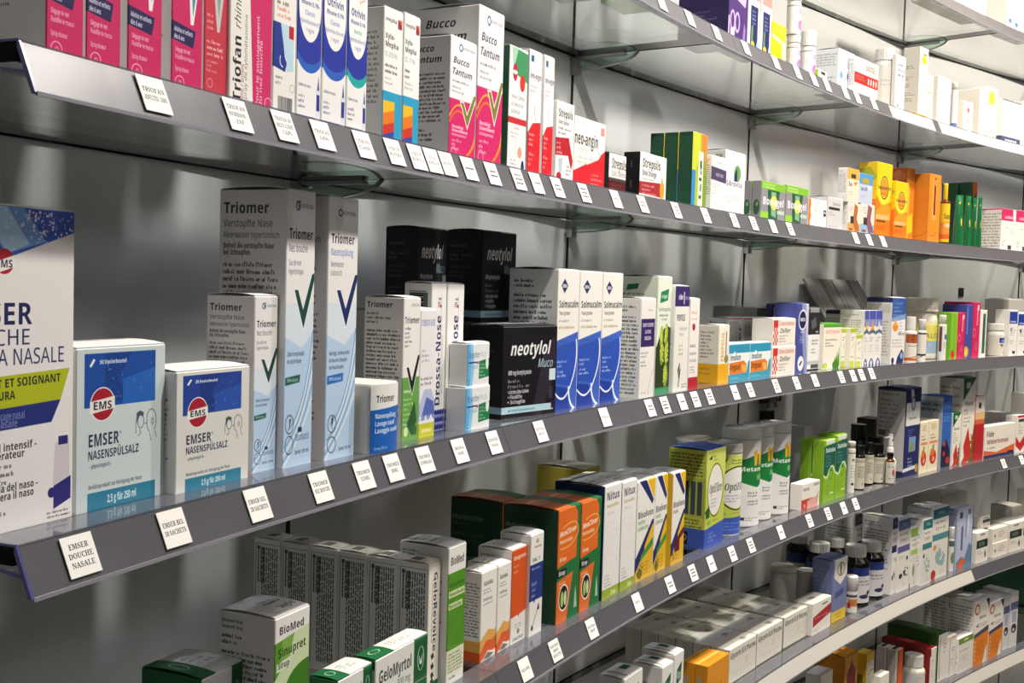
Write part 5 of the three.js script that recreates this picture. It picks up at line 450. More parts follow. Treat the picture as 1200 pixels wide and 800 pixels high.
["b","nasal_spray_carton","triofan0",-0.2639,1.57,-0.7217,67.37,0.031,0.105,0.062,"magenta nasal spray carton with navy ribbon, third from left of four","magenta nasal spray cartons",1684,{"flap":1}],
["b","nasal_spray_carton","triofan1",-0.2483,1.57,-0.7589,67.0,0.0305,0.105,0.062,"magenta nasal spray carton with navy ribbon, rightmost of four","magenta nasal spray cartons",1623,{"flap":1}],
["b","nasal_spray_carton","triofan_red",-0.2358,1.57,-0.7857,66.73,0.0242,0.105,0.06,"red and silver nasal spray carton right of the magenta row",0,1580,{"flap":1}],
["b","nasal_spray_carton","triofan_rhin",-0.2146,1.57,-0.8168,66.39,0.0486,0.105,0.05,"white carton with upright black lettering and slanted magenta edge",0,1536,{"flap":1}],
["b","medicine_carton","nose",-0.1983,1.57,-0.8538,66.02,0.0284,0.11,0.05,"white carton with navy nose profile and red square",0,1481,{"flap":1}],
["b","nasal_spray_carton","otrivin0",-0.1852,1.57,-0.883,65.73,0.0322,0.115,0.05,"white and dark blue nasal drops carton, leftmost of three","white and dark blue nasal drops cartons",1439,{"flap":1}],
["b","nasal_spray_carton","otrivin0",-0.1709,1.57,-0.9146,65.41,0.0336,0.115,0.05,"white and dark blue nasal drops carton, middle of three","white and dark blue nasal drops cartons",1397,{"flap":1}],
["b","nasal_spray_carton","otrivin1",-0.1569,1.57,-0.945,65.1,0.0298,0.115,0.05,"white and dark blue nasal drops carton, the one with turquoise arc","white and dark blue nasal drops cartons",1357,{"flap":1}],
["b","nasal_spray_carton","xylo",-0.1266,1.57,-0.9965,64.56,0.0314,0.116,0.035,"white nasal spray carton with rainbow stripes, left one","rainbow striped nasal spray cartons",1295,{"flap":1}],
["b","nasal_spray_carton","xylo1",-0.1129,1.57,-1.0251,64.27,0.0278,0.1179,0.035,"white nasal spray carton with rainbow stripes, right one","rainbow striped nasal spray cartons",1262,{"flap":1}],
["b","throat_spray_carton","bucco",-0.0615,1.57,-1.1703,62.87,0.0539,0.1575,0.0724,"taller white and magenta throat spray carton with gold tick","magenta throat spray cartons",1112,{"flap":1}],
["b","throat_spray_carton","bucco",-0.0769,1.57,-1.1152,63.38,0.0518,0.1162,0.05,"shorter white and magenta throat spray carton with gold tick","magenta throat spray cartons",1165,{"flap":1}],
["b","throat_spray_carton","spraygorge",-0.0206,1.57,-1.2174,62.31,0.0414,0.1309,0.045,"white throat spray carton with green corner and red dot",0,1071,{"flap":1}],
["b","throat_spray_carton","neoangin",-0.0019,1.57,-1.2528,61.95,0.0299,0.1355,0.045,"tall white and red throat carton, left one","tall white and red throat cartons",1041,{"flap":1}],
["b","throat_spray_carton","neoangin",0.0141,1.57,-1.2826,61.64,0.0246,0.1361,0.045,"tall white and red throat carton, right one","tall white and red throat cartons",1017,{"flap":1}],
["b","lozenge_carton","strep_white",0.0373,1.57,-1.3158,61.27,0.046,0.0906,0.04,"white throat lozenge carton with red flag print",0,991,{"flap":1}],
["b","lozenge_carton","neoangin_w",0.0729,1.57,-1.3745,60.64,0.0867,0.0802,0.035,"wide white and red lozenge carton with large black lettering",0,948,{"flap":1}],
["b","lozenge_carton","strep1",0.1188,1.57,-1.4509,59.82,0.0507,0.0493,0.025,"black and white lozenge carton with dark red band",0,897,{"flap":1}],
["b","lozenge_carton","strep2",0.1762,1.57,-1.5435,58.82,0.0867,0.0613,0.0249,"white lozenge carton with orange drop and black side",0,841,{}],
["b","medicine_carton","greenfile",0.2621,1.57,-1.6795,57.34,0.0535,0.1109,0.0227,"dark green herbal carton with yellow leaf front, front of three in file","dark green herbal cartons in file",769,{}],
["b","medicine_carton","greenfile",0.2427,1.57,-1.6924,57.34,0.0543,0.1109,0.0227,"dark green herbal carton with yellow leaf front, second from the front of three in file","dark green herbal cartons in file",764,{}],
["b","medicine_carton","greenfile",0.2231,1.57,-1.705,57.34,0.0543,0.1109,0.0227,"dark green herbal carton with yellow leaf front, rearmost of three in file","dark green herbal cartons in file",760,{}],
["b","medicine_carton","purpleband",0.3036,1.57,-1.7191,56.84,0.0574,0.0824,0.012,"thin white carton with purple band leaning on the taller white one",0,749,{}],
["b","medicine_carton","sibro",0.3359,1.57,-1.8252,55.86,0.0805,0.1018,0.04,"white carton with green and navy leaf shape",0,704,{"flap":1}],
["b","medicine_carton","supro",0.4342,1.57,-1.9305,54.55,0.1054,0.0652,0.0169,"grey and green herbal sweets carton, left one, front one of the pair","grey and green herbal sweets cartons",661,{}],
["b","medicine_carton","supro",0.42,1.57,-1.9407,54.55,0.1054,0.0652,0.0169,"grey and green herbal sweets carton, left one, rear one of the pair","grey and green herbal sweets cartons",659,{}],
["b","medicine_carton","supro",0.4913,1.57,-2.0205,53.58,0.1006,0.0677,0.03,"grey and green herbal sweets carton, right one","grey and green herbal sweets cartons",629,{}],
["b","medicine_carton","orangewhite",0.5519,1.57,-2.0973,52.68,0.0842,0.0528,0.025,"small white carton with orange left edge",0,603,{}],
["b","medicine_carton","silver",0.5978,1.57,-2.169,51.9,0.0742,0.0624,0.04,"small silver white carton with black bar",0,581,{"flap":1}],
["b","medicine_carton","foot0",0.6599,1.57,-2.2374,51.06,0.061,0.0584,0.03,"small carton with tan foot photo, left one","small foot photo cartons",561,{}],
["b","medicine_carton","foot1",0.7034,1.57,-2.2906,50.43,0.0702,0.0615,0.03,"small carton with blue foot photo, right one","small foot photo cartons",546,{}],
["b","medicine_carton","sev0",0.6572,1.6288,-2.2276,51.15,0.0591,0.0671,0.02,"sand coloured carton standing on the foot photo cartons","cartons on the foot photo cartons",562,{}],
["b","medicine_carton","sev1",0.6988,1.6318,-2.2787,50.54,0.0673,0.06,0.02,"sky blue carton standing on the foot photo cartons","cartons on the foot photo cartons",548,{}],
["b","medicine_carton","supradyn",0.7561,1.57,-2.3706,49.51,0.0787,0.1543,0.0403,"tall yellow and orange vitamin carton with round emblem","yellow vitamin cartons",525,{}],
["b","medicine_carton","supradyn",0.8126,1.57,-2.4198,48.93,0.0685,0.1215,0.035,"shorter yellow and orange vitamin carton with round emblem in front","yellow vitamin cartons",514,{}],
["b","medicine_carton","supra_side",0.8775,1.57,-2.554,47.57,0.0408,0.1663,0.0367,"tall orange carton behind the shorter yellow vitamin carton","yellow vitamin cartons",485,{}],
["b","medicine_carton","orange_tall",0.9403,1.57,-2.5773,47.02,0.0634,0.156,0.0402,"tall plain orange carton with brown upright slot print",0,477,{}],
["c","syrup_bottle","yel_bottle",0.9995,1.57,-2.6189,46.37,0.0115,0.1419,0.1043,"small yellow and orange bottle with yellow cap",0,467,{"capf":0.45,"typ":"bottle","rings":0}],
["b","medicine_carton","green_plain",1.1211,1.57,-2.8906,43.84,0.0331,0.1694,0.0421,"dark green carton behind the glossy green tubes, left one","dark green cartons behind green tubes",422,{}],
["b","medicine_carton","green_orange",1.1505,1.57,-2.865,43.81,0.0285,0.1704,0.0346,"dark green carton with orange corner behind the green tubes","dark green cartons behind green tubes",424,{}],
["c","gel_pouch","green_tube",1.0549,1.57,-2.6745,45.65,0.0122,0.1202,0.1182,"glossy dark green gel pouch with yellow print, leftmost of four","glossy green gel pouches",455,{"capf":0.8,"typ":"pouch","rings":0}],
["c","gel_pouch","green_tube",1.0883,1.57,-2.7043,45.24,0.0093,0.1214,0.1194,"glossy dark green gel pouch with yellow print, second from left of four","glossy green gel pouches",449,{"capf":0.8,"typ":"pouch","rings":0}],
["c","gel_pouch","green_tube",1.1116,1.57,-2.7233,44.97,0.0062,0.1194,0.1174,"glossy dark green gel pouch with yellow print, third from left of four","glossy green gel pouches",445,{"capf":0.8,"typ":"pouch","rings":0}],
["c","gel_pouch","green_tube",1.1328,1.57,-2.7444,44.69,0.0063,0.1216,0.1196,"glossy dark green gel pouch with yellow print, rightmost of four","glossy green gel pouches",441,{"capf":0.8,"typ":"pouch","rings":0}],
["b","medicine_carton","magtop",1.2417,1.57,-2.8869,43.07,0.0832,0.1059,0.0512,"white carton with magenta top band, left one","white cartons with magenta top",417,{}],
["b","medicine_carton","magtop",1.3036,1.57,-2.9499,42.26,0.0859,0.1072,0.06,"white carton with magenta top band cut by the right frame edge","white cartons with magenta top",406,{"flap":1}],
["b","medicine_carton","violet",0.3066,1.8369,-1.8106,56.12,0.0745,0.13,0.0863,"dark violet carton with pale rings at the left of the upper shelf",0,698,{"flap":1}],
["b","medicine_carton","whitenavy",0.3575,1.8369,-1.8534,55.54,0.0469,0.105,0.05,"white carton with navy panel and yellow pears, left one","white cartons with navy panel",680,{"flap":1}],
["b","medicine_carton","whitenavy",0.3865,1.8369,-1.8954,55.06,0.0452,0.105,0.05,"white carton with navy panel and yellow pears, right one","white cartons with navy panel",664,{"flap":1}],
["b","medicine_carton","yellowtag",0.4269,1.8369,-1.9318,54.59,0.0596,0.0657,0.03,"bright yellow pouch carton with pink print",0,650,{}],
["c","pill_bottle","purple_dot",0.4822,1.8369,-2.0002,53.78,0.0121,0.0645,0.0511,"white bottle with purple dots under a stacked twin","white bottles with purple dots",626,{"capf":1,"typ":"bottle","rings":0}],
["c","pill_bottle","purple_dot",0.5226,1.8369,-2.0561,53.15,0.014,0.0856,0.058,"white bottle with purple dots, front right one","white bottles with purple dots",608,{"capf":1,"typ":"bottle","rings":0}],
["c","pill_bottle","purple_dot",0.4809,1.9017,-1.9997,53.79,0.0128,0.0738,0.059,"white bottle with purple dots stacked on its twin","white bottles with purple dots",622,{"capf":1,"typ":"bottle","rings":0}],
["b","medicine_carton","tinygreen",0.5482,1.8369,-2.0801,52.86,0.0404,0.0193,0.02,"tiny white carton with lime side in front of the grey one",0,600,{}],
["b","medicine_carton","molecule",0.6201,1.8369,-2.2284,51.35,0.0796,0.0852,0.0489,"grey white carton with blue molecule print",0,559,{"flap":1}],
["b","medicine_carton","redband",0.6878,1.8369,-2.2614,50.73,0.1192,0.0775,0.0135,"white carton with broad red band and pill icons",0,546,{}],
["c","pill_jar","plain_jar",0.7739,1.8369,-2.4018,49.23,0.0218,0.132,0.1069,"large plain white jar right of the red banded carton",0,513,{"capf":0.9,"typ":"bottle","rings":0}],
["b","medicine_carton","bluetext",0.8014,1.8369,-2.3923,49.14,0.0493,0.117,0.0096,"narrow white carton with navy lettering beside the plain jar",0,513,{}],
["b","medicine_carton","tallwhite",0.8771,1.8369,-2.5064,47.89,0.0453,0.1577,0.0373,"tallest white carton on the upper shelf with yellow sun mark",0,488,{}],
["b","medicine_carton","orange_low",0.8672,1.8369,-2.4509,48.33,0.0624,0.0055,0.012,"flat orange carton peeping over the white shelf strip",0,498,{}],
["b","medicine_carton","whitebrown",0.9065,1.8369,-2.5303,47.55,0.0286,0.1017,0.03,"slim white and brown carton right of the tallest one",0,482,{}],
["b","medicine_carton","palecard",0.9603,1.8369,-2.5912,46.8,0.0736,0.1111,0.03,"pale white carton with faint grey panel",0,469,{}],
["c","pill_bottle","bluefoot",1.0164,1.8369,-2.6366,46.15,0.0075,0.1107,0.0949,"slim white bottle with blue foot",0,459,{"capf":0.9,"typ":"bottle","rings":0}],
["b","medicine_carton","plainwhite",1.1076,1.8369,-2.765,44.72,0.0377,0.118,0.0573,"white carton with brown grey side behind the small one",0,436,{}],
["b","medicine_carton","limeleaf",1.1508,1.8369,-2.7924,44.27,0.0611,0.1271,0.04,"white carton with lime leaf mark",0,430,{}],
["b","medicine_carton","smallred",1.0526,1.8369,-2.6703,45.7,0.0531,0.072,0.022,"small white carton with red heart mark",0,452,{}],
["b","medicine_carton","bluefootbox",1.2333,1.8369,-2.8574,43.31,0.1134,0.1085,0.03,"white carton with navy foot band on the upper shelf",0,418,{}],
["b","medicine_carton","plainwhite",1.3086,1.8369,-2.9274,42.37,0.0831,0.1176,0.03,"plain white carton cut by the right frame edge, upper shelf",0,406,{}],
["b","medicine_carton","plainwhite",0.9545,2.1139,-2.6065,46.74,0.1442,0.1,0.06,"white carton at the left of the topmost shelf corner",0,459,{"flap":1}],
["b","medicine_carton","plainwhite",1.0526,2.1139,-2.7085,45.45,0.1302,0.1,0.06,"white carton beside the grey sided one on the topmost shelf",0,440,{"flap":1}],
["b","medicine_carton","bluedots",1.2193,2.1139,-2.8665,43.35,0.0829,0.1,0.052,"white carton with two blue dots on the topmost shelf",0,411,{}],
["b","medicine_carton","plainwhite",1.2868,2.1139,-2.9279,42.51,0.0811,0.1,0.05,"cream carton at the right frame edge on the topmost shelf",0,401,{}],
["b","syrup_carton","sinupret",-0.1925,1.0403,-0.887,65.74,0.0465,0.1446,0.0545,"white and green syrup carton with curved green leaf, lower left",0,1317,{"flap":1}],
["b","throat_tablet_carton","gelorevoice",-0.0866,1.0403,-1.1116,63.43,0.0224,0.1299,0.036,"cream throat tablet carton with grey printed side, front of six in file","cream throat tablet cartons in file",1101,{"flap":1}],
["b","throat_tablet_carton","gelorevoice",-0.1189,1.0403,-1.129,63.43,0.0247,0.1299,0.036,"cream throat tablet carton with grey printed side, second from the front of six in file","cream throat tablet cartons in file",1085,{"flap":1}],
["b","throat_tablet_carton","gelorevoice",-0.1512,1.0403,-1.1464,63.43,0.0268,0.1299,0.036,"cream throat tablet carton with grey printed side, third from the front of six in file","cream throat tablet cartons in file",1068,{"flap":1}],
["b","throat_tablet_carton","gelorevoice",-0.1839,1.0403,-1.1627,63.43,0.0268,0.1299,0.036,"cream throat tablet carton with grey printed side, fourth from the front of six in file","cream throat tablet cartons in file",1051,{"flap":1}],
["b","throat_tablet_carton","gelorevoice",-0.2167,1.0403,-1.1791,63.43,0.0268,0.1299,0.036,"cream throat tablet carton with grey printed side, fifth from the front of six in file","cream throat tablet cartons in file",1034,{"flap":1}],
["b","throat_tablet_carton","gelorevoice",-0.2495,1.0403,-1.1955,63.43,0.0268,0.1299,0.036,"cream throat tablet carton with grey printed side, rearmost of six in file","cream throat tablet cartons in file",1017,{"flap":1}],
["b","capsule_carton","gelomyrtol",-0.1037,1.0403,-1.0225,64.26,0.0924,0.0726,0.0245,"flat white capsule carton with dark green corner squares, right one","flat white and green capsule cartons",1185,{"flap":1}],
["b","capsule_carton","gelomyrtol",-0.1404,1.0403,-0.9584,64.92,0.054,0.0703,0.0296,"flat white capsule carton with dark green corner squares, middle one","flat white and green capsule cartons",1245,{"flap":1}],
["b","capsule_carton","gelomyrtol",-0.2413,1.0403,-0.856,66.15,0.0489,0.1074,0.0584,"flat white capsule carton with dark green end, leftmost on its shelf","flat white and green capsule cartons",1336,{"flap":1}],
["b","syrup_carton","bronchipret",-0.0753,1.0403,-1.1415,63.19,0.0359,0.1422,0.0588,"tall white and green syrup carton beside the throat tablet file",0,1081,{"flap":1}],
["b","syrup_carton","kaloba",-0.028,1.0403,-1.2074,62.43,0.0356,0.0986,0.0248,"white syrup carton with orange wave foot, left one","orange wave syrup cartons",1027,{"flap":1}],
["b","syrup_carton","kaloba",-0.0183,1.0403,-1.2422,62.1,0.0309,0.098,0.04,"white syrup carton with orange wave foot, right one","orange wave syrup cartons",1001,{"flap":1}],
["b","syrup_carton","spagyrom",-0.0036,1.0403,-1.2731,61.79,0.0369,0.109,0.0451,"orange red throat carton with white foot",0,980,{"flap":1}],
["b","syrup_carton","sal1",0.0185,1.0403,-1.3015,61.47,0.0325,0.12,0.0412,"white carton with navy panel and black plant sketch",0,960,{"flap":1}],
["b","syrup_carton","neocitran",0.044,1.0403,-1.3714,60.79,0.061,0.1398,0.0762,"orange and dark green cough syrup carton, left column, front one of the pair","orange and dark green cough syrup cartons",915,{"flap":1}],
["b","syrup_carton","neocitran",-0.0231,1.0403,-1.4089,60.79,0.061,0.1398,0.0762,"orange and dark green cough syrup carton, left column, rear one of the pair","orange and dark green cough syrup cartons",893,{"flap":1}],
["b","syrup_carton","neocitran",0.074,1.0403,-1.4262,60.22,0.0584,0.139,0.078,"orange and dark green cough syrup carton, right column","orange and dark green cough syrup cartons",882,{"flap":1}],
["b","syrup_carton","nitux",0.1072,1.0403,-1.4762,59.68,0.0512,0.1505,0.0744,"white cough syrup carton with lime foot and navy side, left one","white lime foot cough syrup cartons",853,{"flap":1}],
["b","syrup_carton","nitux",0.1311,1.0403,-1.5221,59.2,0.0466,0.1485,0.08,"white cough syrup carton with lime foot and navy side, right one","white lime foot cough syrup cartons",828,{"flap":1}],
["b","syrup_carton","bisolvon",0.1648,1.0403,-1.5741,58.64,0.0579,0.1409,0.07,"yellow and white cough syrup carton with navy wedge, left one","yellow and white navy wedge syrup cartons",801,{"flap":1}],
["b","syrup_carton","bisolvon",0.1927,1.0403,-1.6195,58.15,0.0427,0.1406,0.07,"yellow and white cough syrup carton with navy wedge, middle one","yellow and white navy wedge syrup cartons",779,{"flap":1}],
["b","syrup_carton","bisolvon_d",0.2345,1.0403,-1.6653,57.59,0.0452,0.1366,0.05,"yellow and white cough syrup carton with dark red square","yellow and white navy wedge syrup cartons",757,{"flap":1}],
["b","syrup_carton","olive",0.0892,1.0403,-1.6461,58.44,0.0527,0.1441,0.0781,"olive yellow carton at the back behind the white lime foot cartons",0,771,{"flap":1}],
["b","powder_carton","optifibre",0.3043,1.0403,-1.791,56.28,0.0741,0.1567,0.0662,"lime green fibre powder carton with white oval and blue foot",0,703,{"flap":1}],
["c","powder_can","optifibre_can",0.3622,1.0403,-1.8778,55.33,0.0318,0.1546,0.1386,"lime green fibre powder can with white oval, front one beside its carton","lime green powder cans",670,{"capf":1.02,"typ":"can","rings":0}],
["c","powder_can","optifibre_can",0.3526,1.0403,-2.0242,54.29,0.0491,0.1399,0.1211,"lime green fibre powder can with grey lid behind its carton","lime green powder cans",625,{"capf":1.02,"typ":"can","rings":0}],
["c","powder_canister","metamucil",0.4088,1.0403,-1.9546,54.51,0.0339,0.1722,0.1526,"white fibre powder canister with green hexagon badge, leftmost of three","white fibre powder canisters",643,{"capf":1.0,"typ":"can","rings":0}],
["c","powder_canister","metamucil",0.4493,1.0403,-2.0114,53.87,0.0283,0.1708,0.1506,"white fibre powder canister with green hexagon badge, middle of three","white fibre powder canisters",623,{"capf":1.0,"typ":"can","rings":0}],
["c","powder_canister","metamucil",0.4933,1.0403,-2.0662,53.23,0.0294,0.1692,0.1508,"white fibre powder canister with green hexagon badge, rightmost of three","white fibre powder canisters",606,{"capf":1.0,"typ":"can","rings":0}],
["b","medicine_carton","greybag",0.6223,1.0403,-2.3784,50.29,0.0362,0.1258,0.0349,"tall dull grey pack in shade behind the canisters",0,526,{}],
["b","medicine_carton","ferrum",0.5676,1.0403,-2.1187,52.44,0.0843,0.0498,0.0242,"small white carton with red gradient foot before the green laxative cartons",0,587,{}],
["b","medicine_carton","dulcolax",0.6216,1.0403,-2.1904,51.62,0.0546,0.1226,0.025,"lime green and teal laxative carton, left column, front one of the pair","lime green and teal laxative cartons",566,{}],
["b","medicine_carton","dulcolax",0.6015,1.0403,-2.2063,51.62,0.0546,0.1226,0.025,"lime green and teal laxative carton, left column, rear one of the pair","lime green and teal laxative cartons",564,{}],
["b","medicine_carton","dulcolax",0.6513,1.0403,-2.2395,51.09,0.0531,0.1266,0.04,"lime green and teal laxative carton, right column","lime green and teal laxative cartons",553,{"flap":1}],
["c","pill_bottle","white_tube",0.707,1.0403,-2.2941,50.38,0.0084,0.1056,0.0932,"slim white bottle right of the lime green cartons",0,538,{"capf":0.95,"typ":"bottle","rings":0}],
["c","glass_bottle","cream_lab",0.7334,1.0403,-2.3253,50.01,0.0121,0.0947,0.0768,"dark glass bottle with cream label and black cap, leftmost of three","dark glass bottles with cream labels",530,{"capf":0.82,"typ":"dark","rings":0}],
["c","glass_bottle","cream_lab",0.7759,1.0403,-2.3946,49.27,0.0106,0.0915,0.073,"dark glass bottle with cream label and black cap, middle of three","dark glass bottles with cream labels",514,{"capf":0.82,"typ":"dark","rings":0}],
["c","glass_bottle","cream_lab",0.8021,1.0403,-2.4145,48.98,0.0139,0.0861,0.0675,"dark glass bottle with cream label and black cap, rightmost of three","dark glass bottles with cream labels",509,{"capf":0.82,"typ":"dark","rings":0}],
["c","glass_bottle","small_lab",0.8252,1.0403,-2.4044,48.91,0.0097,0.0692,0.0562,"small amber bottle with white label",0,509,{"capf":0.7,"typ":"amber","rings":0}],
["c","spray_bottle","white_pump",0.8478,1.0403,-2.4732,48.3,0.0143,0.1034,0.0518,"white bottle with spray nozzle behind the amber bottle",0,495,{"capf":0.5,"typ":"pump","rings":0}],
["c","glass_bottle","black_bottle",0.7878,1.0403,-2.5093,48.41,0.0192,0.117,0.0822,"large black bottle behind the cream labelled bottles",0,493,{"capf":0.9,"typ":"dark","rings":0}],
["c","glass_bottle","black_bottle",0.8215,1.0403,-2.4916,48.33,0.0172,0.0909,0.0736,"second large black bottle behind the cream labelled bottles, the lower one",0,494,{"capf":0.9,"typ":"dark","rings":0}],
["b","medicine_carton","brown_box",0.8534,1.0403,-2.6333,47.19,0.0535,0.1188,0.0437,"dark brown carton at the back behind the dark bottles",0,468,{}],
["b","medicine_carton","bigblue",0.8881,1.0403,-2.5429,47.57,0.0844,0.2001,0.0664,"large navy carton with white panel and grey side",0,481,{"flap":1}],
["b","medicine_carton","creamred",0.943,1.0403,-2.5802,46.99,0.0437,0.1195,0.04,"cream juice carton with red fruit, left one","cream juice cartons with red fruit",472,{}],
["b","medicine_carton","creamred",0.9791,1.0403,-2.6185,46.5,0.054,0.12,0.04,"cream juice carton with red fruit, right one","cream juice cartons with red fruit",464,{}],
["b","medicine_carton","bluecarton",1.0245,1.0403,-2.6836,45.77,0.0517,0.1713,0.0607,"bright blue carton with grey side and dark figures at the foot",0,451,{"flap":1}],
["b","medicine_carton","fensc",1.0707,1.0403,-2.7066,45.36,0.0448,0.1299,0.035,"shorter white carton with diagonal green top and red wedge","white diagonal green top cartons",446,{}],
["b","medicine_carton","fensc",1.1136,1.0403,-2.777,44.6,0.0697,0.2098,0.0621,"taller white carton with diagonal green top and red wedge","white diagonal green top cartons",434,{"flap":1}],
["b","medicine_carton","redgrad",1.1671,1.0403,-2.8111,44.04,0.0533,0.1615,0.04,"tall red carton with pale top and black diamond",0,427,{}],
["b","medicine_carton","fide",1.2601,1.0403,-2.8854,42.95,0.18,0.0831,0.025,"wide white carton with orange swoosh and navy foot",0,413,{}],
["b","medicine_carton","redwedge",1.3516,1.0403,-2.9731,41.79,0.0572,0.1001,0.03,"white and red wedge carton right of the orange swoosh carton",0,398,{}],
["b","medicine_carton","grey_carton",1.3242,1.0403,-3.0305,41.63,0.0495,0.1004,0.0522,"pale grey carton row behind the orange swoosh carton",0,393,{}],
["b","medicine_carton","grey_carton",1.4965,1.0403,-3.2283,39.29,0.0912,0.1395,0.0498,"grey carton in the back row at the right end of the syrup shelf",0,366,{}],
["b","medicine_carton","avogel",0.1677,0.7777,-1.555,58.77,0.0606,0.1303,0.0391,"white carton at the bottom frame edge left of the small green mark ones","small white green mark cartons",770,{"flap":1}],
["b","medicine_carton","avogel",0.2238,0.7777,-1.6399,57.84,0.0395,0.1171,0.0488,"small white carton with dark green mark, front left one","small white green mark cartons",733,{"flap":1}],
["b","medicine_carton","avogel",0.2428,0.7777,-1.6757,57.47,0.0349,0.1247,0.055,"small white carton with dark green mark, right one","small white green mark cartons",719,{"flap":1}],
["b","medicine_carton","orangefile",0.3421,0.7777,-1.7969,56.04,0.0858,0.072,0.0221,"amber orange carton below the price tickets, front one of the pair","amber orange cartons",672,{}],
["b","medicine_carton","orangefile",0.3232,0.7777,-1.8096,56.04,0.0858,0.072,0.0221,"amber orange carton below the price tickets, rear one of the pair","amber orange cartons",669,{}],
["b","flat_carton","glycerin",0.4049,0.7777,-1.9292,54.72,0.1148,0.0608,0.0332,"white marbled carton lying flat, left column, front of six in file","white marbled cartons in a block",629,{}],
["b","flat_carton","glycerin",0.3773,0.7777,-1.9487,54.72,0.1148,0.0608,0.0332,"white marbled carton lying flat, left column, second from the front of six in file","white marbled cartons in a block",625,{}],
["b","flat_carton","glycerin",0.3497,0.7777,-1.9682,54.72,0.1148,0.0608,0.0332,"white marbled carton lying flat, left column, third from the front of six in file","white marbled cartons in a block",621,{}],
["b","flat_carton","glycerin",0.3221,0.7777,-1.9878,54.72,0.1148,0.0608,0.0332,"white marbled carton lying flat, left column, fourth from the front of six in file","white marbled cartons in a block",617,{}],
["b","flat_carton","glycerin",0.2945,0.7777,-2.0073,54.72,0.1148,0.0608,0.0332,"white marbled carton lying flat, left column, fifth from the front of six in file","white marbled cartons in a block",613,{}],
["b","flat_carton","glycerin",0.267,0.7777,-2.0268,54.72,0.1148,0.0608,0.0332,"white marbled carton lying flat, left column, rearmost of six in file","white marbled cartons in a block",609,{}],
["b","flat_carton","glycerin",0.4737,0.7777,-2.0302,53.6,0.1135,0.0595,0.036,"white marbled carton lying flat, middle column, front of six in file","white marbled cartons in a block",598,{}],
["b","flat_carton","glycerin",0.4442,0.7777,-2.0519,53.6,0.1135,0.0595,0.036,"white marbled carton lying flat, middle column, second from the front of six in file","white marbled cartons in a block",594,{}],
["b","flat_carton","glycerin",0.4147,0.7777,-2.0736,53.6,0.1135,0.0595,0.036,"white marbled carton lying flat, middle column, third from the front of six in file","white marbled cartons in a block",590,{}],
["b","flat_carton","glycerin",0.3853,0.7777,-2.0953,53.6,0.1135,0.0595,0.036,"white marbled carton lying flat, middle column, fourth from the front of six in file","white marbled cartons in a block",586,{}],
["b","flat_carton","glycerin",0.3558,0.7777,-2.1171,53.6,0.1135,0.0595,0.036,"white marbled carton lying flat, middle column, fifth from the front of six in file","white marbled cartons in a block",582,{}],
["b","flat_carton","glycerin",0.3264,0.7777,-2.1388,53.6,0.1135,0.0595,0.036,"white marbled carton lying flat, middle column, rearmost of six in file","white marbled cartons in a block",578,{}],
["b","flat_carton","glycerin",0.5462,0.7777,-2.1299,52.48,0.109,0.0594,0.036,"white marbled carton lying flat, right column, front of six in file","white marbled cartons in a block",570,{}],
["b","flat_carton","glycerin",0.5171,0.7777,-2.1522,52.48,0.109,0.0594,0.036,"white marbled carton lying flat, right column, second from the front of six in file","white marbled cartons in a block",566,{}],
["b","flat_carton","glycerin",0.4881,0.7777,-2.1745,52.48,0.109,0.0594,0.036,"white marbled carton lying flat, right column, third from the front of six in file","white marbled cartons in a block",563,{}],
["b","flat_carton","glycerin",0.4591,0.7777,-2.1968,52.48,0.109,0.0594,0.036,"white marbled carton lying flat, right column, fourth from the front of six in file","white marbled cartons in a block",559,{}],
["b","flat_carton","glycerin",0.4301,0.7777,-2.2191,52.48,0.109,0.0594,0.036,"white marbled carton lying flat, right column, fifth from the front of six in file","white marbled cartons in a block",556,{}],
["b","flat_carton","glycerin",0.401,0.7777,-2.2414,52.48,0.109,0.0594,0.036,"white marbled carton lying flat, right column, rearmost of six in file","white marbled cartons in a block",552,{}],
["b","medicine_carton","redstripe",0.6156,0.7777,-2.2059,51.54,0.0907,0.0638,0.04,"white carton with dark red stripe beside the marbled block",0,549,{}],
["b","medicine_carton","slateblue",0.6701,0.7777,-2.2836,50.67,0.0717,0.129,0.0446,"slate blue carton with white shield and yellow foot",0,530,{"flap":1}],
["c","pill_bottle","pill_orange",0.7336,0.7777,-2.3381,49.92,0.0122,0.0774,0.0481,"small white pill bottle with orange label before the dark jars",0,516,{"capf":1.05,"typ":"bottle","rings":0}],
["c","vitamin_jar","omega_jar",0.7642,0.7777,-2.4167,49.19,0.0308,0.1255,0.101,"black vitamin jar with white cap and pale label, front left one","black vitamin jars with white caps",500,{"capf":0.72,"typ":"dark","rings":0}],
["c","vitamin_jar","omega_jar",0.8162,0.7777,-2.4743,48.48,0.0296,0.1231,0.1,"black vitamin jar with white cap and pale label, front right one","black vitamin jars with white caps",487,{"capf":0.74,"typ":"dark","rings":0}],
["c","vitamin_jar","omega_jar",0.6833,0.7777,-2.4145,49.68,0.0289,0.1294,0.1087,"black vitamin jar with white cap behind the slate blue carton","black vitamin jars with white caps",504,{"capf":0.76,"typ":"dark","rings":0}],
["c","vitamin_jar","omega_jar",0.649,0.7777,-2.4607,49.57,0.0266,0.1344,0.1172,"black vitamin jar with white cap farthest left and back","black vitamin jars with white caps",498,{"capf":0.76,"typ":"dark","rings":0}],
["c","vitamin_jar","omega_jar",0.7451,0.7777,-2.5033,48.71,0.0252,0.1202,0.1007,"black vitamin jar with white cap in the back row, right one","black vitamin jars with white caps",486,{"capf":0.76,"typ":"dark","rings":0}],
["c","lidded_tub","grey_jar",0.5727,0.7777,-2.2766,51.28,0.0264,0.1113,0.0997,"grey lidded tub behind the marbled block, left one","grey lidded tubs",537,{"capf":1.03,"typ":"can","rings":0}],
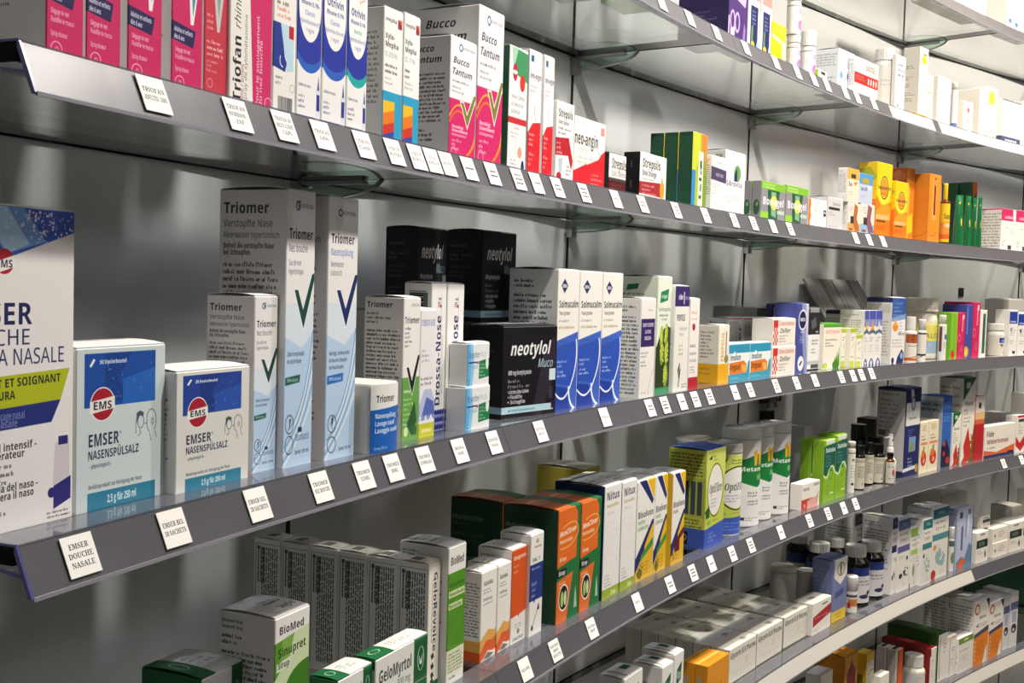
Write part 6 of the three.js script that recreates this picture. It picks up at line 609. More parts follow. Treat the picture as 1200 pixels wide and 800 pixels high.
["c","lidded_tub","grey_jar",0.6321,0.7777,-2.3116,50.69,0.0224,0.0941,0.0833,"grey lidded tub behind the marbled block, right one","grey lidded tubs",526,{"capf":1.03,"typ":"can","rings":0}],
["b","medicine_carton","omega1",0.8438,0.7777,-2.5069,48.23,0.025,0.1736,0.0735,"white capsule carton with navy bands and black berries, front one of the pair","white banded capsule cartons",482,{"flap":1}],
["b","medicine_carton","omega1",0.7788,0.7777,-2.5455,48.23,0.0564,0.1736,0.0735,"white capsule carton with navy bands and black berries, rear one of the pair","white banded capsule cartons",477,{"flap":1}],
["b","medicine_carton","omega2",0.8742,0.7777,-2.5408,47.69,0.0637,0.1644,0.08,"white capsule carton with violet bands","white banded capsule cartons",473,{"flap":1}],
["b","medicine_carton","omega3",0.9186,0.7777,-2.5715,47.15,0.0383,0.1376,0.06,"slim white capsule carton with lime bands","white banded capsule cartons",465,{"flap":1}],
["b","medicine_carton","omega4",0.9581,0.7777,-2.5962,46.83,0.0508,0.1534,0.06,"white capsule carton with teal bands, lower one","white banded capsule cartons",461,{"flap":1}],
["b","medicine_carton","omega5",1.0123,0.7777,-2.666,45.98,0.0879,0.169,0.066,"tallest white capsule carton with teal bands and red dot","white banded capsule cartons",447,{"flap":1}],
["c","pill_bottle","green_lab",1.091,0.7777,-2.7156,45.15,0.0073,0.109,0.0815,"slim white bottle with green label beside the tallest teal banded carton",0,436,{"capf":0.95,"typ":"bottle","rings":0}],
["b","medicine_carton","bluewash",1.1297,0.7777,-2.7647,44.58,0.0878,0.1503,0.03,"tall white and blue carton with orange picture foot",0,428,{}],
["b","medicine_carton","blackband",1.1991,0.7777,-2.8238,43.75,0.069,0.0783,0.03,"small white carton with black band, left one","small white black band cartons",417,{}],
["b","medicine_carton","blackband",1.228,0.8563,-2.8734,43.24,0.044,0.0298,0.03,"small white carton with black band standing on another","small white black band cartons",412,{}],
["b","medicine_carton","whitetext",1.279,0.7777,-2.8989,42.74,0.087,0.0381,0.03,"small white carton with plain lettering, bottom of its stack","stacked plain lettered cartons",404,{}],
["b","medicine_carton","whitetext",1.2777,0.8161,-2.9004,42.74,0.087,0.0372,0.03,"small white carton with plain lettering, top of its stack","stacked plain lettered cartons",405,{}],
["b","medicine_carton","blackband",1.3395,0.7777,-2.9675,41.91,0.0755,0.0771,0.05,"white carton with black band right of the plain lettered stack","small white black band cartons",394,{}],
["b","medicine_carton","blackband",1.3992,0.7777,-3.0205,41.18,0.0709,0.0763,0.05,"white carton with black band cut by the right frame edge","small white black band cartons",386,{}],
["b","medicine_carton","grey_dark",1.4079,0.7777,-3.1291,40.47,0.06,0.0921,0.061,"dark grey carton in the back row above the plain lettered stack",0,375,{"flap":1}],
["b","medicine_carton","grey_dark",1.0651,0.7777,-2.8498,44.46,0.1287,0.1715,0.0424,"dark grey carton in the back row above the teal banded cartons",0,420,{}],
["b","medicine_carton","grey_dark",1.1577,0.7777,-2.9578,43.18,0.1411,0.1518,0.07,"dark grey carton in the back row beside the blue picture carton",0,404,{"flap":1}],
["b","medicine_carton","grey_dark",1.5428,0.7777,-3.2736,38.7,0.081,0.1164,0.0419,"dark grey carton in the back row at the right frame edge",0,356,{}],
["b","medicine_carton","plainwhite",0.6407,0.5096,-2.2257,51.25,0.0578,0.1779,0.0333,"small white carton at the bottom frame edge before the amber one",0,524,{}],
["b","medicine_carton","amberred",0.7102,0.5096,-2.346,50.0,0.0644,0.1803,0.0683,"amber carton with dark red arched panel",0,499,{"flap":1}],
["b","medicine_carton","yellowwhite",0.796,0.5096,-2.422,48.96,0.0395,0.1565,0.0268,"yellow carton with pale front right of the amber one",0,482,{}],
["b","medicine_carton","palecard",0.8391,0.5096,-2.4436,48.55,0.0489,0.1012,0.0204,"low pale carton at the bottom frame edge",0,476,{}],
["b","medicine_carton","orangeedge",0.9058,0.5096,-2.544,47.46,0.0286,0.1271,0.0256,"slim carton with orange front and pale printed side, front one of the pair",0,458,{}],
["b","medicine_carton","orangeedge",0.8865,0.5096,-2.5617,47.46,0.0286,0.1271,0.0256,"slim carton with orange front and pale printed side, rear one of the pair",0,457,{}],
["c","pill_bottle","pill_big",0.984,0.5096,-2.6362,46.36,0.0266,0.0839,0.0569,"large white pill bottle at the bottom of the picture",0,442,{"capf":0.82,"typ":"bottle","rings":0}],
["b","medicine_carton","redtop",0.9906,0.5096,-2.6914,46.02,0.0342,0.0969,0.1242,"white fronted carton with dark red top and side",0,435,{}],
["b","medicine_carton","greentop",1.0294,0.5096,-2.7446,45.35,0.05,0.1158,0.1331,"white fronted carton with dark green top and side",0,425,{"flap":1}],
["b","medicine_carton","pinkwhite",1.0991,0.5096,-2.7444,44.9,0.0465,0.1023,0.04,"white carton with pale pink top",0,422,{}],
["b","medicine_carton","greenband",1.1514,0.5096,-2.7838,44.34,0.0822,0.0894,0.035,"white carton with green top band at the bottom right",0,415,{}],
["b","medicine_carton","alpinamed",1.2016,0.5096,-2.8523,43.55,0.0836,0.1662,0.0678,"white and orange carton with grey printed side, left one, front one of the pair","white and orange cartons on the lowest shelf",405,{"flap":1}],
["b","medicine_carton","alpinamed",1.1543,0.5096,-2.9017,43.55,0.084,0.1662,0.0678,"white and orange carton with grey printed side, left one, rear one of the pair","white and orange cartons on the lowest shelf",402,{"flap":1}],
["b","medicine_carton","alpinamed",1.2669,0.5096,-2.9177,42.71,0.0807,0.1481,0.07,"white and orange carton with grey printed side, right one","white and orange cartons on the lowest shelf",395,{"flap":1}],
["b","medicine_carton","bluegrey",1.3184,0.5096,-2.9836,41.95,0.0346,0.1438,0.08,"pale carton with blue band and black dot, left one","pale blue band black dot cartons",386,{}],
["b","medicine_carton","bluegrey",1.3497,0.5096,-3.0076,41.61,0.0429,0.1505,0.08,"pale carton with blue band and black dot, right one","pale blue band black dot cartons",382,{}],
["b","medicine_carton","plainwhite",-0.306,1.8369,-0.7106,67.61,0.0714,0.1848,0.1126,"white carton above the frame, first from the left on the second level","cartons above the frame on the second level",100,{}],
["b","medicine_carton","plainwhite",-0.253,1.8369,-0.7914,66.74,0.0844,0.1811,0.1002,"white carton above the frame, second from the left on the second level","cartons above the frame on the second level",100,{}],
["b","medicine_carton","grey_carton",-0.2111,1.8369,-0.8715,65.92,0.0861,0.1517,0.0912,"grey carton above the frame, third from the left on the second level","cartons above the frame on the second level",100,{}],
["b","medicine_carton","palecard",-0.1845,1.8369,-0.9741,64.97,0.0585,0.1689,0.1229,"pale carton above the frame, fourth from the left on the second level","cartons above the frame on the second level",100,{}],
["b","medicine_carton","plainwhite",-0.1561,1.8369,-1.0216,64.47,0.0423,0.1119,0.0828,"white carton above the frame, fifth from the left on the second level","cartons above the frame on the second level",100,{}],
["b","medicine_carton","lime",-0.1186,1.8369,-1.1153,63.55,0.0466,0.1149,0.1266,"lime carton above the frame, sixth from the left on the second level","cartons above the frame on the second level",100,{}],
["b","medicine_carton","grey_carton",-0.0823,1.8369,-1.1799,62.88,0.0917,0.1563,0.1195,"grey carton above the frame, seventh from the left on the second level","cartons above the frame on the second level",100,{}],
["b","medicine_carton","plainwhite",0.0088,1.8369,-1.2995,61.53,0.092,0.1325,0.0704,"white carton above the frame, eighth from the left on the second level","cartons above the frame on the second level",100,{}],
["b","medicine_carton","lime",-0.2784,2.1139,-0.6876,67.71,0.0498,0.1543,0.0706,"lime carton above the frame, first from the left on the topmost level","cartons above the frame on the topmost level",100,{}],
["b","medicine_carton","plainwhite",-0.2807,2.1139,-0.7541,67.16,0.038,0.1433,0.1146,"white carton above the frame, second from the left on the topmost level","cartons above the frame on the topmost level",100,{}],
["b","medicine_carton","lime",-0.2199,2.1139,-0.8006,66.55,0.0624,0.1878,0.0498,"lime carton above the frame, third from the left on the topmost level","cartons above the frame on the topmost level",100,{}],
["b","medicine_carton","plainwhite",-0.2133,2.1139,-0.8831,65.83,0.0847,0.1377,0.0917,"white carton above the frame, fourth from the left on the topmost level","cartons above the frame on the topmost level",100,{}],
["b","medicine_carton","grey_carton",-0.1802,2.1139,-0.9521,65.13,0.0612,0.1859,0.098,"grey carton above the frame, fifth from the left on the topmost level","cartons above the frame on the topmost level",100,{}],
["b","medicine_carton","plainwhite",-0.1419,2.1139,-1.0227,64.4,0.0898,0.1319,0.0743,"white carton above the frame, sixth from the left on the topmost level","cartons above the frame on the topmost level",100,{}],
["b","medicine_carton","palecard",-0.1256,2.1139,-1.1231,63.52,0.0405,0.1033,0.1181,"pale carton above the frame, seventh from the left on the topmost level","cartons above the frame on the topmost level",100,{}],
["b","medicine_carton","palecard",-0.0793,2.1139,-1.1672,62.97,0.0465,0.1826,0.0969,"pale carton above the frame, eighth from the left on the topmost level","cartons above the frame on the topmost level",100,{}],
["b","medicine_carton","pinkbox",-0.0236,2.1139,-1.2573,62.0,0.0527,0.1719,0.071,"pink carton above the frame, ninth from the left on the topmost level","cartons above the frame on the topmost level",100,{}],
["b","medicine_carton","bluewhite",0.0042,2.1139,-1.3448,61.18,0.0938,0.1073,0.1062,"blue panelled carton above the frame, tenth from the left on the topmost level","cartons above the frame on the topmost level",100,{}],
["b","medicine_carton","plainwhite",0.0513,2.1139,-1.3984,60.55,0.0359,0.1225,0.0742,"white carton above the frame, eleventh from the left on the topmost level","cartons above the frame on the topmost level",100,{}],
["b","medicine_carton","plainwhite",0.0875,2.1139,-1.4844,59.7,0.0373,0.1301,0.1131,"white carton above the frame, twelfth from the left on the topmost level","cartons above the frame on the topmost level",100,{}],
["b","medicine_carton","bluewhite",0.1433,2.1139,-1.5187,59.17,0.0718,0.1391,0.0541,"blue panelled carton above the frame, thirteenth from the left on the topmost level","cartons above the frame on the topmost level",100,{}],
["b","medicine_carton","plainwhite",0.1619,2.1139,-1.6169,58.32,0.0517,0.1558,0.1234,"white carton above the frame, fourteenth from the left on the topmost level","cartons above the frame on the topmost level",100,{}],
["b","medicine_carton","plainwhite",0.2295,2.1139,-1.6969,57.37,0.0916,0.1262,0.0857,"white carton above the frame, fifteenth from the left on the topmost level","cartons above the frame on the topmost level",100,{}],
["b","medicine_carton","lime",0.2563,2.1139,-1.7788,56.62,0.0408,0.1564,0.1266,"lime carton above the frame, sixteenth from the left on the topmost level","cartons above the frame on the topmost level",100,{}],
["b","medicine_carton","lime",0.3301,2.1139,-1.8484,55.72,0.0448,0.1704,0.0681,"lime carton above the frame, seventeenth from the left on the topmost level","cartons above the frame on the topmost level",100,{}],
["b","medicine_carton","lime",0.152,1.8369,-1.5684,58.74,0.0722,0.12,0.06,"lime green carton on the second shelf level seen only through the glass",0,807,{"flap":1}],
["b","medicine_carton","grey_dark",0.0759,1.8369,-1.5092,59.56,0.0711,0.12,0.09,"grey carton on the second shelf level seen only through the glass",0,840,{"flap":1}],
["b","green_panel","greenpanel",1.6021,0.5096,-3.4147,37.51,0.6719,0.23,0.008,"dark green board standing at the back of the lowest visible shelf",0,337,{}],
];
const TICKETS = [
[2,-0.39001,"TRIOFAN|ADULTES / ADO"],
[2,-0.40329,"TRIOFAN|NOURRISSONS +|ENF"],
[2,-0.41197,"TRIOFAN AF|REFLUIDE|CAPS"],
[2,-0.41978,"TRIOFAN|0.05%"],
[2,-0.42919,"OTRIVIN|CLASSIC"],
[2,-0.43686,"OTRIVIN|MENTHOL"],
[2,-0.44287,"OTRIVIN|RHUME PLUS"],
[2,-0.44732,"XYLO|MEPHA 0.05"],
[2,-0.45173,"XYLO|MEPHA|0.1"],
[2,-0.45842,""],
[2,-0.4661,""],
[2,-0.47521,""],
[2,-0.48209,""],
[2,-0.49034,""],
[2,-0.50164,""],
[2,-0.5162,""],
[2,-0.52947,""],
[2,-0.54746,""],
[2,-0.56452,""],
[2,-0.58231,""],
[2,-0.59505,""],
[2,-0.60834,""],
[2,-0.62066,""],
[2,-0.67111,""],
[2,-0.68226,""],
[2,-0.69399,""],
[3,-0.38078,"EMSER|DOUCHE|NASALE"],
[3,-0.39378,"EMSER BEL|50 SACHETS"],
[3,-0.40807,"EMSER SEL|20 SACHETS"],
[3,-0.42092,"TRIOMER|NEZ BOUCHE"],
[3,-0.43093,"TRIOMER|135ML"],
[3,-0.43845,"TRIOMER|20ML"],
[3,-0.44719,"TRIOMER|EUPHRASIA"],
[3,-0.45776,"DROSSA|NOSE"],
[3,-0.46912,"BEPANTHEN|NASAL"],
[3,-0.48648,"NEOTYLOL|MUCO"],
[3,-0.51434,"SOLMUCALM"],
[3,-0.53699,""],
[3,-0.54516,""],
[3,-0.55462,""],
[3,-0.56247,""],
[3,-0.57111,""],
[3,-0.58708,""],
[3,-0.59711,""],
[3,-0.61519,""],
[3,-0.62987,""],
[3,-0.64385,""],
[3,-0.66436,""],
[3,-0.67392,""],
[3,-0.68087,""],
[3,-0.68932,""],
[4,-0.48323,"KALOBA"],
[4,-0.49535,"NEOCITRAN|SIROP|ADULTES"],
[4,-0.51138,"NEOCITRAN|SIROP"],
[4,-0.5338,"NITUX"],
[4,-0.55156,""],
[4,-0.56474,""],
[4,-0.57603,""],
[4,-0.58946,""],
[4,-0.60182,""],
[4,-0.62282,""],
[4,-0.64414,""],
[4,-0.65854,""],
[4,-0.67102,""],
[4,-0.68067,""],
[4,-0.81385,""],
[4,-0.83131,""],
[1,-0.53548,""],
[1,-0.5512,""],
[1,-0.56708,""],
[1,-0.58548,""],
[1,-0.6058,""],
[1,-0.62128,""],
[1,-0.63349,""],
[1,-0.64347,""],
[1,-0.65806,""],
[1,-0.66759,""],
[1,-0.68117,""],
];
const STRIPS = [[1, -0.69727, -0.73534], [1, -0.74072, -0.83492], [5, -0.60365, -0.65942], [5, -0.65942, -0.70235], [5, -0.70235, -0.74388], [5, -0.74388, -0.79158], [6, -0.75569, -0.8257], [6, -0.8257, -0.86034]];

const ATLAS = 2048, cells = [];
const dims = {};
for (const it of ITEMS) { const d = dims[it[2]]; if (!d || it[12] > d.pxm) dims[it[2]] = it[0] === 'b' ? { w: it[7], h: it[8], d: it[9], pxm: it[12], faces: 3 } : { w: Math.PI * 1.11 * it[7], h: it[9], d: 0, pxm: it[12], faces: 1 }; }
const REG = {};
for (const [name, d] of Object.entries(dims)) {
  if (!D[name]) { if (d.faces === 3) console.log('no design', name); continue; }
  const q = Math.min(4.2, Math.max(1.3, d.pxm / 1000 * 2.3)) * 1000, def = D[name];
  const list = d.faces === 3 ? [['f', d.w, d.h], ['s', d.d, d.h], ['t', d.w, d.d]] : [['f', d.w, d.h]];
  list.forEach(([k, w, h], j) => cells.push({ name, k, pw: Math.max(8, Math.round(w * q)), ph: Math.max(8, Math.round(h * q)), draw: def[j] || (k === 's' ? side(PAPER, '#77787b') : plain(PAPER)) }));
}
cells.sort((a, b) => b.ph - a.ph || (a.name < b.name ? -1 : 1));
const sheets = []; let cur = null, cx = 0, cy = 0, rowH = 0;
const newSheet = () => { const c = document.createElement('canvas'); c.width = c.height = ATLAS; const g = c.getContext('2d'); g.fillStyle = '#999'; g.fillRect(0, 0, ATLAS, ATLAS); cur = { c, g }; sheets.push(cur); cx = cy = 0; rowH = 0; };
newSheet();
for (const c of cells) {
  if (cx + c.pw + 4 > ATLAS) { cx = 0; cy += rowH + 4; rowH = 0; }
  if (cy + c.ph + 4 > ATLAS) newSheet();
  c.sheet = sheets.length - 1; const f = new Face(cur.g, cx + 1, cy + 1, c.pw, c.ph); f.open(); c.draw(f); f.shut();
  (REG[c.name] = REG[c.name] || {})[c.k] = { s: c.sheet, r: [(cx + 2) / ATLAS, 1 - (cy + c.ph) / ATLAS, (cx + c.pw) / ATLAS, 1 - (cy + 2) / ATLAS] };
  cx += c.pw + 4; rowH = Math.max(rowH, c.ph);
}
const sheetMat = sheets.map((s) => { const t = new THREE.CanvasTexture(s.c); t.colorSpace = THREE.SRGBColorSpace; t.magFilter = THREE.LinearFilter; return new THREE.MeshPhysicalMaterial({ map: t, roughness: .46, specularIntensity: .8 }); });
console.log('sheets', sheets.length, 'cells', cells.length);

// ---------------------------------------------------------------- cartons
// a folded carton with softened edges; one geometry group per sheet used
function cartonGeometry(w, h, d, b, reg, faces) {
  const X = w / 2, Z = d / 2, groups = new Map();
  const put = (sheet, p, uv) => { if (!groups.has(sheet)) groups.set(sheet, { p: [], u: [] }); const g = groups.get(sheet); g.p.push(...p); g.u.push(...uv); };
  const P = (sx, sy, sz, f) => [sx * (X - (f === 'x' ? 0 : b)), h / 2 + sy * (h / 2 - (f === 'y' ? 0 : b)), sz * (Z - (f === 'z' ? 0 : b))];
  const UV = (sx, sy, sz, f) => { const r = f === 'z' ? reg.f : f === 'x' ? reg.s : reg.t; let u, v; if (f === 'z') { u = sx * sz; v = sy; } else if (f === 'x') { u = -sx * sz; u = sx < 0 ? sz : -sz; v = sy; } else { u = sx; v = -sz; } const q = r.r; return [q[0] + (q[2] - q[0]) * (u + 1) / 2, q[1] + (q[3] - q[1]) * (v + 1) / 2]; };
  const sheetOf = (f) => (f === 'z' ? reg.f : f === 'x' ? reg.s : reg.t).s;
  const tri = (sheet, a, b2, c, ua, ub, uc) => { const v = new THREE.Vector3(), A = new THREE.Vector3(...a), B = new THREE.Vector3(...b2), C = new THREE.Vector3(...c); v.crossVectors(B.clone().sub(A), C.clone().sub(A)); const mid = A.clone().add(B).add(C).divideScalar(3).sub(new THREE.Vector3(0, h / 2, 0)); if (v.dot(mid) < 0) put(sheet, [...a, ...c, ...b2], [...ua, ...uc, ...ub]); else put(sheet, [...a, ...b2, ...c], [...ua, ...ub, ...uc]); };
  const quad = (sheet, v, u) => { tri(sheet, v[0], v[1], v[2], u[0], u[1], u[2]); tri(sheet, v[0], v[2], v[3], u[0], u[2], u[3]); };
  for (const f of ['x', 'y', 'z']) for (const s of [-1, 1]) { const c = [[-1, -1], [1, -1], [1, 1], [-1, 1]].map(([i, j]) => (f === 'x' ? [s, i, j] : f === 'y' ? [i, s, j] : [i, j, s])); quad(sheetOf(f), c.map((q) => P(...q, f)), c.map((q) => UV(...q, f))); }
  for (const [f1, f2, ax] of [['z', 'x', 'y'], ['z', 'y', 'x'], ['x', 'y', 'z']]) for (const s1 of [-1, 1]) for (const s2 of [-1, 1]) { const c = (e) => { const o = { [f1]: s1, [f2]: s2, [ax]: e }; return [o.x, o.y, o.z]; }; const v = [P(...c(-1), f1), P(...c(1), f1), P(...c(1), f2), P(...c(-1), f2)], u = [UV(...c(-1), f1), UV(...c(1), f1), UV(...c(1), f1), UV(...c(-1), f1)]; quad(sheetOf(f1), v, u); }
  for (const x of [-1, 1]) for (const y of [-1, 1]) for (const z of [-1, 1]) tri(sheetOf('z'), P(x, y, z, 'x'), P(x, y, z, 'y'), P(x, y, z, 'z'), UV(x, y, z, 'z'), UV(x, y, z, 'z'), UV(x, y, z, 'z'));
  const g = new THREE.BufferGeometry(), pos = [], uv = [], mats = []; let start = 0;
  for (const [sheet, q] of groups) { g.addGroup(start, q.p.length / 3, mats.length); mats.push(sheetMat[sheet]); start += q.p.length / 3; pos.push(...q.p); uv.push(...q.u); }
  g.setAttribute('position', new THREE.Float32BufferAttribute(pos, 3)); g.setAttribute('uv', new THREE.Float32BufferAttribute(uv, 2)); g.computeVertexNormals();
  return [g, mats.length === 1 ? mats[0] : mats];
}
function flapGeometry(w, d, r) {                    // the bowed tuck lid on top
  const n = 6, t = .0005, up = Math.min(.0022, d * .035), pos = [], uv = [], X = w / 2 - .0006, Z = d / 2 - .0008, y = (s) => .0003 + up * (1 - s * s);
  const q = (a, b, c, e, ua, ub, uc, ue) => { pos.push(...a, ...b, ...c, ...a, ...c, ...e); uv.push(...ua, ...ub, ...uc, ...ua, ...uc, ...ue); };
  const U = (x, s) => [r[0] + (r[2] - r[0]) * (x + 1) / 2, r[1] + (r[3] - r[1]) * (1 - s) / 2];
  for (let i = 0; i < n; i++) { const s = -1 + 2 * i / n, e = -1 + 2 * (i + 1) / n; const P = (x, z, k) => [x * X, y(z) + k, z * Z]; q(P(-1, e, t), P(1, e, t), P(1, s, t), P(-1, s, t), U(-1, e), U(1, e), U(1, s), U(-1, s)); q(P(-1, s, 0), P(1, s, 0), P(1, e, 0), P(-1, e, 0), U(-1, s), U(1, s), U(1, e), U(-1, e)); q(P(-1, s, 0), P(-1, e, 0), P(-1, e, t), P(-1, s, t), U(-1, s), U(-1, e), U(-1, e), U(-1, s)); q(P(1, e, 0), P(1, s, 0), P(1, s, t), P(1, e, t), U(1, e), U(1, s), U(1, s), U(1, e)); }
  const P = (x, z, k) => [x * X, y(z) + k, z * Z]; q(P(-1, 1, 0), P(1, 1, 0), P(1, 1, t), P(-1, 1, t), U(-1, 1), U(1, 1), U(1, 1), U(-1, 1)); q(P(1, -1, 0), P(-1, -1, 0), P(-1, -1, t), P(1, -1, t), U(1, -1), U(-1, -1), U(-1, -1), U(1, -1));
  const g = new THREE.BufferGeometry(); g.setAttribute('position', new THREE.Float32BufferAttribute(pos, 3)); g.setAttribute('uv', new THREE.Float32BufferAttribute(uv, 2)); g.computeVertexNormals(); return g;
}
function tubFront(w, h, d, reg) {                   // pack whose front bulges and whose front corners are rounded
  const s = new THREE.Shape(), X = w / 2, Z = d / 2; s.moveTo(-X, -Z); s.lineTo(X, -Z); s.lineTo(X, Z - .006); s.quadraticCurveTo(X * .96, Z, X * .8, Z + .001); s.quadraticCurveTo(0, Z + .006, -X * .8, Z + .001); s.quadraticCurveTo(-X * .96, Z, -X, Z - .006); s.lineTo(-X, -Z);
  return s;
}
const category = (n) => (/_can$|canister/.test(n) ? 'canister' : /jar|tub/.test(n) ? 'jar' : /bottle/.test(n) ? 'bottle' : /pouch/.test(n) ? 'pouch' : /folder/.test(n) ? 'folder' : /panel/.test(n) ? 'panel' : 'carton');
const shapes = {};
function lathe(pts, n = 28) { return new THREE.LatheGeometry(pts.map(([r, y]) => new THREE.Vector2(r, y)), n); }
function fluted(r, h, n) { const s = new THREE.Shape(); for (let i = 0; i <= n * 2; i++) { const a = i / (n * 2) * Math.PI * 2, q = i % 2 ? r : r * .965; s[i ? 'lineTo' : 'moveTo'](Math.cos(a) * q, Math.sin(a) * q); } return new THREE.ExtrudeGeometry(s, { depth: h - r * .12, bevelEnabled: true, bevelSize: r * .06, bevelThickness: r * .06, bevelSegments: 2, bevelOffset: -r * .06 }).rotateX(-Math.PI / 2).translate(0, r * .06, 0); }
function wrap(des, r, y0, y1) { const reg = REG[des].f, g = new THREE.CylinderGeometry(r, r, y1 - y0, 26, 1, true, -1.75, 3.5).translate(0, (y0 + y1) / 2, 0), uv = g.attributes.uv; for (let i = 0; i < uv.count; i++) uv.setXY(i, reg.r[0] + (reg.r[2] - reg.r[0]) * uv.getX(i), reg.r[1] + (reg.r[3] - reg.r[1]) * uv.getY(i)); return [g, sheetMat[reg.s]]; }

for (const it of ITEMS) {
  const [kind, name, des, x, y, z, turn, w, h, d, label, group, , ex] = it;
  if (kind === 'b') {
    const reg = REG[des], b = Math.min(.0007, w * .03), key = [des, w, h, d].join();
    let o;
    if (des === 'triomer_tub') {
      o = thing(name, label, 'carton', group);
      const s = tubFront(w, h, d), body = new THREE.ExtrudeGeometry(s, { depth: h - .004, bevelEnabled: true, bevelSize: .0015, bevelThickness: .002, bevelSegments: 2, bevelOffset: -.0015 }).rotateX(-Math.PI / 2).translate(0, .002, 0); body.scale(1, 1, -1); const ix = body.attributes.position; for (let i = 0; i < ix.count; i += 3) for (const k of ['X', 'Y', 'Z']) { const t = ix['get' + k](i + 1); ix['set' + k](i + 1, ix['get' + k](i + 2)); ix['set' + k](i + 2, t); } body.computeVertexNormals();
      part(o, 'body', body, M.white);
      const fg = new THREE.PlaneGeometry(w * .94, h * .97, 12, 1).translate(0, h / 2, 0), p = fg.attributes.position; for (let i = 0; i < p.count; i++) { const q = p.getX(i) / (w / 2); p.setZ(i, d / 2 + .0012 + .0032 * (1 - q * q) - .0022 * Math.pow(Math.abs(q), 6)); } const uv = fg.attributes.uv, r = reg.f.r; for (let i = 0; i < uv.count; i++) uv.setXY(i, r[0] + (r[2] - r[0]) * uv.getX(i), r[1] + (r[3] - r[1]) * uv.getY(i)); fg.computeVertexNormals();
      part(o, 'front_label', fg, sheetMat[reg.f.s]);
    } else {
      const [g, m] = shapes[key] || (shapes[key] = cartonGeometry(w, h, d, b, reg));
      if (ex.flap) {
        o = thing(name, label, category(name), group); part(o, 'body', g, m);
        const f = part(o, 'top_flap', flapGeometry(w, d, reg.t.r), sheetMat[reg.t.s]); f.position.y = h;
      } else { o = shade(new THREE.Mesh(g, m)); o.name = numbered(name); scene.add(o); tag(o, label, category(name), group); }
    }
    o.position.set(x, y, z); o.rotation.order = 'YXZ'; o.rotation.y = turn * Math.PI / 180; if (ex.lean) { o.rotation.x = -ex.lean * Math.PI / 180; o.position.y += d / 2 * Math.sin(ex.lean * Math.PI / 180); }
  } else {
    const o = thing(name, label, category(name), group), r = w, hc = d, cr = r * ex.capf; o.position.set(x, y, z); o.rotation.y = (turn - (des === 'purple_dot' ? 38 : ex.typ === 'can' ? 10 : 22)) * Math.PI / 180;
    const ty = ex.typ, big = it[12] * r > 7;
    if (ty === 'pouch') {
      const n = 16, m = 10, pos = [], idx = []; for (let j = 0; j <= m; j++) { const t = j / m, hw = r * (j === 0 ? .9 : 1) * (1 - .04 * t), th = r * 1.05 * Math.pow(1 - t, .6) + .0008; for (let i = 0; i < n; i++) { const a = i / n * Math.PI * 2; pos.push(Math.cos(a) * hw, t * h, Math.sin(a) * th * (1 + .12 * Math.sin(5 * t + i))); } } for (let j = 0; j < m; j++) for (let i = 0; i < n; i++) { const a = j * n + i, b = j * n + (i + 1) % n; idx.push(a, a + n, b, b, a + n, b + n); }
      const g = new THREE.BufferGeometry(); g.setAttribute('position', new THREE.Float32BufferAttribute(pos, 3)); g.setIndex(idx); g.computeVertexNormals(); part(o, 'body', g, M.greenFoil);
      part(o, 'crimp', new THREE.BoxGeometry(r * 1.92, h * .05, .0016).translate(0, h * .985, 0), M.greenFoil);
      for (const [px, py, ph] of [[-.25, .84, .07], [-.1, .45, .2]]) part(o, 'print', new THREE.SphereGeometry(1, 10, 8).scale(r * .22, h * ph * .5, .0012).translate(r * px, h * py, r * 1.06 * Math.pow(1 - py, .6)), M.foilPrint);
      continue;
    }
    const bodyMat = ty === 'dark' ? M.black : ty === 'amber' ? M.amber : des === 'grey_jar' ? M.greyPlastic : des === 'alo_jar' ? M.cream : des === 'yel_bottle' ? M.amber : M.white;
    const capMat = des === 'omega_jar' ? M.white : ty === 'dark' || ty === 'amber' ? M.black : des === 'yel_bottle' ? M.yellowCap : des === 'alo_jar' ? M.cream : ty === 'can' ? (des === 'metamucil' ? M.white : M.greyPlastic) : M.white;
    if (ty === 'can') {
      part(o, 'body', lathe([[0, 0], [r * .96, 0], [r, r * .05], [r, hc - r * .06], [r * .93, hc], [0, hc]]), des === 'grey_jar' ? M.greyPlastic : M.white);
      part(o, 'lid', lathe([[0, hc], [cr * .99, hc], [cr * 1.01, hc + .001], [cr, h - cr * .1], [cr * .94, h - cr * .02], [cr * .88, h], [cr * .86, h - .002], [0, h - .002]]), capMat);
      if (des !== 'grey_jar') { const [g, m] = wrap(des, r * 1.004, r * .08, hc - r * .08); part(o, 'label', g, m); }
      continue;
    }
    if (ty === 'pump') {
      part(o, 'body', lathe([[0, 0], [r, 0], [r, hc * .8], [r * .5, hc], [0, hc]]), M.white);
      part(o, 'collar', lathe([[r * .55, hc], [r * .55, hc + (h - hc) * .35], [r * .25, hc + (h - hc) * .45], [0, hc + (h - hc) * .45]]), M.white);
      part(o, 'nozzle', mergeGeometries([new THREE.CylinderGeometry(r * .34, r * .42, (h - hc) * .5, 14).translate(0, hc + (h - hc) * .7, 0), new THREE.CylinderGeometry(r * .16, r * .2, r * 1.3, 10).rotateZ(Math.PI / 2).translate(-r * .7, h - (h - hc) * .2, 0)]), M.white);
      part(o, 'nozzle_hole', new THREE.SphereGeometry(r * .14, 8, 6).translate(r * .1, h - (h - hc) * .3, r * .36), M.black);
      continue;
    }
    const sh = hc - Math.min(r * .55, hc * .2), nk = Math.min(cr * .9, r * .96);
    part(o, 'body', lathe([[0, 0], [r * .93, 0], [r, r * .08], [r, sh], [r * .93, sh + (hc - sh) * .45], [nk, hc - .001], [nk * .96, hc + (h - hc) * .3], [0, hc + (h - hc) * .3]]), bodyMat);
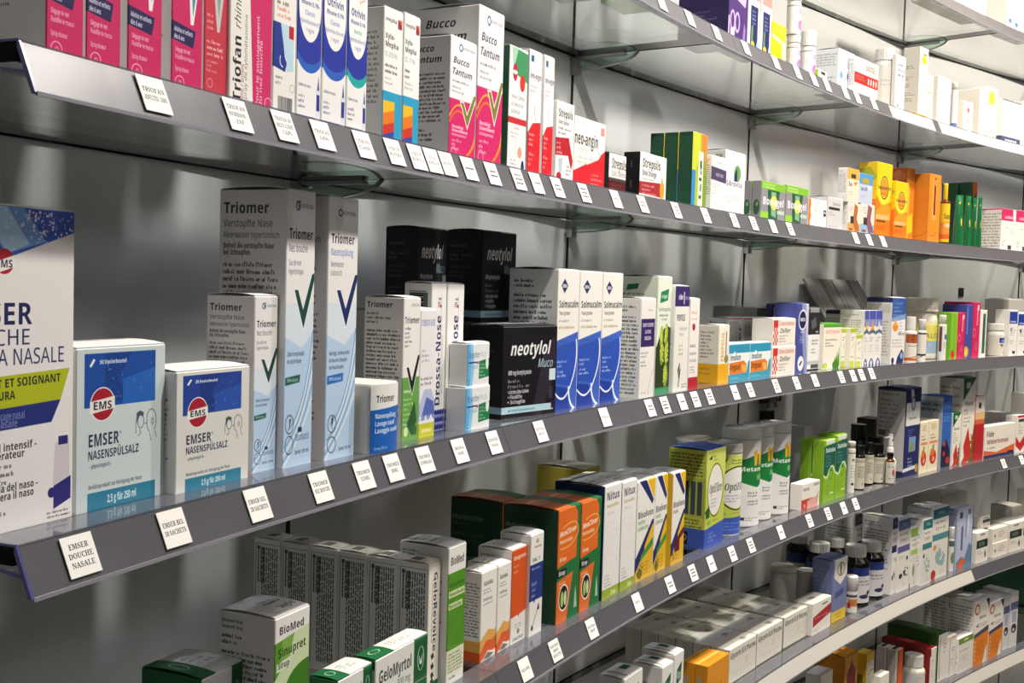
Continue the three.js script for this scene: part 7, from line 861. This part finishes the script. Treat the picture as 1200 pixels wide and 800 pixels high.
    const cap = part(o, 'cap', big ? fluted(cr, h - hc, 22) : lathe([[0, 0], [cr, 0], [cr, (h - hc) * .9], [cr * .92, h - hc], [0, h - hc]], 20), capMat); cap.position.y = hc;
    for (let i = 0; i < ex.rings; i++) part(cap, 'cap_ring', new THREE.TorusGeometry(cr * (1 - i * .03), r * .035, 6, 30).rotateX(Math.PI / 2).translate(0, (h - hc) * (.12 + .3 * i), 0), capMat);
    if (des !== 'black_bottle' && REG[des]) { const [g, m] = wrap(des, r * 1.006, hc * (ty === 'dark' ? .05 : .06), sh * .97); part(o, 'label', g, m); }
  }
}

// ---------------------------------------------------------------- price tickets and paper strips in the rails
{
  const CW = 128, CH = 122, cv = document.createElement('canvas'); cv.width = cv.height = 2048; const g = cv.getContext('2d'); g.fillStyle = '#e9e8e4'; g.fillRect(0, 0, 2048, 2048);
  const tex = new THREE.CanvasTexture(cv); tex.colorSpace = THREE.SRGBColorSpace; tex.magFilter = THREE.LinearFilter;
  const mat = new THREE.MeshStandardMaterial({ map: tex, roughness: .8 }), W = .0243, H = .0238, sl = Math.atan2(.0115, .0265), counts = {};
  TICKETS.forEach(([k, a, s], i) => {
    const px = (i % 16) * CW, py = Math.floor(i / 16) * CH;
    g.save(); g.translate(px, py); g.fillStyle = '#101114'; g.textAlign = 'center'; g.textBaseline = 'middle';
    if (s) { const l = s.split('|'); g.font = 'bold 22px serif'; l.forEach((t, j) => { const m = g.measureText(t).width; g.save(); g.translate(64, 61 + (j - (l.length - 1) / 2) * 27); if (m > 104) g.scale(104 / m, 1); g.fillText(t, 0, 0); g.restore(); }); }
    else { const n = 1 + (i * 7 % 3); for (let j = 0; j < n; j++) { const yy = 61 + (j - (n - 1) / 2) * 24; for (let q = 22 + 14 * rnd(); q < 104;) { const ww = 8 + 14 * rnd(); g.fillRect(q, yy - 6, Math.min(ww, 106 - q), 10); q += ww + 4; } } }
    g.restore();
    const c = counts[k] = (counts[k] || 0) + 1;
    const geo = new THREE.BoxGeometry(W, H, .0005), uv = geo.attributes.uv; for (let q = 0; q < uv.count; q++) uv.setXY(q, (px + 1 + uv.getX(q) * (CW - 2)) / 2048, 1 - (py + 1 + (1 - uv.getY(q)) * (CH - 2)) / 2048);
    const o = shade(new THREE.Mesh(geo, mat)); o.name = numbered('price_ticket'); scene.add(o);
    tag(o, `white paper price ticket, ${ordinal[c - 1]} from the left on the ${LEVEL[k]} shelf level`, 'price ticket', 'white price tickets');
    const am = a - W / 2 / RF, mid = at(am, RF - .0062 - .0014, SHELF_Y[k] - .0128 + .0009); o.position.copy(mid); o.rotation.order = 'YXZ'; o.rotation.set(-sl, facing(am), 0);
  });
  tex.needsUpdate = true;
  const seen = {};
  STRIPS.forEach(([k, a, b]) => { seen[k] = (seen[k] || 0) + 1; const o = shade(new THREE.Mesh(sweep([[.0022, -.001], [.0131, -.0262], [.0126, -.0264], [.0017, -.0012]], RF, SHELF_Y[k], a, b, 12), M.paper)); o.name = numbered('paper_strip'); scene.add(o); tag(o, `long blank white paper strip in the ${LEVEL[k]} shelf level rail, ${ordinal[seen[k] - 1]} from the left`, 'paper strip', 'blank paper strips'); localize(o, (a + b) / 2, RF, SHELF_Y[k]); });
}

// ---------------------------------------------------------------- small things on the wall
{
  const [a1, a2, a3] = [[-0.70644, 1.2105], [-0.70514, 1.1655], [-0.85966, 1.4625]];
  const s = thing('wall_sign', 'small black name plate on the wall above the white canisters', 'sign'); s.position.copy(at(a1[0], R - .012, a1[1])); s.rotation.y = facing(a1[0]);
  part(s, 'plate', new THREE.BoxGeometry(.1, .022, .004), M.sign); for (let i = 0; i < 5; i++) part(s, 'letter', new THREE.BoxGeometry(.01, .008, .001).translate(-.034 + i * .016, 0, .0026), M.grey);
  const hk = thing('wall_lock', 'grey shackle lock with black body on the wall behind the canisters', 'lock'); hk.position.copy(at(a2[0], R - .016, a2[1])); hk.rotation.y = facing(a2[0]);
  part(hk, 'body', new THREE.BoxGeometry(.034, .034, .018).translate(-.012, 0, 0), M.black); part(hk, 'shackle', new THREE.TorusGeometry(.018, .004, 8, 20, Math.PI).translate(.01, .022, 0), M.grey);
  const st = shade(new THREE.Mesh(new THREE.BoxGeometry(.026, .026, .002), M.sign)); st.name = 'wall_sticker'; scene.add(st); tag(st, 'tiny black square sticker on the wall above the bright vitamin cartons', 'sticker'); st.position.copy(at(a3[0], R - .0125, a3[1])); st.rotation.y = facing(a3[0]);
}

renderer.render(scene, camera);
